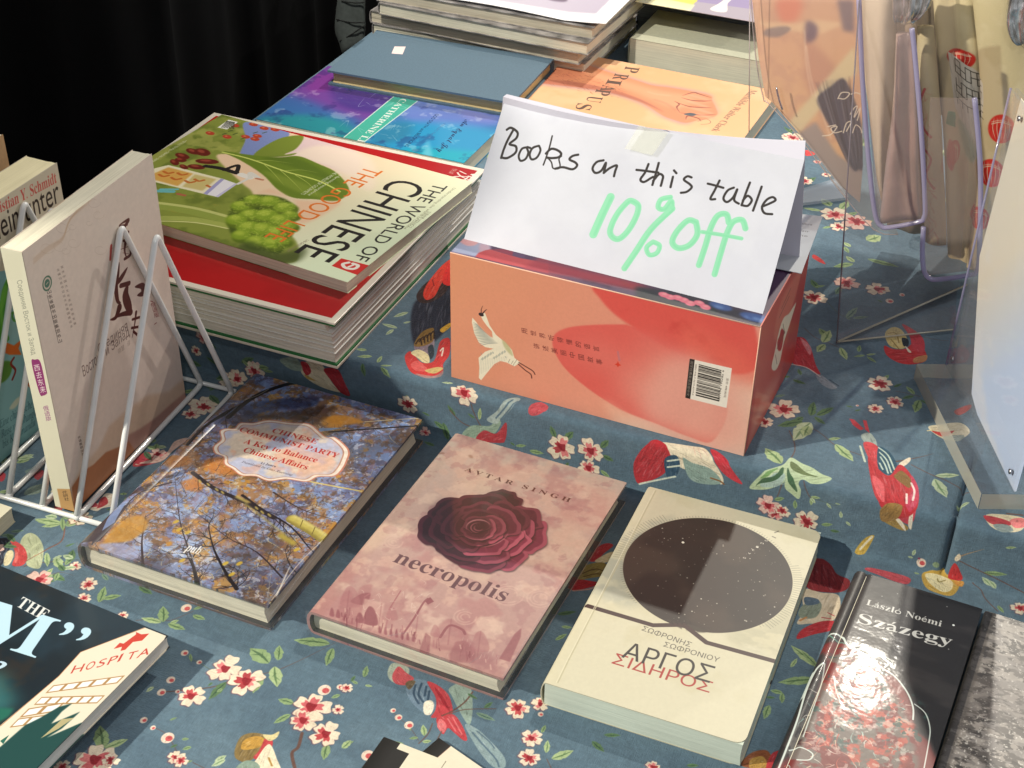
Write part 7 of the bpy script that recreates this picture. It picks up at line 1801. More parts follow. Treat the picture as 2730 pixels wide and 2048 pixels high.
['P','#cc5a5c',1,.15,1,[4965,11488,4961,11501,4951,11509,4938,11509,4927,11501,4923,11488,4927,11476,4938,11468,4951,11468,4961,11476]],
['P','#ead6c4',1,.15,1,[5814,10729,5810,10741,5801,10748,5790,10748,5781,10741,5777,10729,5781,10718,5790,10710,5801,10710,5810,10718]],
['P','#cc5a5c',1,.15,1,[5810,10730,5808,10736,5803,10739,5797,10739,5792,10736,5790,10730,5792,10724,5797,10721,5803,10721,5808,10724]],
['P','#a8333a',1,.2,1,[5544,9213,5558,9058,5605,8989,5656,8995,5623,9103,5601,9205]],
['P','#d3c5a0',1,.2,1,[5591,9210,5629,9119,5679,9059,5724,9113,5659,9197]],
['P','#8a7a44',1,.2,1,[5547,9284,5659,9197,5740,9288,5615,9398,5550,9445]],
['L','#5a4428',.9,1.12,.1,0,[5557,9371,5621,9288,5724,9277]],
['L','#5a4428',.9,1.11,.1,0,[5579,9396,5649,9329,5726,9312]],
['P','#a82830',1,.2,1,[5540,9450,5667,9410,5724,9402,5616,9522,5535,9558]],
['L','#d49a8a',.8,1.1,.1,0,[5561,9564,5656,9503,5695,9451]],
['P','#d9c8ae',1,.2,1,[7057,8869,7186,8846,7305,8827,7348,9014,7291,9140,7192,9185,7104,9225,7112,9086]],
['P','#8a9484',1,.2,1,[7085,9065,7151,8931,7217,8971,7207,9111,7108,9156]],
['P','#586a7c',1,.2,1,[7087,8943,7172,8922,7193,8964,7117,9016]],
['L','#b8434a',1,.76,.1,0,[7275,9030,7322,9042]],
['L','#b8434a',1,.76,.1,0,[7247,9093,7310,9082]],
['L','#c08a5a',1,1.52,.1,0,[7116,9186,7148,9138]],
['P','#b8343c',1,.2,1,[7142,9372,7149,9271,7238,9147,7345,9091,7345,9182,7238,9280]],
['P','#8e2a30',1,.2,1,[7069,8829,7045,8551,7099,8490,7177,8528,7242,8608,7339,8636,7341,8741,7247,8819]],
['L','#6e1a24',.7,1.36,.1,0,[7074,8575,7104,8742]],
['L','#6e1a24',.7,1.36,.1,0,[7116,8556,7163,8751]],
['L','#6e1a24',.7,1.35,.1,0,[7169,8586,7222,8760]],
['lf',733,957,-21,-12,7.4,120,1],
['lf',735,969,-22,13,7.6,121,0],
['lf',734,958,-14,-11,4.5,122,0],
['lf',718,990,-8,1,4.1,123,0],
['lf',718,990,2,9,3.8,124,0],
['lf',713,1004,0,13,5.2,125,0],
['lf',709,998,6,-2,2.4,126,2],
['lf',717,965,2,-10,3.1,127,1],
['lf',679,1074,7,-3,3.1,128,2],
['lf',775,836,4,0,1.8,129,1],
['lf',821,818,16,-4,4.2,130,0],
['lf',828,827,-7,-5,4.4,131,3],
['lf',832,828,-6,-5,4.1,132,3],
['lf',836,846,5,6,3.2,133,0],
['lf',831,791,7,-3,2.2,134,1],
['lf',716,804,-1,-6,2.8,135,3],
['lf',720,806,4,3,2.5,136,3],
['lf',703,815,8,-3,3.3,137,0],
['lf',710,818,7,-1,2.7,138,2],
['lf',771,820,1,-6,2.6,139,3],
['lf',768,822,4,0,1.8,140,3],
['fl',692,816,10,2.7,1,141],
['fl',668,816,7.2,3.4,2,142],
['fl',851,842,6.6,4.1,1,143],
['P','#c4505a',1,.2,1,[7416,8475,7464,8435,7720,8427,7730,8503,7648,8513,7533,8494]],
['P','#c4a04c',1,.2,1,[7806,8352,7870,8275,8028,8291,8075,8373,8041,8494,7934,8508,7851,8475]],
['P','#e3d8ac',1,.2,1,[7827,8343,7896,8295,8013,8330,8030,8429,7973,8481,7876,8428]],
['P','#c0383c',1,.2,1,[7982,8278,8005,8165,8061,8233,8082,8285,8010,8314]],
['P','#d0954a',1,.2,1,[8034,8321,8095,8295,8096,8364,8052,8366]],
['L','#8a7a40',1,.79,.1,0,[7918,8356,7934,8384,7972,8349]],
['L','#6a4a40',.8,.87,.1,0,[8159,8286,8223,8342,8269,8426,8368,8519]],
['L','#6a4a40',.8,.87,.1,0,[8020,8130,8158,8167,8328,8207,8512,8255]],
['L','#a88a6a',.9,1.53,.1,1,[8007,8120,8062,8063,8174,7973]],
['P','#ead9bc',1,.2,1,[7997,8123,8020,8071,8038,8108,8013,8147]],
['P','#ead6c4',1,.15,1,[7814,8241,7808,8263,7791,8276,7770,8276,7754,8263,7747,8241,7754,8219,7770,8206,7791,8206,7808,8219]],
['P','#cc5a5c',1,.15,1,[7806,8243,7803,8254,7794,8260,7782,8260,7773,8254,7769,8243,7773,8232,7782,8225,7794,8225,7803,8232]],
['P','#8aa080',1,.15,1,[7908,8225,7903,8239,7891,8248,7876,8248,7864,8239,7859,8225,7864,8211,7876,8202,7891,8202,7903,8211]],
['P','#8a3a54',1,.15,1,[7768,8212,7766,8217,7762,8220,7756,8220,7752,8217,7750,8212,7752,8206,7756,8203,7762,8203,7766,8206]],
['P','#c9a850',1,.2,1,[7307,8288,7357,8164,7412,8115,7413,8159,7377,8293,7327,8331]],
['L','#ece4c8',.95,1.62,.1,0,[7339,8269,7403,8133]],
['P','#a58a50',1,.2,1,[7424,7804,7495,7895,7461,7965,7601,8003,7638,7960,7541,7907,7477,7785]],
['P','#eee4cc',1,.2,1,[7486,7840,7531,7911,7623,8002,7603,7944,7547,7876,7513,7802]],
['P','#c84a58',1,.2,1,[7507,7771,7638,7711,7666,7864,7634,7933,7562,7900]],
['P','#efe4d0',1,.2,1,[7628,7863,7647,7813,7662,7967,7636,7947]],
['P','#d8ccac',1,.2,1,[8131,7674,8164,7603,8384,7559,8388,7685,8313,7755,8209,7766]],
['P','#b84048',1,.2,1,[8116,7644,8232,7628,8309,7648,8274,7700,8169,7712]],
['P','#8c9a98',1,.2,1,[8192,7720,8281,7679,8331,7729,8254,7782]],
['P','#e08080',1,.2,1,[8294,7618,8372,7564,8403,7642,8336,7690]],
['L','#6a4a40',.8,1.55,.1,0,[8264,7558,8367,7530]],
['P','#8a5030',1,.2,1,[7104,10602,7129,10482,7212,10417,7268,10474,7270,10554]],
['P','#b89048',1,.2,1,[7143,10530,7208,10474,7249,10550,7164,10602]],
['P','#b83840',1,.2,1,[7254,10426,7323,10381,7340,10522,7255,10574]],
['L','#6a4a40',.7,.83,.1,0,[6724,7117,6838,7194,6977,7279,7172,7314]],
['L','#6a4a40',.8,.83,.1,0,[6598,7239,6665,7358,6700,7468,6697,7572]],
['L','#6a4a40',.9,1.38,.1,1,[7419,7283,7479,7236,7577,7150,7654,7074]],
['P','#eadcc4',1,.2,1,[7446,7302,7486,7212,7510,7191,7514,7240,7483,7315]],
['L','#6a4a40',.8,.92,.1,0,[7532,7273,7678,7327,7794,7353,7973,7427]],
['L','#6a4a40',.7,.83,.1,0,[6696,7880,6684,7972,6676,8004]],
['L','#6a4a40',.7,.81,.1,0,[6848,7800,6895,7900,6923,7934]],
['L','#5a6a58',.6,.81,.1,0,[6410,5270,6554,5423,6685,5471]],
['L','#6a4a40',.6,.78,.1,0,[6349,5785,6467,5887,6578,5913,6676,5944]],
['L','#6a4a40',.6,.74,.1,0,[7238,6388,7347,6384,7430,6370]],
['L','#6a4a40',.5,.78,.1,0,[7253,5499,7392,5487,7490,5467]],
['L','#5a6a58',.6,.58,.1,0,[6934,7931,7119,7940]],
['lf',648,454,-15,13,8,144,0],
['lf',648,451,-9,-8,6,145,1],
['lf',658,440,29,3,7.2,146,0],
['lf',629,510,-9,-13,6.4,147,2],
['lf',626,509,8,-7,3.1,148,0],
['lf',647,499,-1,14,5.8,149,4],
['lf',656,584,-10,-11,7.5,150,0],
['lf',654,593,1,-21,8.6,151,1],
['lf',656,595,-3,14,7.2,152,1],
['lf',669,594,9,16,6.4,153,1],
['lf',684,594,-1,-10,3.9,154,0],
['lf',690,597,-8,6,2.9,155,0],
['lf',691,596,7,-5,2.6,156,1],
['lf',692,598,9,6,3.2,157,0],
['lf',663,547,5,-21,6.5,158,4],
['lf',668,545,12,-8,4.2,159,4],
['lf',667,548,-4,-1,2.1,160,4],
['lf',642,653,-7,3,3,161,2],
['lf',645,656,11,2,4.3,162,2],
['lf',649,647,-4,-8,3.5,163,2],
['lf',638,685,7,-6,3.2,164,4],
['lf',670,698,-2,-17,6.9,165,2],
['lf',674,696,10,-15,6.2,166,2],
['lf',673,698,10,7,4.6,167,2],
['lf',665,702,-6,14,6,168,2],
['lf',666,708,-16,14,8.4,169,2],
['lf',672,707,-6,28,14.5,170,3],
['lf',672,712,0,15,9,171,1],
['lf',711,626,3,-9,3.7,172,0],
['lf',721,633,5,-7,3.3,173,2],
['lf',738,637,-8,-8,4.5,174,0],
['lf',738,639,-8,8,3.5,175,2],
['lf',743,642,0,18,7.3,176,0],
['lf',744,641,6,4,2.8,177,2],
['lf',692,674,6,0,2.4,178,2],
['lf',690,723,8,-6,3.5,179,1],
['lf',696,726,17,15,9.1,180,1],
['lf',665,766,-16,-13,11.6,181,1],
['lf',700,679,4,-4,2.3,182,2],
['lf',772,733,16,-8,5.6,183,3],
['lf',772,737,12,18,9.7,184,3],
['lf',792,761,8,-7,4.2,185,3],
['lf',692,792,7,-1,2.7,186,1],
['lf',693,793,0,7,3,187,1],
['lf',692,793,4,4,3,188,3],
['lf',704,794,4,4,2.4,189,3],
['lf',710,792,4,0,1.4,190,3],
['lf',666,804,7,-4,3.8,191,0],
['lf',682,807,-1,-8,3.4,192,0],
['lf',686,509,-5,-3,2.3,193,2],
['P','#bcd0aa',1,.2,1,[6695,7562,6664,7668,6585,7764,6529,7848,6462,7988,6521,7990,6611,7952,6705,7862,6717,7815,6722,7900,6773,7941,6835,7972,6842,7889,6817,7825,6845,7785,6906,7809,6980,7773,7032,7680,6951,7657,6871,7614,6785,7593]],
['P','#a9c2c0',.8,.2,1,[6575,7950,6675,7901,6711,7816,6678,7762,6598,7840,6538,7933]],
['P','#4b6b50',1,.2,1,[6681,7711,6686,7796,6625,7874,6537,7926,6506,7959,6554,7869,6641,7811,6663,7709]],
['P','#4b6b50',1,.2,1,[6705,7690,6749,7769,6796,7846,6816,7912,6765,7871,6728,7811]],
['P','#6f7f58',1,.2,1,[6707,7608,6758,7625,6843,7687,6940,7703,6852,7722,6781,7715,6726,7680]],
['P','#6f9a5a',.8,.2,1,[6590,7782,6642,7718,6596,7826,6532,7876]],
['fl',650,489,11.7,3.8,2,194],
['fl',677,489,10.7,4.5,1,195],
['fl',630,526,10.8,5.2,0,196],
['fl',710,632,11.4,5.9,0,197],
['fl',714,669,6.1,.6,0,198],
['fl',726,654,7.1,1.3,1,199],
['fl',649,699,12.1,2,0,200],
['fl',640,721,6.9,2.7,0,201],
['fl',662,811,9.6,3.4,2,202],
['fl',673,812,6,4.1,0,203],
['P','#ead6c4',1,.15,1,[7014,4890,7009,4906,6997,4916,6982,4916,6970,4906,6965,4890,6970,4874,6982,4864,6997,4864,7009,4874]],
['P','#cc5a5c',1,.15,1,[7008,4893,7006,4901,6999,4906,6991,4906,6984,4901,6982,4893,6984,4885,6991,4880,6999,4880,7006,4885]],
['P','#ead6c4',1,.15,1,[6947,5038,6940,5061,6923,5075,6901,5075,6884,5061,6877,5038,6884,5016,6901,5001,6923,5001,6940,5016]],
['P','#cc5a5c',1,.15,1,[6939,5042,6935,5053,6926,5060,6914,5060,6904,5053,6900,5042,6904,5031,6914,5024,6926,5024,6935,5031]],
['P','#ead6c4',1,.15,1,[7013,6703,7010,6711,7004,6716,6997,6716,6991,6711,6988,6703,6991,6695,6997,6690,7004,6690,7010,6695]],
['P','#cc5a5c',1,.15,1,[7010,6704,7009,6708,7005,6710,7001,6710,6998,6708,6997,6704,6998,6700,7001,6698,7005,6698,7009,6700]],
['P','#b8323c',1,.2,1,[6285,5996,6373,5930,6472,6063,6562,6270,6634,6406,6504,6345,6401,6343,6321,6183]],
['P','#e0a0a4',.7,.2,1,[6349,5941,6466,6040,6483,6158]],
['P','#8e98a2',1,.2,1,[6600,6422,6645,6401,6722,6461,6799,6520,6759,6561,6676,6529]],
['L','#e8d4c8',.8,1.13,.1,0,[6378,6354,6504,6345,6639,6428]],
['L','#333f50',1,.87,.1,0,[6717,6439,6805,6494]],
['P','#c23036',1,.2,1,[7016,5762,7062,5892,7178,5963,7297,5932,7377,5822,7323,5671,7235,5610,7183,5736,7090,5779]],
['P','#d8c484',1,.2,1,[6983,5572,7022,5448,7104,5464,7188,5632,7160,5747,7057,5743]],
['P','#1e2a36',1,.2,1,[7127,5583,7179,5585,7197,5679,7162,5695]],
['P','#c8404c',1,.2,1,[7084,5367,7199,5420,7297,5531,7332,5718,7242,5709,7182,5532]],
['L','#8a7038',.8,1.04,.1,0,[7006,5561,7066,5533,7118,5664]],
['L','#8a7038',.8,1.04,.1,0,[7049,5644,7136,5757]],
['P','#eee4cc',1,.2,1,[7174,5689,7239,5761,7216,5771]],
['P','#c09a60',.8,.2,1,[7280,5842,7364,5753,7369,5850,7293,5910]],
['P','#c84650',1,.2,0,[6982,6916,7024,6915,7096,6969,7167,7023,7111,6875,7083,6883,7122,6979,7094,7013,7026,6979]],
['P','#9aa8a2',1,.2,1,[7112,7069,7172,7020,7249,7133,7234,7224,7160,7153]],
['P','#cc4a50',1,.2,1,[7149,7158,7213,7129,7287,7200,7326,7387,7288,7424,7218,7314]],
['L','#c8d4c0',1,1.64,.1,0,[7136,7206,7173,7293,7210,7379]],
['P','#34566a',1,.2,1,[7263,7169,7340,7176,7419,7283,7466,7403,7422,7463,7323,7428]],
['L','#cfe0d0',.95,1.28,.1,0,[7268,7167,7351,7232,7428,7381]],
['L','#cfe0d0',.95,1.28,.1,0,[7285,7221,7353,7293,7414,7427]],
['L','#cfe0d0',.95,1.27,.1,0,[7303,7275,7354,7354,7395,7445]],
['L','#cfe0d0',.95,1.27,.1,0,[7313,7352,7350,7416]],
['P','#bf3a40',1,.2,1,[7218,7314,7323,7428,7411,7468,7448,7311,7525,7356,7608,7496,7656,7629,7657,7811,7541,7909,7419,7836,7328,7663]],
['P','#e0646a',1,.2,1,[7297,7520,7393,7595,7435,7802,7356,7689]],
['P','#8a6a40',1,.2,1,[7449,7431,7483,7375,7567,7456,7574,7551,7526,7534,7446,7472]],
['P','#c84a60',1,.2,1,[7557,7402,7631,7525,7659,7704,7626,7822,7578,7741,7591,7582]],
['L','#f0dcd4',1,1.58,.1,0,[7574,7492,7612,7572,7622,7683]],
['L','#f0dcd4',1,1.57,.1,0,[7568,7631,7588,7736]],
['L','#f0a0a0',.8,.79,.1,2,[7344,7578,7404,7705]],
['L','#f0a0a0',.8,.79,.1,2,[7389,7577,7453,7722]],
['L','#f0a0a0',.8,.79,.1,2,[7441,7611,7490,7743]],
['L','#f0a0a0',.8,.79,.1,2,[7377,7679,7446,7798]],
['P','#9c7a48',1,.2,1,[7423,7864,7487,7782,7565,7784,7552,7906,7451,7970]],
['P','#d8ceb0',1,.2,1,[7561,6756,7630,6681,7779,6591,7864,6683,7794,6821,7683,6851]],
['P','#c4403c',1,.2,1,[7590,6786,7669,6772,7752,6712,7691,6826]],
['P','#c4403c',.9,.2,1,[7707,6447,7804,6313,7814,6376,7751,6494]],
['P','#8f9c94',1,.2,1,[7680,6831,7827,6742,7797,6841]],
['L','#cfc090',1,1.07,.1,0,[7563,6799,7600,6777]],
['P','#c04040',1,.2,1,[6116,4527,6201,4580,6254,4652,6201,4641,6117,4588]],
['P','#c83c48',1,.2,1,[6119,7712,6225,7746,6332,7884,6407,7977,6303,7953,6212,7880]],
['P','#e9dec4',1,.2,1,[5732,7800,5981,7733,6087,7726,6171,7834,6256,7968,6239,8034,6087,7965,5943,7983,5814,7907]],
['P','#8fa8a0',1,.2,1,[5934,7882,6009,7902,6155,7913,6249,8015,6121,8073,5998,8054]],
['L','#c84650',.9,1.04,.1,2,[6034,7750,6075,7836]],
['L','#c84650',.9,1.04,.1,2,[6066,7736,6121,7807]],
['L','#c84650',.9,1.04,.1,2,[5997,7747,6026,7823]],
['L','#e0888c',.8,.69,.1,2,[6157,7757,6274,7903]],
['L','#e0888c',.8,.69,.1,2,[6188,7742,6321,7902]],
['L','#e0888c',.8,.73,.1,2,[6171,7834,6262,7907]],
['L','#8a5a30',1,1.23,.1,0,[6163,7999,6236,8005,6268,8024]],
['P','#b8343c',1,.2,1,[5552,8066,5593,7933,5660,7823,5713,7772,5794,7810,5838,7899,5823,8023,5768,8116,5626,8232,5573,8196]],
['L','#e08a86',.7,.89,.1,2,[5781,7962,5657,7842]],
['L','#e08a86',.7,.89,.1,2,[5781,7962,5624,7902]],
['L','#e08a86',.7,.89,.1,2,[5781,7962,5604,7968]],
['L','#e08a86',.7,.89,.1,2,[5781,7962,5600,8036]],
['L','#e08a86',.7,.89,.1,2,[5781,7962,5613,8098]],
['L','#e08a86',.7,.89,.1,2,[5781,7962,5641,8150]],
['L','#e08a86',.7,.89,.1,2,[5781,7962,5682,8186]],
['P','#33526a',1,.2,1,[5792,7943,5872,7873,5914,7933,5900,8057,5830,8110]],
['L','#d8e0d0',1,1.51,.1,0,[5817,7950,5900,7908]],
['L','#d8e0d0',1,1.52,.1,0,[5822,8008,5916,7962]],
['L','#d8e0d0',1,1.56,.1,0,[5614,8236,5770,8145,5889,8076]],
['lf',321,696,-8,12,5.1,204,3],
['lf',325,713,5,-5,2.7,205,3],
['lf',324,722,-15,-1,4.5,206,3],
['lf',322,725,-2,10,4.1,207,3],
['lf',316,761,-9,2,3.7,208,1],
['lf',324,767,-11,5,4.4,209,1],
['lf',332,773,-1,-10,3.8,210,1],
['lf',336,776,9,-4,2.5,211,1],
['lf',337,778,10,8,4.4,212,0],
['lf',321,780,2,12,4.7,213,2],
['lf',400,774,-9,3,3,214,3],
['lf',425,804,1,-12,3.5,215,1],
['lf',421,804,-6,-3,2.7,216,2],
['lf',404,807,-7,-9,3.8,217,2],
['lf',381,814,-7,-2,2.2,218,2],
['lf',385,818,12,6,4.7,219,2],
['lf',393,817,6,16,6,220,2],
['lf',490,802,-4,-11,5.2,221,2],
['lf',498,801,7,-10,6.1,222,2],
['lf',528,799,6,-9,5.5,223,2],
['lf',530,806,9,3,4.8,224,2],
['lf',456,820,-4,-2,2.2,225,2],
['lf',469,821,12,-1,4.2,226,0],
['lf',457,820,9,-3,2.9,227,0],
['lf',529,821,8,4,3.5,228,0],
['lf',359,809,2,-10,4.9,229,0],
['lf',502,822,-2,7,2.9,230,2],
['lf',392,845,-10,-2,3.9,231,2],
['fl',412,782,10.9,.4,0,232],
['fl',496,809,13.2,1.1,1,233],
['fl',520,805,11.6,1.8,1,234],
['fl',519,822,8.8,2.5,0,235],
['fl',362,808,8.8,3.2,0,236],
['fl',356,812,0,3.9,0,237],
['fl',378,831,5.7,4.6,2,238],
['fl',476,778,0,5.3,0,239],
['L','#6a4a40',.8,.98,.1,0,[4182,7909,4195,7965,4263,8097,4371,8171]],
['L','#6a4a40',.8,1,.1,0,[3991,8027,4100,8117,4263,8143,4425,8185]],
['P','#8fa592',1,.2,1,[4099,8241,4181,8122,4344,8072,4396,7980,4437,8028,4344,8195,4195,8258]],
['P','#a9b9b4',.9,.2,1,[4316,8019,4409,7900,4491,7738,4572,7713,4527,7849,4436,7982,4397,8040]],
['L','#5d7585',1,1.39,.1,0,[4396,7980,4475,7850,4521,7747]],
['L','#5d7585',1,1.11,.1,0,[4436,7982,4514,7853,4562,7751]],
['P','#b03a42',1,.2,1,[4229,8247,4290,8135,4398,8132,4477,8000,4491,8057,4479,8168,4439,8212]],
['L','#d88a84',.8,.85,.1,2,[4290,8166,4344,8195]],
['L','#d88a84',.8,.85,.1,2,[4344,8141,4398,8193]],
['L','#d88a84',.8,.84,.1,2,[4424,8078,4477,8031]],
['L','#d88a84',.8,.84,.1,2,[4424,8123,4484,8074]],
['P','#c4545c',1,.2,1,[4671,7835,4677,7744,4731,7685,4809,7717,4800,7796,4711,7860]],
['P','#262a3a',1,.6,1,[3243,6648,3191,6783,3266,7020,3426,7311,3534,7413,3609,7278,3621,7067,3586,6872,3258,6182,3273,6465]],  # dark plumage together with the box's shade, painted into the cloth
['P','#3a2420',.9,.2,1,[3147,6664,3141,6440,3216,6347,3324,6384,3364,6592,3298,6761,3215,6772]],
['P','#e8402e',1,.2,1,[3195,6642,3152,6464,3135,6180,3152,6023,3177,6011,3273,6465,3302,6648,3264,6722]],
['P','#e8302a',1,.2,1,[3269,6410,3175,6102,3201,6030,3367,6379]],
['L','#7a1a1a',.8,.94,.1,0,[3224,6487,3166,6400]],
['P','#8c7c88',1,.2,1,[3489,7408,3540,7310,3568,7194,3677,7447,3617,7524]],
['P','#c83a38',1,.2,1,[3492,7581,3486,7485,3540,7510,3647,7584,3728,7522,3655,7256,3705,7183,3803,7389,3815,7531,3861,7654,3757,7750,3627,7738]],
['P','#e0605c',1,.2,1,[3577,7640,3614,7574,3741,7661,3651,7703]],
['P','#e6d9a8',1,.2,1,[3507,7500,3544,7433,3643,7463,3704,7558,3658,7578,3583,7539]],
['P','#2e3a44',1,.2,1,[3603,7381,3618,7324,3689,7442,3690,7515]],
['P','#8a6a34',1,.2,1,[3479,7388,3454,7195,3505,7094,3548,7152,3597,7283,3547,7382]],
['L','#2c1c14',.9,1.14,.1,0,[3486,7372,3484,7284,3537,7361]],
['L','#2c1c14',.9,1.14,.1,0,[3499,7331,3497,7247,3550,7330]],
['L','#2c1c14',.9,1.15,.1,0,[3512,7289,3511,7211,3563,7299]],
['L','#2c1c14',.9,1.15,.1,0,[3526,7247,3524,7174,3576,7268]],
['L','#2c1c14',.9,1.15,.1,0,[3539,7205,3537,7136,3589,7236]],
['P','#c8b070',1,.2,1,[3718,7672,3789,7591,3844,7590,3805,7680]],
['P','#b08a86',.8,.2,1,[3670,7742,3819,7709,3853,7610,3868,7698,3766,7769]],
['P','#d8a838',1,.2,1,[3574,7088,3603,6970,3637,6981,3618,7120]],
['L','#f0e6d4',1,1.14,.1,0,[3715,7380,3718,7328,3756,7436]],
['L','#6a4a40',.4,.75,.1,0,[5766,3548,5991,3408,6184,3388]],
['lf',604,356,-12,-12,10.1,240,1],
['lf',614,358,3,-19,9.5,241,1],
['lf',598,369,-18,1,5.3,242,1],
['lf',622,368,9,-11,5.8,243,0],
['lf',634,427,6,10,4.6,244,0],
['lf',650,407,10,-14,13.9,245,1],
['lf',568,320,8,-18,8,246,2],
['lf',639,425,-8,-6,5.1,247,1],
['lf',614,395,-7,7,3.9,248,0],
['lf',642,376,5,-9,4.2,249,0],
['fl',612,371,13.6,1,0,250],
['fl',620,392,8.8,1.7,0,251],
['fl',633,376,14,2.4,2,252],
['fl',568,314,9.3,3.1,0,253],
['fl',584,292,4.7,3.8,0,254],
['fl',569,267,3.9,4.5,2,255],
['P','#d84848',1,.2,1,[5478,2479,5551,2445,5630,2506,5552,2581]],
['P','#ead6c4',1,.15,1,[5261,2215,5255,2236,5239,2249,5219,2249,5202,2236,5196,2215,5202,2194,5219,2181,5239,2181,5255,2194]],
['P','#cc5a5c',1,.15,1,[5254,2220,5251,2230,5242,2237,5231,2237,5222,2230,5219,2220,5222,2209,5231,2203,5242,2203,5251,2209]],
['sp',12,64,20,0,560,420],
['sp',13,26,560,0,870,300],
['sp',14,16,20,1150,300,1285],
['sp',15,26,20,930,240,1130],
['N',1.2,.1,8,1],
['N',.8,.1,9,9],
['N',7,.06,10,.1],
['N',3,.16,12,1]]),
}

# ---------------------------------------------------------------- materials
def mat(name, col=(.8,.8,.8), rough=.6, img=None, k=1.0, coat=0, noise=0, nscale=300, spec=.5, bump=0, bscale=400, tint=None, trans=0, metal=0, sheen=0):
    m = bpy.data.materials.new(name); m.use_nodes = True; nt = m.node_tree; p = nt.nodes['Principled BSDF']; N = nt.nodes.new; L = nt.links.new
    p.inputs['Roughness'].default_value = rough; p.inputs['Specular IOR Level'].default_value = spec; p.inputs['Metallic'].default_value = metal
    p.inputs['Coat Weight'].default_value = coat; p.inputs['Coat Roughness'].default_value = .09
    if sheen: p.inputs['Sheen Weight'].default_value = sheen
    tc = N('ShaderNodeTexCoord'); src = None
    if img is not None:
        t = N('ShaderNodeTexImage'); t.image = img; t.extension = 'EXTEND'; L(tc.outputs['UV'], t.inputs[0])
        mx = N('ShaderNodeMix'); mx.data_type = 'RGBA'; mx.blend_type = 'MULTIPLY'; mx.inputs[0].default_value = 1
        L(t.outputs[0], mx.inputs[6]); c = tint or (1,1,1); mx.inputs[7].default_value = (c[0]*k, c[1]*k, c[2]*k, 1); src = mx.outputs[2]
    elif noise:
        n = N('ShaderNodeTexNoise'); n.inputs['Scale'].default_value = nscale; n.inputs['Detail'].default_value = 4; L(tc.outputs['Object'], n.inputs[0])
        r = N('ShaderNodeValToRGB'); r.color_ramp.elements[0].position = .3; r.color_ramp.elements[1].position = .7
        r.color_ramp.elements[0].color = (*[v*(1-noise) for v in col], 1); r.color_ramp.elements[1].color = (*[min(1, v*(1+noise)) for v in col], 1)
        L(n.outputs[0], r.inputs[0]); src = r.outputs[0]
    if src: L(src, p.inputs['Base Color'])
    else: p.inputs['Base Color'].default_value = (*col, 1)
    if bump:
        n = N('ShaderNodeTexNoise'); n.inputs['Scale'].default_value = bscale; n.inputs['Detail'].default_value = 3; L(tc.outputs['Object'], n.inputs[0])
        b = N('ShaderNodeBump'); b.inputs['Strength'].default_value = bump; b.inputs['Distance'].default_value = .0004; L(n.outputs[0], b.inputs['Height']); L(b.outputs[0], p.inputs['Normal'])
        if coat: L(b.outputs[0], p.inputs['Coat Normal'])
    return m
def pages(name, col, dark=.55, axis=2, lines=900, var=.3):
    """cut edges of a block of leaves: fine uneven lines lying in the plane of the leaves"""
    m = bpy.data.materials.new(name); m.use_nodes = True; nt = m.node_tree; p = nt.nodes['Principled BSDF']; N = nt.nodes.new; L = nt.links.new
    p.inputs['Roughness'].default_value = .85; p.inputs['Specular IOR Level'].default_value = .15
    tc = N('ShaderNodeTexCoord'); mp = N('ShaderNodeMapping'); s = [14, 14, 14]; s[axis] = lines; mp.inputs['Scale'].default_value = s; L(tc.outputs['Object'], mp.inputs[0])
    n = N('ShaderNodeTexNoise'); n.inputs['Scale'].default_value = 1; n.inputs['Detail'].default_value = 5; n.inputs['Roughness'].default_value = .7; L(mp.outputs[0], n.inputs[0])
    r = N('ShaderNodeValToRGB'); e = r.color_ramp.elements; e[0].position = .30; e[1].position = .62; e[0].color = (*[v*dark for v in col], 1); e[1].color = (*col, 1); L(n.outputs[0], r.inputs[0])
    n2 = N('ShaderNodeTexNoise'); n2.inputs['Scale'].default_value = 22; n2.inputs['Detail'].default_value = 2; L(tc.outputs['Object'], n2.inputs[0])
    mx = N('ShaderNodeMix'); mx.data_type = 'RGBA'; mx.blend_type = 'MULTIPLY'; mx.inputs[0].default_value = var; L(r.outputs[0], mx.inputs[6]); L(n2.outputs[0], mx.inputs[7]); L(mx.outputs[2], p.inputs['Base Color'])
    b = N('ShaderNodeBump'); b.inputs['Strength'].default_value = .5; b.inputs['Distance'].default_value = .0005; L(n.outputs[0], b.inputs['Height']); L(b.outputs[0], p.inputs['Normal'])
    return m
IM = {}
def img(n):
    if n not in IM:
        W, H, k, base, ops = PRINTS[n]; s = Sheet(W, H, k, base); s.painterly = n in ('cloth_print', 'canvas_print'); run_ops(s, ops); IM[n] = s.image(n)
    return IM[n]
def own_print(name, w, h, k, base, ops):
    s = Sheet(w, h, k, base); run_ops(s, ops); return s.image(name)
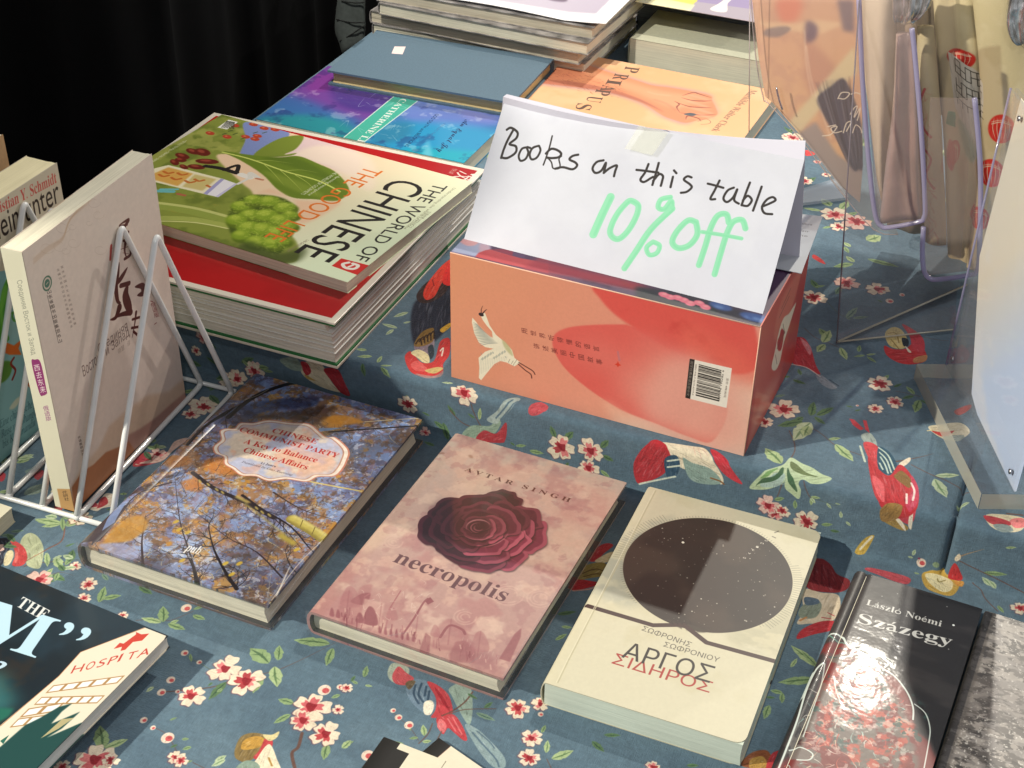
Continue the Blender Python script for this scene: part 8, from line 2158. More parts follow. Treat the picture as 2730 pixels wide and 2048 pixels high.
# ---------------------------------------------------------------- objects
def link(o, parent=None):
    S.collection.objects.link(o)
    if parent is not None: o.parent = parent
    return o
def tag(o, label, cat, group=None, kind=None):
    o['label'] = label; o['category'] = cat
    if group: o['group'] = group
    if kind: o['kind'] = kind
    return o
def empty(name, loc, yaw=0):
    o = bpy.data.objects.new(name, None); o.empty_display_size = .02; link(o); o.location = Vector(loc)*MM; o.rotation_euler = (0, 0, math.radians(yaw)); return o
def mesh(name, V, F, mats, parent=None, uv=None, mi=None, smooth=False):
    """V in mm; uv: function (v -> (u,v)) or a list per vertex"""
    me = bpy.data.meshes.new(name); me.from_pydata([tuple(c*MM for c in v) for v in V], [], F)
    for m in (mats if isinstance(mats, (list, tuple)) else [mats]): me.materials.append(m)
    if mi: me.polygons.foreach_set('material_index', mi)
    if uv is not None:
        l = me.uv_layers.new(name='print')
        for lo in me.loops: l.data[lo.index].uv = uv[lo.vertex_index] if isinstance(uv, list) else uv(V[lo.vertex_index])
    if smooth: me.polygons.foreach_set('use_smooth', [True]*len(me.polygons))
    me.update(); return link(bpy.data.objects.new(name, me), parent)
def fixn(o, bev=0, seg=2, ang=30):
    bm = bmesh.new(); bm.from_mesh(o.data); bmesh.ops.recalc_face_normals(bm, faces=bm.faces)
    if bev:
        ed = [e for e in bm.edges if len(e.link_faces) == 2 and e.calc_face_angle(0) > math.radians(ang)]
        bmesh.ops.bevel(bm, geom=ed, offset=bev*MM, segments=seg, profile=.5, affect='EDGES')
    bm.to_mesh(o.data); bm.free(); o.data.update(); return o
def box(name, x0, x1, y0, y1, z0, z1, m, parent=None, bev=.3, uv=None, jit=0):
    V = [(x, y, z) for z in (z0, z1) for y in (y0, y1) for x in (x0, x1)]
    if jit:
        q = random.Random(int(x0*7+y0*3+z1*11)); V = [(x+q.uniform(-jit, jit), y+q.uniform(-jit, jit), z) for x, y, z in V]
    F = [(0,2,3,1),(4,5,7,6),(0,1,5,4),(2,6,7,3),(0,4,6,2),(1,3,7,5)]
    o = mesh(name, V, F, m, parent, uv); return fixn(o, bev)
def planar(w, l, x0=0, y0=0):
    return lambda v: ((v[0]-x0)/w, 1+(v[1]-y0)/l)
def casing(name, w, l, t, th, m, parent, round_=0, rc=0, overy=0, inner=None, joint=0):
    """cover of a lying book: front, spine and back in one folded piece; x=0 is the spine, y runs from 0 down to -l"""
    def prof(wc):
        P = [(wc, t), (max(12, joint+6), t)]
        if joint: P += [(joint+4, t), (joint+1.5, t-1.3), (joint-1, t)]
        n = 7; rr = max(round_, .6)
        for i in range(n+1):
            a = math.pi*i/n; P.append((rr*.55-math.sin(a)*rr, t/2+math.cos(a)*t/2))
        P += [(12, 0), (wc, 0)]
        Q = []
        k = len(P)
        for i, (x, z) in enumerate(P):
            a = P[max(i-1, 0)]; b = P[min(i+1, k-1)]; dx, dz = b[0]-a[0], b[1]-a[1]; L = math.hypot(dx, dz) or 1
            Q.append((x-dz/L*th*1.0, z+dx/L*th*1.0) if 0 < i < k-1 else (x, t-th if i == 0 else th))
        Q = [(x, min(max(z, th), t-th)) if x > 3 else (max(x, -round_+th), min(max(z, th*.8), t-th*.8)) for x, z in Q]
        return P, Q
    ys = [0, -.01*l, -.35*l, -.65*l, -.99*l, -l]
    if rc: ys = sorted(set([-rc*(1-math.cos(a)) for a in np.linspace(0, math.pi/2, 5)] + [-l+rc*(1-math.cos(a)) for a in np.linspace(0, math.pi/2, 5)] + [-l*.5]), reverse=True)
    V = []; F = []; K = 0
    for y in ys:
        wc = w
        if rc:
            d = min(-y, l+y); wc = w-rc+math.sqrt(max(0, rc*rc-(rc-min(d, rc))**2))
        P, Q = prof(wc); K = len(P); V += [(x, y, z) for x, z in P] + [(x, y, z) for x, z in Q]
    n = len(ys); R = 2*K
    for j in range(n-1):
        for i in range(K-1):
            F.append((j*R+i, j*R+i+1, (j+1)*R+i+1, (j+1)*R+i)); F.append((j*R+K+i, (j+1)*R+K+i, (j+1)*R+K+i+1, j*R+K+i+1))
        F.append((j*R, (j+1)*R, (j+1)*R+K, j*R+K)); F.append((j*R+K-1, j*R+2*K-1, (j+1)*R+2*K-1, (j+1)*R+K-1))
    for j in (0, n-1):
        for i in range(K-1): F.append((j*R+i, j*R+K+i, j*R+K+i+1, j*R+i+1) if j == 0 else (j*R+i, j*R+i+1, j*R+K+i+1, j*R+K+i))
    mi = None; mats = [m]
    if inner is not None:
        mats = [m, inner]; mi = []
        for f in F: mi.append(1 if all((v % R) >= K for v in f) else 0)
    o = mesh(name, V, F, mats, parent, planar(w, l), mi); fixn(o)
    for p in o.data.polygons: p.use_smooth = True
    o.data.set_sharp_from_angle(angle=math.radians(35)); return o
def block(name, x0, x1, y0, y1, z0, z1, m, parent, curve=0, wav=0, seed=1, nz=7):
    """block of leaves; curve hollows the fore-edge"""
    q = random.Random(seed); V = []; F = []; nx = 3; ny = 12
    ring = [(x0, y0)] + [(x0+(x1-x0)*i/nx, y0) for i in range(1, nx)] + [(x1, y0)] + [(x1, y0+(y1-y0)*i/ny) for i in range(1, ny)] + [(x1, y1)] + [(x0+(x1-x0)*i/nx, y1) for i in range(nx-1, 0, -1)] + [(x0, y1)]
    K = len(ring)
    for j in range(nz+1):
        t = j/nz; z = z0+(z1-z0)*t; sh = -curve*math.sin(math.pi*t); jx = q.uniform(-wav, wav); jy = q.uniform(-wav, wav)
        for x, y in ring: V.append((x+(sh+jx if x == x1 else 0), y+(jy if x != x0 or 1 else 0), z))
    for j in range(nz):
        for i in range(K): a = j*K+i; b = j*K+(i+1) % K; F.append((a, b, b+K, a+K))
    F.append(tuple(range(K))[::-1]); F.append(tuple(nz*K+i for i in range(K)))
    o = mesh(name, V, F, m, parent); return fixn(o)
def tube(name, pts, r, m, parent=None, seg=10, closed=False):
    P = [Vector(p) for p in pts]; n = len(P); V = []; F = []
    up = Vector((0, 0, 1)); prev = None
    for i, p in enumerate(P):
        a = P[(i-1) % n] if closed or i > 0 else p; b = P[(i+1) % n] if closed or i < n-1 else p
        d = (b-a).normalized()
        if prev is None: u = d.cross(up); u = u if u.length > .1 else d.cross(Vector((1, 0, 0)))
        else: u = prev - d*prev.dot(d)
        u.normalize(); prev = u; v = d.cross(u)
        rr = r[i] if isinstance(r, (list, tuple)) else r
        V += [tuple(p+(u*math.cos(t)+v*math.sin(t))*rr) for t in [2*math.pi*k/seg for k in range(seg)]]
    m_ = n if closed else n-1
    for i in range(m_):
        for k in range(seg): F.append((i*seg+k, ((i+1) % n)*seg+k, ((i+1) % n)*seg+(k+1) % seg, i*seg+(k+1) % seg))
    if not closed: F.append(tuple(range(seg))); F.append(tuple((n-1)*seg+k for k in range(seg-1, -1, -1)))
    o = mesh(name, V, F, m, parent, smooth=True); return fixn(o)
def slab(name, C, th, m, parent=None, uv=True, n=1, bend=None, back=None, bev=0):
    """thin sheet on four world corners TL,TR,BR,BL, thickness th behind the face"""
    C = [Vector(c) for c in C]; nr = (C[1]-C[0]).cross(C[3]-C[0]).normalized()   # points away from the printed side
    V = []; UV = []; F = []
    for side in (0, 1):
        for j in range(n+1):
            for i in range(n+1):
                s, t = i/n, j/n; p = (C[0]*(1-s)+C[1]*s)*(1-t)+(C[3]*(1-s)+C[2]*s)*t
                if bend: p = p + Vector(bend(s, t))
                V.append(tuple(p+nr*th*side)); UV.append((s, 1-t))
    g = (n+1)**2; W = n+1
    for j in range(n):
        for i in range(n):
            a = j*W+i; F.append((a, a+W, a+W+1, a+1)); F.append((g+a, g+a+1, g+a+W+1, g+a+W))
    rim = [i for i in range(W)] + [j*W+n for j in range(1, W)] + [n*W+i for i in range(n-1, -1, -1)] + [j*W for j in range(n-1, 0, -1)]
    for i in range(len(rim)): a, b = rim[i], rim[(i+1) % len(rim)]; F.append((a, b, g+b, g+a))
    mats = [m] if back is None else [m, back]; mi = None
    if back is not None: mi = [1 if min(f) >= g else 0 for f in F]
    o = mesh(name, V, F, mats, parent, UV, mi); fixn(o)
    if n > 1:
        o.data.polygons.foreach_set('use_smooth', [True]*len(o.data.polygons)); o.data.set_sharp_from_angle(angle=math.radians(50))
    return o
def pane(name, pts, th, nr, m, parent=None):
    """flat plate of any outline, thickness along nr"""
    n = len(pts); nr = Vector(nr).normalized(); V = [tuple(Vector(p)) for p in pts]+[tuple(Vector(p)+nr*th) for p in pts]
    F = [tuple(range(n)), tuple(range(2*n-1, n-1, -1))]+[(i, n+i, n+(i+1) % n, (i+1) % n) for i in range(n)]
    return fixn(mesh(name, V, F, m, parent))
def smoothpath(pts, n=5):
    return [tuple(p) for p in catmull(pts, False, n)] if len(pts[0]) == 2 else [tuple(p) for p in catmull3(pts, n)]
def catmull3(p, n=5):
    p = np.asarray(p, float); m = len(p); out = []; t = np.linspace(0, 1, n, endpoint=False)[:, None]
    for i in range(m-1):
        a, b, c, d = p[max(i-1, 0)], p[i], p[i+1], p[min(i+2, m-1)]
        out.append(.5*((2*b)+(-a+c)*t+(2*a-5*b+4*c-d)*t*t+(-a+3*b-3*c+d)*t**3))
    return np.vstack(out+[p[-1:]])
# ---------------------------------------------------------------- the setting
KP = .80                                                     # reflectance scale of printed matter
Sz = 51.6; FY = -19.
flo = box('floor', -3000, 3000, -3000, 3500, -780, -760, mat('floor_carpet', (.05, .05, .055), .9, noise=.3, nscale=60), None, 0); flo['kind'] = 'structure'
tb = box('table', -440, 940, -690, 900, -40, -1.5, mat('table_board', (.3, .28, .25), .6, noise=.1), None, 2)
tag(tb, 'long table whose top is wholly hidden under the blue bird-print cloth', 'table')
for x in (-400, 900):
    for y in (-640, 850): box('leg', x-20, x+20, y-20, y+20, -760, -40, mat('table_steel', (.1, .1, .1), .4, metal=1), tb, 1)
rs = box('display_riser', -438, 346, -14, 890, 0, Sz-2.2, mat('riser_board', (.3, .28, .25), .6, noise=.1), None, 2); tag(rs, 'low riser under the cloth, left of the seam, raising the rear books', 'riser')
rs2 = box('display_riser', 352, 935, -14, 890, 0, Sz-2.2, rs.data.materials[0], None, 2); tag(rs2, 'low riser under the cloth, right of the seam', 'riser')
# cloth: one length laid over the lower table, up the riser front and over its top, unrolled length is its print
def cloth():
    prof = []                                                # (y, z, down) down = unrolled distance from the back edge
    YT = 760.
    ys = [-700, -470] + list(np.arange(-440, -30, 12)) + [-27, -23]
    path = [(y, 0) for y in ys] + [(-20.5, 1.2), (-19.4, 4)] + [(-19+.8*math.sin(z/52*3.1), z) for z in (10, 18, 26, 34, 42)] + [(-19, 47), (-17.6, 50), (-14, 51.6)] + [(y, 51.6) for y in list(np.arange(-6, 500, 14))+[520, 600, 700, 900]]
    xs = [-445, -430] + list(np.arange(-418, 336, 11)) + [338, 342, 345, 347.2, 348.3, 349, 349.7, 350.8, 353, 356, 361] + list(np.arange(370, 480, 12)) + [520, 650, 800, 945]
    rs = np.random.RandomState(5); G = vnoise(200, 200, 22, 5, 3, .5)*1.0
    V = []; UV = []; F = []
    CH = YT-FY+Sz+(FY+470)
    for y, z in path:
        down = (YT-y) if z >= 51.5 else ((YT-FY)+(Sz-z) if y > -22 and z > 0 else (YT-FY)+Sz+(FY-y))
        for x in xs:
            g = float(G[int((x+445)/8) % 200, int((down)/8) % 200])-.5
            dz = 0; dy = 0
            if z >= 51.5: dz = max(0, g)*4.2*min(1, max(0, (y+4)/20)) + 1.7*math.exp(-((x-250-.55*(y-60))/7)**2)*min(1, max(0, y/40)) + 1.5*math.exp(-((y-122+.2*x)/5)**2)*(x > 205)
            elif z == 0: dz = max(0, g)*3.0*min(1, max(0, (-y-25)/20)) + 1.2*math.exp(-((x+40+.35*(y+330))/6)**2)*(y < -260)
            else: dy = -abs(g)*3.2*math.sin(min(1, z/52)*3.14)
            s = math.exp(-((x-349)/1.6)**2)
            if z >= 3 and y < 60: dy += s*(7 if y < -10 else 0); dz -= s*(5 if z > 51 and y < 60 else 0)
            V.append((x, y+dy, z+dz)); UV.append(((x+445)/890, 1-down/CH))
    W = len(xs)
    for j in range(len(path)-1):
        for i in range(W-1): a = j*W+i; F.append((a, a+1, a+W+1, a+W))
    # hanging sides
    n0 = len(V)
    for j in range(len(path)):
        x, y, z = V[j*W]; V.append((x-2, y, -180)); UV.append((-.2, UV[j*W][1]))
    for j in range(len(path)-1): F.append((j*W, (j+1)*W, n0+j+1, n0+j))
    m = mat('cloth_print', rough=.9, img=img('cloth_print'), k=.84, spec=.15, sheen=.15)
    nt = m.node_tree; N = nt.nodes.new; L = nt.links.new; p = nt.nodes['Principled BSDF']; tc = N('ShaderNodeTexCoord')
    for t in [n for n in nt.nodes if n.type == 'TEX_IMAGE']: t.extension = 'REPEAT'
    h = None
    for ax in (0, 1):
        mp = N('ShaderNodeMapping'); mp.inputs['Scale'].default_value = (1400, 260, 1) if ax == 0 else (260, 1500, 1); L(tc.outputs['UV'], mp.inputs[0])
        n = N('ShaderNodeTexNoise'); n.inputs['Scale'].default_value = 1; n.inputs['Detail'].default_value = 2; L(mp.outputs[0], n.inputs[0])
        if h is None: h = n
        else:
            ad = N('ShaderNodeMath'); L(h.outputs[0], ad.inputs[0]); L(n.outputs[0], ad.inputs[1])
            b = N('ShaderNodeBump'); b.inputs['Strength'].default_value = .85; b.inputs['Distance'].default_value = .0005; L(ad.outputs[0], b.inputs['Height']); L(b.outputs[0], p.inputs['Normal'])
    o = mesh('tablecloth', V, F, m, None, UV, smooth=True); o.data.set_sharp_from_angle(angle=math.radians(70))
    return tag(o, 'blue cloth printed with blossom, leaves and red birds, covering the table and the riser', 'tablecloth')
cloth()
# ---------------------------------------------------------------- paper stocks
cream = pages('cream_leaves', (.86, .81, .64), .78); white = pages('white_leaves', (.84, .82, .76), .75); mint = pages('shade_tinted_leaves', (.74, .82, .70), .93)  # mint: white leaves tinted green for the cool shade on them
gold = pages('ochre_leaves', (.70, .55, .28), .85); grey_l = pages('rough_leaves', (.74, .67, .52), .75, lines=500)
inkb = mat('cloth_board_black', (.02, .02, .022), .4)
film = dict(rough=.32, coat=.8)
def lying_book(name, label, TL, yaw, w, l, t, z, prt, leaves, th=2.2, round_=4, rc=0, inset=3, top_in=None, coat=.5, rough=.38, hard=True, curve=2, bump=.0, joint=0, inner=None, cat='book', group=None, k=KP, tint=None, lift=0):
    r = empty(name, (TL[0], TL[1], z), yaw); tag(r, label, cat, group)
    m = prt if not isinstance(prt, str) else mat(prt, img=img(prt), k=k, coat=coat, rough=rough, bump=bump, bscale=55, tint=tint)
    casing('cover', w, l, t, th, m, r, round_, rc, joint=joint, inner=inner)
    i = inset if hard else .15
    block('page_block', 1.2, w-i-(.4 if hard else .6), -l+i, -i, th, t-th, leaves, r, curve if hard else .6, .22 if hard else .06, int(w+l))
    return r
plain = mat('uncoated_white', (.75, .74, .70), .7)
birch = lying_book('hardback_book', 'film-wrapped hardback with autumn birches and a scalloped title label, left in the front row', (-219.5, -32.9), -.2, 156.5, 234, 23.5, 0, 'birch_print', cream, 2.4, 6, inset=4, coat=1, rough=.3, bump=.10, joint=9, inner=inkb, k=.82)
rose = lying_book('hardback_book', 'pink hardback with a dark red rose, its jacket reading necropolis', (-34, -34.8), -1.1, 145.8, 222.7, 20.5, 0, 'rose_print', cream, 2.3, 5, inset=4, coat=1, rough=.3, bump=.10, joint=0, inner=inkb)
disc = lying_book('paperback_book', 'cream paperback with a black starry disc and Greek title lettering', (127.9, -34.9), 1.07, 133.4, 217.5, 20.5, 0, 'disc_print', mint, .7, 3.5, rc=7, hard=False, coat=.1, rough=.5, curve=.5, k=.73)
comet = lying_book('paperback_book', 'glossy black book with white lettering above a red scribbled figure', (293.4, -59.7), -2.2, 88, 215, 18, 0, 'comet_print', cream, 1.2, 4, inset=2, coat=.05, rough=.46, bump=.6, joint=6, k=.9)
gran = lying_book('paperback_book', 'book with a mottled grey stone-like cover at the right, half hidden by the black one', (383.5, -57), -2.2, 120, 230, 12, 0, 'granite_print', cream, 1.0, 2, inset=2, coat=.3, rough=.4)
# jacket flaps seen at the foot of the two wrapped hardbacks
box('jacket_flap', 60, 150, -234.3, -229.6, .1, 2.0, mat('flap_brown', (.10, .06, .05), .3, coat=1), birch, .2)
box('jacket_flap', 42, 141, -223, -218, .1, 2.0, mat('flap_rose', (.30, .16, .14), .3, coat=1), rose, .2)
def wrap(parent, w, l, t, seed):
    """slack cellophane wrapper standing off the foot and fore-edge of a book"""
    q = random.Random(seed); V = []; F = []; n = 26
    pts = [(-2, -l)] + [(w*i/n, -l) for i in range(1, n)] + [(w, -l)] + [(w, -l+l*i/n) for i in range(1, n+1)]
    for (x, y) in pts:
        for zz in (t+.25, t*.62, t*.3, .3):
            e = q.uniform(.3, 1.5)
            V.append((x+(e if x >= w else 0)+q.uniform(-.6, .6)*(zz < t), y-(e if y <= -l else 0)+q.uniform(-.3, .3), zz))
    for i in range(len(pts)-1):
        for k in range(3): a = i*4+k; F.append((a, a+4, a+5, a+1))
    return fixn(mesh('wrapper', V, F, CLEARF, parent))
def clear(name, tint=(.95, .95, 1), a=.12, rough=.08, edge=None):
    """thin clear plastic: mostly see-through, glossy; denser when seen edge-on"""
    m = bpy.data.materials.new(name); m.use_nodes = True; nt = m.node_tree; nt.nodes.clear(); N = nt.nodes.new; L = nt.links.new
    o = N('ShaderNodeOutputMaterial'); tr = N('ShaderNodeBsdfTransparent'); tr.inputs[0].default_value = (*tint, 1); gl = N('ShaderNodeBsdfGlossy'); gl.inputs['Roughness'].default_value = rough
    df = N('ShaderNodeBsdfDiffuse'); df.inputs[0].default_value = (*[min(1, c*.8) for c in (edge or tint)], 1)
    m1 = N('ShaderNodeMixShader'); m1.inputs[0].default_value = a; L(tr.outputs[0], m1.inputs[1]); L(df.outputs[0], m1.inputs[2]); ge = N('ShaderNodeNewGeometry'); fs = N('ShaderNodeMath'); fs.operation = 'SUBTRACT'; fs.inputs[0].default_value = .8; L(ge.outputs['Backfacing'], fs.inputs[1]); fs.use_clamp = True
    fr = N('ShaderNodeFresnel'); fr.inputs[0].default_value = 1.49; mt = N('ShaderNodeMath'); mt.operation = 'MULTIPLY'; L(fs.outputs[0], mt.inputs[1]); L(fr.outputs[0], mt.inputs[0])
    m2 = N('ShaderNodeMixShader'); L(mt.outputs[0], m2.inputs[0]); L(m1.outputs[0], m2.inputs[1]); L(gl.outputs[0], m2.inputs[2]); L(m2.outputs[0], o.inputs[0]); return m
CLEARF = clear('cellophane', (1, 1, 1), .05, .06)
ACRY = clear('clear_acrylic', (.95, .95, .96), .035, .05); EDGE = clear('acrylic_edge', (.70, .66, .84), .5, .12, (.66, .63, .88)); EDGEC = clear('acrylic_edge_pale', (.86, .84, .74), .5, .2, (.80, .78, .66))
SLEEVE = clear('plastic_sleeve', (.93, .88, .86), .10, .12, (.80, .70, .66))
wrap(birch, 156.5, 234, 23.5, 3); wrap(rose, 145.8, 222.7, 20.5, 4)
# ---------------------------------------------------------------- night cover, striped cover, pale block
night = lying_book('paperback_book', 'dark paperback at the lower left with a pale HOSPITAL building on its cover', (-330, -306), -3.6, 222, 150, 11, 14, 'night_print', white, .8, 2, hard=False, coat=.2, rough=.4)
nb = lying_book('paperback_book', 'thin white-edged book lying under the dark hospital-cover book', (-334, -312), -4.6, 214, 150, 12, 0, mat('plum_board', (.18, .07, .08), .5), white, .8, 2, hard=False)
stripe = lying_book('paperback_book', 'cream book with a broad black band at the bottom edge, left of the askew one', (53, -323.5), -2, 44, 110, 5.5, 0, mat('band_a', img=own_print('band_one', 44, 110, 4, '#ece4cc', [['P', '#171513', 1, 0, 0, [0, 0, 120, 0, 120, 50, 210, 50, 210, 1100, 0, 1100]], ['N', 3, .05, 3, 1]]), k=KP, coat=.1, rough=.5), white, .8, 2, hard=False)
# stripes: two more covers cut off by the bottom edge of the view
def band(n, w, h, b, c='#ece4cc'): return own_print(n, w, h, 4, c, [['P', '#171513', 1, 0, 0, [0, 0, b*10, 0, b*10, h*10, 0, h*10]], ['L', '#8a5a4a', .8, .4, 0, 0, [b*10, 0, b*10, h*10]], ['N', 3, .05, 3, 1]])
sb = lying_book('paperback_book', 'askew cream book with a black band at the bottom edge', (84.6, -309.6), -17, 62, 110, 5, 0, mat('band_b', img=band('band_two', 62, 110, 10.5), k=KP, coat=.1, rough=.5), white, .8, 1.5, hard=False)
# ---------------------------------------------------------------- bound red volume and the magazine on it
rv = empty('bound_volume', (-436, 255.7, Sz), .3); tag(rv, 'thick volume with a plain red cover in a white border, pages bulging in layers', 'book')
board = mat('volume_board', (.62, .56, .46), .5, noise=.05); grn = mat('green_endpaper', (.01, .13, .03), .5); redp = mat('red_cover', img=img('red_print'), k=.82, coat=.35, rough=.35)
box('cover', 0, 297, -292, 0, 41.6, 43.6, [redp], rv, .4, planar(297, 292)); box('cover', 0, 297, -292, 0, 0, 2.4, [board], rv, .4)
box('endpaper', .6, 296.2, -291.4, -.6, 39.6, 41.5, grn, rv, .1); box('endpaper', .6, 296.4, -291.6, -.6, 2.4, 4.2, grn, rv, .1)
zz = 4.2; hs = [9.2, 5.4, 4.0, 6.6, 3.2, 7.0]; vol = pages('volume_leaves', (.80, .75, .64), .66, lines=700)
for i, h in enumerate(hs):
    c = [0, .8, 1.6, 2.2, 2.4, 5.5][i]
    block('signature', 1, 294.5-c, -290+[0, .5, .9, 1.2, .9, .2][i], -2, zz+.12, zz+h-.12, vol, rv, .8 if i < 5 else 2.5, .3, 20+i, 4)
    box('leaf', 1, 295.2-c*.6, -290.6, -2, zz+h-.22, zz+h+.02, plain, rv, 0); zz += h
mg = lying_book('magazine', 'thick green and cream magazine titled THE WORLD OF CHINESE, lying on the red volume', (-413.2, 235.8), -5.26, 283.6, 201.7, 10.6, 95.3, 'magazine_print', cream, .35, .8, hard=False, coat=.5, rough=.35, curve=.2, cat='magazine', k=.97)
# ---------------------------------------------------------------- rear books
wc = lying_book('paperback_book', 'violet and turquoise watercolour paperback with a teal author band', (-424, 461), 0, 238, 152, 16.4, Sz+.3, 'watercolour_print', cream, .6, 1.5, hard=False, coat=.7, rough=.25)
bl = lying_book('hardback_book', 'plain slate-blue hardback with a small pink price sticker', (-189, 550), 2.3-90, 126, 214, 17, 68.3, mat('slate_cloth', (.085, .14, .19), .62, noise=.12, nscale=900, bump=.3, bscale=2500), gold, 2.2, 3, inset=4, joint=9)
st = slab('price_sticker', [(-362.5, 505.0, 85.4), (-351.1, 509.8, 85.4), (-344.4, 488.9, 85.4), (-356.6, 486.0, 85.4)], .15, mat('sticker', (.80, .62, .60), .5, noise=.15, nscale=2000)); st.parent = bl; st.matrix_parent_inverse = Matrix.LocRotScale(bl.location, bl.rotation_euler, None).inverted()
ar = lying_book('paperback_book', 'peach paperback showing a hairy forearm and a closed fist', (-190, 609), -1, 242, 160, 18.4, Sz+.3, 'arm_print', cream, .6, 1.5, hard=False, coat=.15, rough=.5, k=.86)
greyphoto = mat('photo_cover', (.30, .28, .27), .35, noise=.6, nscale=60, coat=.3)
for lab, a, z, t, lv in [('bottom book of the tall pile behind the slate-blue book', ((-455.6, 799.2), -2.22, 297.6), 0, 14.2, cream), ('second book up in the tall pile, cream leaves, just above the bottom one', ((-420.7, 734.1), -0.90, 266.6), 14.4, 14.0, cream), ('tan-leaved book in the middle of the tall pile, jutting out to the left', ((-418.2, 736.0), -2.90, 265.8), 28.6, 14.6, grey_l), ('cream-leaved book second from the top of the tall pile', ((-404.6, 728.6), -2.32, 261.6), 43.4, 13.8, cream), ('top book of the tall pile, under the white printed sheet', ((-414.5, 732.4), -0.57, 267.5), 57.4, 13.6, grey_l)]:
    (x, y), yw, ww = a
    lying_book('pile_book', lab, (x, y), yw, ww, 168, t, Sz+.3+z, greyphoto, lv, .9, 1.5, inset=1.5, hard=True, curve=.3, group='books piled behind the slate-blue one')
def pp(n, ops, w=200, h=100, base='#f2f0f2', k=2.5): return own_print(n, w, h, k, base, ops)
ws = slab('printed_sheet', [(-446.8, 633.3, 150.0), (-120.0, 748.1, 150.0), (-136.2, 564.0, 125.5), (-330.4, 567.7, 125.5)], .5, mat('sheet_print', img=pp('sheet_art', [['g', 0, 0, 200, 100, '#d8d2dc', '#bdb2c4', 1, [60, 0, 1920, 0, 1800, 880, 100, 920], .8, 0], ['P', '#6a5a6e', .8, 1, 1, [700, 600, 960, 660, 1040, 780, 840, 840, 600, 760]], ['P', '#6a5a6e', .8, .6, 1, [1200, 660, 1400, 680, 1420, 760, 1240, 760]]]), k=.85, rough=.5), None, True, 8, lambda s, t: (0, 0, 5*max(0, s-.75)*4*t+1.5*math.sin(s*5)*t))
tag(ws, 'white printed sheet with a lilac picture curling over the edge of the tall pile', 'sheet')
(x, y), yw, ww = ((-135.3, 747.2), -0.35, 184.8)
bk = lying_book('paperback_book', 'thick cream-leaved book behind the fist cover, seen end on', (x, y), yw, 170, 100, 31, Sz+.3, mat('sage_board', (.40, .40, .30), .5, noise=.06), cream, .8, 1.5, hard=False, curve=0)
(x, y), yw, ww = ((-156.8, 848.6), -1.76, 182.8)
b2 = lying_book('paperback_book', 'book farthest back, edges coloured as shade, carrying the yellow and lilac picture', (x, y+6), yw, 200, 110, 58, Sz+.3, mat('shade_dark_board', (.06, .07, .08), .5), pages('shade_dark_leaves', (.12, .14, .15)), .8, 1.5, hard=False, curve=0)  # board and leaves darkened to stand for shadow under the overhanging card
yp = slab('picture_card', [(-149.5, 810.5, 112.5), (24.8, 809.3, 112.5), (4.0, 680.9, 112.5), (-143.3, 682.9, 112.5)], .6, mat('card_print', img=pp('card_art', [['G', 0, 0, 200, 0, '#f2e46a', '#e8d860', 1], ['P', '#a796bc', 1, .3, 0, [880, 0, 2000, 0, 2000, 840, 920, 840, 840, 600]], ['P', '#b8acb8', 1, .5, 0, [880, 760, 2000, 700, 2000, 1000, 840, 1000]], ['P', '#f4efe8', 1, .2, 1, [1260, 0, 1340, 0, 1340, 600, 1420, 880, 1160, 880, 1260, 600]], ['g', 0, 78, 0, 100, '#f2ecb0', '#f4f0d0', .9, [0, 800, 900, 840, 900, 1000, 0, 1000], 1, 0]]), k=.9, rough=.3, coat=.8), None, True)
tag(yp, 'glossy picture card in yellow and lilac with a white dress, at the back', 'card')
# ---------------------------------------------------------------- carton with the tent sign on it
ct = empty('box_set', (-49.8, -6.7, Sz+.25), -.63); tag(ct, 'salmon and red slipcase box printed with a white crane and a barcode, under the sign', 'box')
W_, D_, H_ = 241.8, 139.9, 114.1
cf, cs_, ctp = [mat(n, img=img(n), k=kk, coat=.25, rough=.42) for n, kk in (('carton_front_print', .86), ('carton_side_print', .86), ('carton_top_print', .86))]
def face(name, P, m, back=.9):
    return slab(name, P, back, m, ct)
face('front_panel', [(0, 0, H_), (W_, 0, H_), (W_, 0, 0), (0, 0, 0)], cf); face('side_panel', [(W_, .9, H_), (W_, D_-.9, H_), (W_, D_-.9, 0), (W_, .9, 0)], cs_)
face('top_panel', [(.0, D_, H_), (W_-.9, D_, H_), (W_-.9, .9, H_), (.0, .9, H_)], ctp); face('back_panel', [(W_, D_, H_-.9), (0, D_, H_-.9), (0, D_, 0), (W_, D_, 0)], cs_); face('side_panel', [(0, D_-.9, H_-.9), (0, .9, H_-.9), (0, .9, 0), (0, D_-.9, 0)], cs_)
tube('edge_fold', [(.2, .2, H_+.02), (W_-.2, .2, H_+.02)], .45, mat('worn_edge_highlight', (.80, .50, .36), .6), ct, 8); tube('edge_fold', [(W_+.02, .2, .3), (W_+.02, .2, H_)], .4, bpy.data.materials['worn_edge_highlight'], ct, 8)  # lighter line on the worn folds, also a painted edge highlight
sg = empty('tent_sign', (70, 55, 165.9)); tag(sg, 'folded white paper tent handwritten Books on this table 10% off, standing on the crane box', 'sign')
SO = Vector((70, 55, 165.9))
def loc(P): return [tuple(Vector(p)-SO) for p in P]
A, B, C, D = (-48.8, 17.1, 165.95), (188.6, 9.9, 165.95), (188.4, 82.3, 253), (-49, 95.6, 253)
E1, E2, G1, G2 = (184, 100, 259.5), (-49.5, 97.5, 257), (193, 93, 166.1), (-60, 90, 166.1)
pm = mat('notice_paper', img=img('notice_print'), k=.80, tint=(.96, .98, 1.04), rough=.55, spec=.3, bump=.5, bscale=14); pw = mat('copy_paper', (.60, .59, .68), .6)
KB = lambda s: 6.2*max(0, 1-(abs(s-.38)/.62)**2)
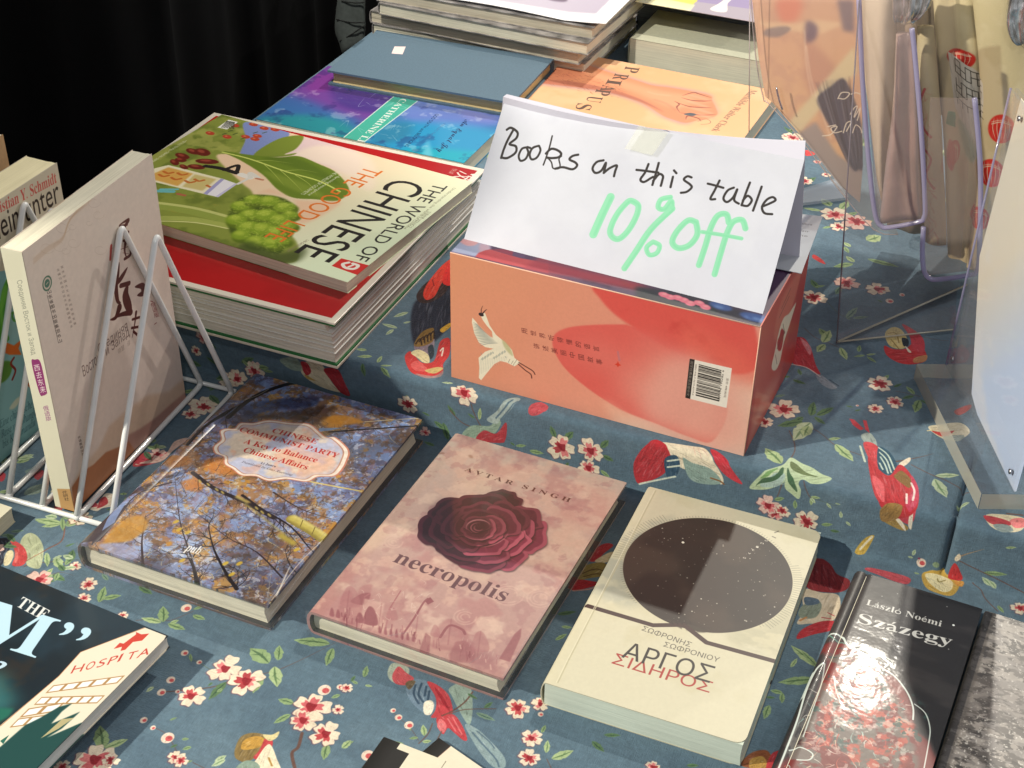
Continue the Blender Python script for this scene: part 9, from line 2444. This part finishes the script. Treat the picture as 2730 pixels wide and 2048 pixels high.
slab('front_leaf', loc([D, C, B, A]), .22, pm, sg, True, 14, lambda s, t: (0, -4.5*max(0, t-.9)*10*(.3+.7*s)*.4-2.2*math.sin(3.1*t)*math.sin(s*4+1), 1.6*math.sin(s*3.1)*(1-t)*-1+0*(t)), pw)
slab('top_fold', loc([E2, E1, C, D]), .22, pw, sg, True, 14, lambda s, t: (0, -2*KB(s)*(1-t), -1.6*math.sin(s*3.1)*t-KB(s)*(1-t)), pw)
slab('back_leaf', loc([E2, E1, G1, G2]), .22, pw, sg, True, 10, lambda s, t: (0, 2.5*math.sin(3.1*t)-2*KB(s)*(1-t), -KB(s)*(1-t)), pw)
tn = (Vector(C)-Vector(D)).cross(Vector(A)-Vector(D)).normalized()
slab('tape', loc([Vector(p)+Vector((0, -1.9, 1.9))*.55 for p in ((62.6, 85.9, 252.7), (86.0, 84.9, 252.4), (78.8, 72.8, 237.5), (56.6, 73.8, 237.9))]), .1, clear('tape_film', (1, 1, .96), .1, .1, (1.25, 1.25, 1.2)), sg, True, 6, lambda s, t: (0, -.5*math.sin(s*17+t*5)*math.sin(t*11), .5*math.sin(s*13)*math.sin(t*9+s*4)))  # film made whiter than the paper to stand for the tape's sparkle
ci = slab('info_card', [(150, 158, 168), (195, 155, 171), (200, 72, 167.6), (150, 72, 167.0)], .5, mat('card_stock', img=pp('card_lines', [['R', 5, 1, 0, 0, 1, 0, 0, 1, 1, 1, .1, .1, 0, 0, 0, 1, ['#ffffff']]]+[['T', t, '#5a5c66', 22, yy, 44, yy, 0, -3.2, .9, 0, 0, .727] for t, yy in (('chinese culture', 16), ('book fair', 27), ('hall one', 34))], 50, 86, '#c9cfd8', 6), k=.8, rough=.5), None, True, 6, lambda s, t: (0, 0, 2.2*s*s*(1-t)))
tag(ci, 'pale card with small printed lines lying behind the tent sign on the crane box', 'card')
# ---------------------------------------------------------------- wire rack and what stands in it
rk = empty('wire_rack', (-318, -226, 0)); tag(rk, 'white wire book rack with upright triangular dividers at the left', 'rack')
wire = mat('white_enamel', (.74, .75, .74), .3, coat=.5, noise=.04, nscale=90); RO = Vector((-318, -226, 0))
def off(P): return [tuple(Vector(p)-RO) for p in P]
tube('rail', off([(-470, -239, 2.6), (-319, -229.5, 2.6), (-255, -226.5, 2.6), (-196, -224, 2.6)]), 2.1, wire, rk); tube('rail', off([(-470, -49, 2.6), (-310, -41, 2.6), (-236, -38, 2.6)]), 2.0, wire, rk)
for x0 in (-402, -343, -318.5, -287, -255.5, -225):
    f = Vector((x0, -227, 4.5)); b = Vector((x0-12, -42, 4.5)); a = Vector((x0-6, -119, 196)); 
    d1 = (a-f).normalized(); d2 = (b-a).normalized(); k1 = (b-f).normalized()
    P = [f+d1*.5, f+d1*60, a-d1*13] + [Vector(p) for p in catmull3([a-d1*12, a-d1*5.5+Vector((0, .2, 0)), a-Vector((0, -.5, 3)), a+d2*5.5, a+d2*12], 4)] + [a+d2*80, b-d2*8] + [Vector(p) for p in catmull3([b-d2*7, b-d2*2.2-Vector((0, .6, 0)), b-k1*3.2-Vector((0, 0, .9)), b-k1*9-Vector((0, 0, 1.4))], 3)] + [f+k1*8-Vector((0, 0, 1)), f]
    dv = tube('divider', off(P), 2.35, wire, rk)
    tube('weld', off([(x0-1.2, -228.2, 2.6), (x0+.4, -226.6, 3.6), (x0+1.6, -225, 3)]), [2.2, 3.1, 2.2], wire, rk, 8)
def standing(name, label, x, y, ztop, yaw, w, l, t, m, leaves, th=.5, hard=False):
    r = bpy.data.objects.new(name, None); link(r); ca, sa = math.cos(math.radians(yaw)), math.sin(math.radians(yaw)); r.empty_display_size = .02
    r.matrix_world = Matrix(((-sa, 0, ca, x*MM), (ca, 0, sa, y*MM), (0, 1, 0, ztop*MM), (0, 0, 0, 1))); tag(r, label, 'book')
    casing('cover', w, l, t, th, m, r, .5); block('page_block', .8, w-.6, -l+.2, -.2, th, t-th, leaves, r, .3, .2, 7); return r
t1 = standing('paperback_book', 'upright pale book with brush calligraphy and Russian title, in the wire rack', -277, -224, 229, 2.4, 157.4, 224, 17, mat('standing_cover', img=img('standing_print'), k=.95, rough=.5, coat=.1), cream)
slab('spine_print', [(-.42, 0, 0), (-.42, 0, 17), (-.42, -224, 17), (-.42, -224, 0)], .15, mat('standing_spine', img=img('standing_spine_print'), k=.88, rough=.5), t1)
t2 = standing('paperback_book', 'upright German paperback with a green dragon below red author lettering', -381, -235, 206.7, 0, 162, 204.5, 29, mat('dragon_cover', img=img('dragon_print'), k=.86, rough=.5), pages('warm_leaves', (.95, .86, .56), .9), .6)
t3 = standing('paperback_book', 'upright tan book at the far left edge behind the dragon book', -416, -230, 220, 0, 158, 215, 15, mat('tan_cover', (.42, .26, .13), .5, noise=.08), cream)
t4 = standing('paperback_book', 'upright orange book showing as a strip beside the tan one', -432, -226, 205, 0, 166, 200, 14, mat('orange_cover', (.50, .16, .04), .5, noise=.1), cream)
pb = lying_book('paperback_book', 'cream book end poking out under the front rail of the wire rack', (-430, -247), 0, 133, 140, 14, 0, mat('cream_board', (.62, .58, .44), .6), cream, .6, 1, hard=False)
# ---------------------------------------------------------------- clear poster stand at the right
A = Vector((361.5, 0, Sz+.3)); B = Vector((287.9, 145.4, Sz+.3)); e2 = Vector((.917, .4, 0)).normalized(); up = Vector((0, 0, 14.7))
ps = empty('poster_stand', (324, 73, Sz+.3)); tag(ps, 'thick clear acrylic stand with a white poster, at the right edge', 'stand'); PO = Vector((324, 73, Sz+.3))
def rel(P, O): return [tuple(Vector(p)-O) for p in P]
W9 = 110
bs = [A, B, B+e2*W9, A+e2*W9]
V = rel(bs, PO)+rel([p+up for p in bs], PO)
F = [(0,1,2,3),(7,6,5,4),(0,4,5,1),(1,5,6,2),(2,6,7,3),(3,7,4,0)]
o = mesh('base', V, F, [ACRY, EDGEC], ps, mi=[0,0,1,1,1,1]); fixn(o, .5)
p0 = Vector((309, 153.4, 66.6)); p1 = Vector((381, 10.2, 66.6)); hz_ = Vector((2, -1, 236.5))
pane('front_pane', rel([p0, p1, p1+hz_, p0+hz_], PO), 2.2, e2, ACRY, ps); pane('back_pane', rel([p+e2*4.2 for p in (p0, p1, p1+hz_, p0+hz_)], PO), 2.2, e2, ACRY, ps)
tube('pane_edge', rel([p0+e2*1, p0+hz_+e2*1], PO), .9, EDGE, ps, 6)
dp = (p1-p0).normalized(); L_ = (p1-p0).length
po_pts = [(318.5, 137.4, 303.0), (314.5, 143.8, 172.4), (325.5, 121.1, 116.1), (333.1, 105.6, 76.2), (341.1, 89.6, 69.8), (379.9, 12.3, 65.4)]
poly_ = [Vector(p)+e2*2.6 for p in po_pts]+[p1+e2*2.6+Vector((0, 0, 1)), p1+hz_+e2*2.6]
n = len(poly_); pi = own_print('poster_light_tint', 160, 240, 2, '#ece6dc', [['G', 62, 100, 122, 150, '#f0e6d0', '#cfe3ff', 1], ['C', '#f4f2f0', 50, 3, .5, .7, .5, 1]])  # cream-to-blue gradient paints the light coming through the white paper
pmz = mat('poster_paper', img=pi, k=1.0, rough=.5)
mesh_v = rel(poly_, PO)+rel([p+e2*.3 for p in poly_], PO)
UVp = [(min(1, max(0, (Vector(p)-p0).dot(dp)/L_)), min(1, max(0, (p[2]-66.6)/236))) for p in poly_]*2
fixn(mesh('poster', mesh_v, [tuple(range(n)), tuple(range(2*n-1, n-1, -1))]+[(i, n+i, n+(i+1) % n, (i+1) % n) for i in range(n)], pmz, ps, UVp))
steel = mat('screw_steel', (.5, .5, .52), .3, metal=1)
for q_ in ((313.8, 144.0, 79.2), (376.0, 20.3, 76.6), (322.9, 128.5, 292.4)): tube('screw', rel([Vector(q_)-e2*.5, Vector(q_)+e2*1], PO), 2.0, steel, ps, 12)
# ---------------------------------------------------------------- clear leaflet stand, sleeves and canvas bags behind
ls = empty('leaflet_stand', (220, 169.3, Sz+.3)); tag(ls, 'bent clear acrylic leaflet stand with a pointed foot, in front of the canvas bags', 'stand'); LO = Vector((220, 169.3, Sz+.3))
P_ = LO; d_ = Vector((.508, .861, 0)); d2_ = (Vector((306.4, 229.7, Sz+.3))-LO); 
tl_ = Vector((-41, 93, 262))
pane('upright_pane', rel([P_, P_+d_*150, P_+d_*150+tl_, P_+tl_], LO), 2.0, d_.cross(tl_), clear('tinted_pane', (.975, .96, .96), .03, .06), ls)
pane('foot', rel([P_, P_+d2_, P_+d_*150], LO), 2.2, (0, 0, 1), ACRY, ls)
tube('pane_edge', rel([P_, P_+tl_], LO), .6, clear('edge_dark', (.5, .45, .5), .6, .2, (.35, .3, .34)), ls, 6)
pane('bent_strip', rel([P_+Vector((0, 0, 2.5)), P_+d_*150+Vector((0, 0, 2.5)), P_+d_*150+Vector((8, -5, 10)), P_+Vector((1, -.6, 3.4))], LO), 1.4, (.5, -.3, .8), clear('strip_film', (.8, .79, .8), .35, .1, (.72, .70, .72)), ls)
tube('foot_edge', rel([P_+Vector((0, 0, 2.2)), P_+d2_+Vector((0, 0, 2.2))], LO), .8, EDGEC, ls, 6); tube('foot_edge', rel([P_+Vector((1, -.6, 3.4)), P_+d_*150+Vector((8, -5, 10))], LO), .9, EDGEC, ls, 6)
def pocket(label, pts, fill):
    O = Vector(pts[0]); r = empty('clear_pocket', tuple(O)); tag(r, label, 'pocket')
    tube('rim', rel(smoothpath([tuple(p) for p in pts], 4), O), 2.1, EDGE, r, 8)
    pane('film', rel(fill, O), .5, (0, -1, 0), SLEEVE, r); return r
pocket('clear pocket with a thick lilac rim, the left and higher of two', [(177.4, 262.0, 317.6), (194.2, 262.0, 232.6), (210.9, 262.0, 161.7), (220.8, 262.0, 126.7), (227.3, 262.0, 118.1), (234.2, 262.0, 118.6), (256.5, 262.0, 128.9), (260.3, 262.0, 134.0), (258.8, 262.0, 147.8), (245.0, 262.0, 209.6), (229.4, 262.0, 271.1), (223.3, 262.0, 292.9)], [(179.5, 264.0, 308.2), (223.7, 264.0, 118.1), (259.5, 264.0, 131.1), (223.1, 264.0, 292.2), (217.6, 264.0, 314.3)])
pocket('clear pocket with a lilac rim lower down, close to the poster stand', [(264.1, 235.0, 139.6), (266.7, 235.0, 119.1), (271.2, 235.0, 100.4), (277.0, 235.0, 93.9), (285.2, 235.0, 94.9), (306.5, 235.0, 104.2), (313.1, 235.0, 110.9), (309.6, 235.0, 138.2), (300.1, 235.0, 190.3), (292.7, 235.0, 221.3), (282.7, 235.0, 256.6)], [(264.2, 237.0, 140.4), (272.8, 237.0, 94.3), (314.0, 237.0, 110.7), (282.6, 237.0, 255.7), (249.7, 237.0, 250.1)])
cd = empty('card_sleeve', (102.6, 332.0, 179.8)); CO = Vector((102.6, 332.0, 179.8)); tag(cd, 'clear sleeve holding a peach card with an indigo feather and white script', 'sleeve')
cpts = [(73.7, 334.0, 280.6), (88.0, 334.0, 218.7), (98.3, 334.0, 182.5), (105.7, 334.0, 178.1), (134.6, 334.0, 152.0), (176.0, 334.0, 111.3), (195.6, 334.0, 98.7), (192.7, 334.0, 135.4), (178.9, 334.0, 217.9), (164.7, 334.0, 295.0)]
n = len(cpts); mesh_v = rel(cpts, CO)+rel([Vector(p)+Vector((0, .8, 0)) for p in cpts], CO)
fixn(mesh('card', mesh_v, [tuple(range(n)), tuple(range(2*n-1, n-1, -1))]+[(i, n+i, n+(i+1) % n, (i+1) % n) for i in range(n)], mat('feather_card', img=img('feather_print'), k=.95, rough=.4), cd, [((p[0]-60)/130, (p[2]-60)/230) for p in cpts]*2))
film_pts = [(75.3, 326.0, 283.5), (87.5, 326.0, 221.6), (98.9, 326.0, 184.4), (103.4, 326.0, 181.0), (134.6, 326.0, 154.3), (176.0, 326.0, 112.5), (213.3, 326.0, 79.2), (235.1, 326.0, 79.7), (199.3, 326.0, 147.7), (167.3, 326.0, 298.0)]
pane('film', rel(film_pts, CO), .4, (0, -1, 0), clear('card_film', (.96, .93, .9), .06, .12, (.9, .8, .74)), cd)
tube('film_edge', rel(smoothpath([tuple(Vector(p)-Vector((0, .6, 0))) for p in film_pts[:8]], 3), CO), .55, clear('film_rim', (.8, .74, .72), .5, .2, (.66, .58, .56)), cd, 6)
tube('film_edge', rel([(77.3, 318.0, 286.4), (91.2, 318.0, 153.7)], CO), .5, bpy.data.materials['film_rim'], cd, 6)
tube('hook', rel(smoothpath([(109.8, 322.0, 198.7), (113.1, 322.0, 188.7), (117.6, 322.0, 179.0)], 3), CO), .9, mat('chrome_hook', (.75, .75, .78), .15, metal=1), cd, 8)
canv = mat('canvas_printed', img=img('canvas_print'), k=.80, rough=.9, spec=.1, bump=.6, bscale=900); plainc = mat('canvas_plain', (.60, .54, .41), .9, noise=.06, nscale=40, bump=.7, bscale=900); dull = mat('canvas_dull', (.30, .24, .17), .9, noise=.1, nscale=30, bump=.6, bscale=900)
crump = mat('crumpled_plastic', (.46, .36, .34), .3, noise=.2, nscale=25, coat=.8, bump=.8, bscale=60)
def bag(label, Lp, Rp, depth, m, seed, folds=3, amp=.25, name='canvas_bag', cat='bag', printed=False, extra=None):
    """folded soft bag: left and right outlines from top to bottom, bulging towards the viewer, closed at the back"""
    Lp = catmull3(Lp, 5); Rp = catmull3(Rp, 5); n = min(len(Lp), len(Rp)); idx = np.linspace(0, 1, n); q = np.random.RandomState(seed); O = Vector(tuple((Lp[-1]+Rp[-1])/2))
    Lp = Lp[np.linspace(0, len(Lp)-1, n).astype(int)]; Rp = Rp[np.linspace(0, len(Rp)-1, n).astype(int)]
    ph = q.uniform(0, 6, 8); ns = 28; V = []; UV = []; F = []; Z = vnoise(n+2, ns+2, 6, seed, 3)
    for j in range(n):
        for i in range(ns):
            c = 2*math.pi*i/ns; s = -math.cos(c); front = math.sin(c) > 0
            x = Lp[j]*(1-s)/2+Rp[j]*(1+s)/2
            f = math.sin((s+1)*folds*1.6+ph[0]+.6*math.sin(j*.25+ph[1]))*amp + (Z[j, i]-.5)*amp*1.6
            dep = depth*(abs(math.sin(c))**.7)*(1+f)
            tp = min(1, (j+.5)/3)*min(1, (n-j-.5)/3)
            p = Vector((x[0]+(Z[j, (i+5) % ns]-.5)*3, x[1]+(-dep if front else dep*.6)*(.35+.65*tp), x[2])); V.append(tuple(p-O)); UV.append(((p[0]-150)/230, (p[2]-30)/270))
    for j in range(n-1):
        for i in range(ns): a = j*ns+i; b = j*ns+(i+1) % ns; F.append((a, b, b+ns, a+ns))
    F.append(tuple(range(ns))); F.append(tuple((n-1)*ns+i for i in range(ns-1, -1, -1)))
    r = mesh(name, V, F, m, None, UV, smooth=True); r.location = O*MM; fixn(r); tag(r, label, cat); return r
bag('plain cream canvas bag rolled tight, leftmost of the bags', [(164.0, 340.0, 299.3), (175.2, 340.0, 242.2), (193.0, 340.0, 172.7), (208.9, 340.0, 113.8)], [(194.4, 340.0, 304.0), (204.1, 340.0, 237.2), (211.5, 340.0, 176.4), (221.3, 340.0, 99.6)], 16, plainc, 3, 2, .22)
bag('dull folded canvas bag standing behind the lilac-rimmed pocket', [(189.0, 352.0, 299.3), (201.2, 352.0, 232.2), (212.7, 352.0, 153.5), (221.1, 352.0, 72.5)], [(216.2, 352.0, 303.6), (230.3, 352.0, 237.4), (244.5, 352.0, 160.1), (256.5, 352.0, 73.1)], 14, dull, 5, 3, .3)
bag('crumpled pinkish plastic bag inside the higher lilac-rimmed pocket', [(206.5, 300.0, 272.0), (215.1, 300.0, 204.4), (216.6, 300.0, 159.6), (220.2, 300.0, 102.2)], [(219.2, 300.0, 275.8), (235.0, 300.0, 208.3), (245.2, 300.0, 165.6), (256.3, 300.0, 114.3)], 10, crump, 7, 2, .5, 'plastic_bag')
bag('rolled canvas bag with red print, a narrow upright roll', [(218.1, 335.0, 267.9), (228.8, 335.0, 209.7), (241.2, 335.0, 152.5), (258.1, 335.0, 74.4)], [(231.9, 335.0, 270.2), (245.3, 335.0, 212.9), (258.6, 335.0, 156.2), (277.2, 335.0, 75.1)], 12, canv, 9, 1, .2)
bag('brown-shaded canvas bag holding a sheet printed with a maze', [(220.0, 360.0, 301.6), (236.1, 360.0, 235.4), (258.8, 360.0, 145.0), (280.7, 360.0, 43.3)], [(262.6, 360.0, 308.2), (281.6, 360.0, 226.8), (292.5, 360.0, 152.1), (306.2, 360.0, 33.8)], 14, canv, 11, 3, .22)
bag('tan canvas bag bunched at the top, behind the narrow red-printed roll', [(182.9, 372.0, 291.9), (198.6, 372.0, 254.8), (216.7, 372.0, 224.0), (237.6, 372.0, 178.8)], [(240.8, 372.0, 300.9), (241.8, 372.0, 262.1), (247.8, 372.0, 229.6), (256.4, 372.0, 182.5)], 16, mat('canvas_tan', (.36, .29, .20), .9, noise=.1, nscale=30, bump=.6, bscale=900), 13, 3, .3)
bag('cream canvas bag with red lantern prints behind the poster stand', [(250.9, 345.0, 311.2), (273.2, 345.0, 237.7), (289.2, 345.0, 158.1), (298.8, 345.0, 32.1)], [(312.1, 345.0, 320.7), (328.0, 345.0, 247.7), (341.9, 345.0, 169.3), (352.4, 345.0, 45.8)], 12, canv, 15, 2, .12)
foil = mat('foil', (.72, .70, .66), .12, metal=.9, noise=.5, nscale=120, bump=1, bscale=90)
bag('crinkled clear wrapper twisted over the tops of the bags', [(196.9, 315.0, 306.3), (198.4, 315.0, 287.7), (202.3, 315.0, 275.5)], [(230.6, 315.0, 311.6), (228.0, 315.0, 292.5), (218.4, 315.0, 277.6)], 9, foil, 17, 4, .7, 'wrapper', 'wrapper')
bag('silvery snack-like packet tucked in the top of the lantern-print bag', [(283.4, 330.0, 315.0), (285.4, 330.0, 290.6), (291.4, 330.0, 275.8), (299.4, 330.0, 268.3)], [(314.1, 330.0, 319.9), (319.2, 330.0, 296.2), (319.7, 330.0, 280.7), (313.8, 330.0, 267.0)], 8, foil, 19, 4, .6, 'packet', 'packet')
pane_o = pane('acrylic_sheet', [(105.6, 388.4, 54.0), (153.4, 458.2, 54.0), (172.0, 421.1, 54.0), (116.4, 375.9, 54.0)], 3, (0, 0, 1), clear('sheet_clear', (.9, .92, .96), .25, .1, (.75, .80, .86))); tag(pane_o, 'clear acrylic strip lying on the cloth behind the tent sign', 'sheet')
# ---------------------------------------------------------------- a person's black clothing at the left, modelled as hanging cloth
def curtain(name, path, z0, z1, m, amp=10, seed=3, wl=38):
    P = catmull3([(x, y, 0) for x, y in path], 14); V = []; F = []; nz = 14; q = random.Random(seed); ph = [q.uniform(0, 6) for _ in range(4)]
    s = 0; prev = P[0]; n = len(P)
    for i, p in enumerate(P):
        s += float(np.linalg.norm(p-prev)); prev = p
        for j in range(nz+1):
            t = j/nz; z = z0+(z1-z0)*t; f = math.sin(s/wl+ph[0]+.8*math.sin(t*2+ph[2]))*amp*(.6+.4*t)+math.sin(s/wl*2.3+ph[1])*amp*.35
            V.append((p[0]-abs(f), p[1], z))
    for i in range(n-1):
        for j in range(nz): a = i*(nz+1)+j; F.append((a, a+nz+1, a+nz+2, a+1))
    return mesh(name, V, F, m, None, smooth=True)
blk = curtain('person_clothing', [(-760, -700), (-640, -260), (-580, 60), (-505, 260), (-530, 420), (-545, 600), (-560, 760), (-600, 1100)], -700, 900, mat('black_fabric', (.0012, .0012, .0014), .95, noise=.5, nscale=8, spec=.1), 14)
tag(blk, 'black clothing of a person beyond the left end of the table, modelled as hanging folds', 'person_clothing')
gy = bag('grey garment with dark seams hanging at the end of the table beside the tall pile', [(-502.5, 640.0, 98.7), (-513.0, 640.0, 54.6), (-516.6, 640.0, 29.9), (-511.4, 640.0, 12.3), (-507.0, 640.0, -2.7)], [(-469.5, 640.0, 103.8), (-473.7, 640.0, 61.1), (-473.6, 640.0, 42.1), (-474.6, 640.0, 32.3), (-475.6, 640.0, 22.4)], 6, mat('grey_garment', (.085, .10, .095), .9, noise=.15, nscale=200, bump=.5, bscale=900), 21, 2, .3, 'garment', 'garment')
seam = mat('seam_thread', (.012, .013, .013), .9); GO = gy.location/MM
for pts in ([(-509.6, 633.0, 47.1), (-489.8, 633.0, 46.6), (-470.5, 633.0, 49.8)], [(-506.5, 633.0, 19.6), (-488.0, 633.0, 32.5), (-470.7, 633.0, 46.0)], [(-501.3, 633.0, 71.7), (-483.2, 633.0, 72.3), (-469.2, 633.0, 75.5)]): tube('seam', rel(smoothpath([tuple(p) for p in pts], 3), GO), .8, seam, gy, 6)
for o in list(bpy.data.objects):
    if o.type == 'MESH' and o.name.startswith('wrapper') and o.parent: o['kind'] = 'thing'
def creases(parent, pts, seed):
    """loose folds of the film wrapper at the corner of a book"""
    q = random.Random(seed); V = []; F = []
    for (x0, y0, z0), (x1, y1, z1), w_ in pts:
        d = Vector((x1-x0, y1-y0, 0)).normalized(); nx, ny = -d.y, d.x; k = len(V); n = 7
        for i in range(n+1):
            t = i/n; x = x0+(x1-x0)*t; y = y0+(y1-y0)*t; z = z0+(z1-z0)*t; ww = w_*(1-t*.8)*(.7+.6*q.random())
            V += [(x-nx*ww, y-ny*ww, z), (x, y, z+ww*1.1), (x+nx*ww, y+ny*ww, z)]
        for i in range(n): a = k+i*3; F += [(a, a+1, a+4, a+3), (a+1, a+2, a+5, a+4)]
    return fixn(mesh('wrapper_fold', V, F, clear('fold_film', (1, 1, 1), .12, .12), parent))  # whitish film strips added for the glints on the wrapper's creases
creases(birch, [((155, -232, 23.7), (150, -190, 23.7), .9), ((154, -231, 23.7), (139, -200, 23.7), .8), ((156.6, -233, 14), (156.6, -120, 22), .7), ((154, -228, 23.7), (154.5, -60, 23.7), .6), ((140, -233.5, 23.7), (152, -224, 23.7), .6)], 2)
creases(rose, [((145, -222, 20.7), (144.6, -60, 20.7), .6), ((146, -222, 12), (146, -100, 17), .6), ((60, -221, 20.7), (78, -206, 20.7), .5), ((120, -221, 20.7), (126, -205, 20.7), .5)], 3)
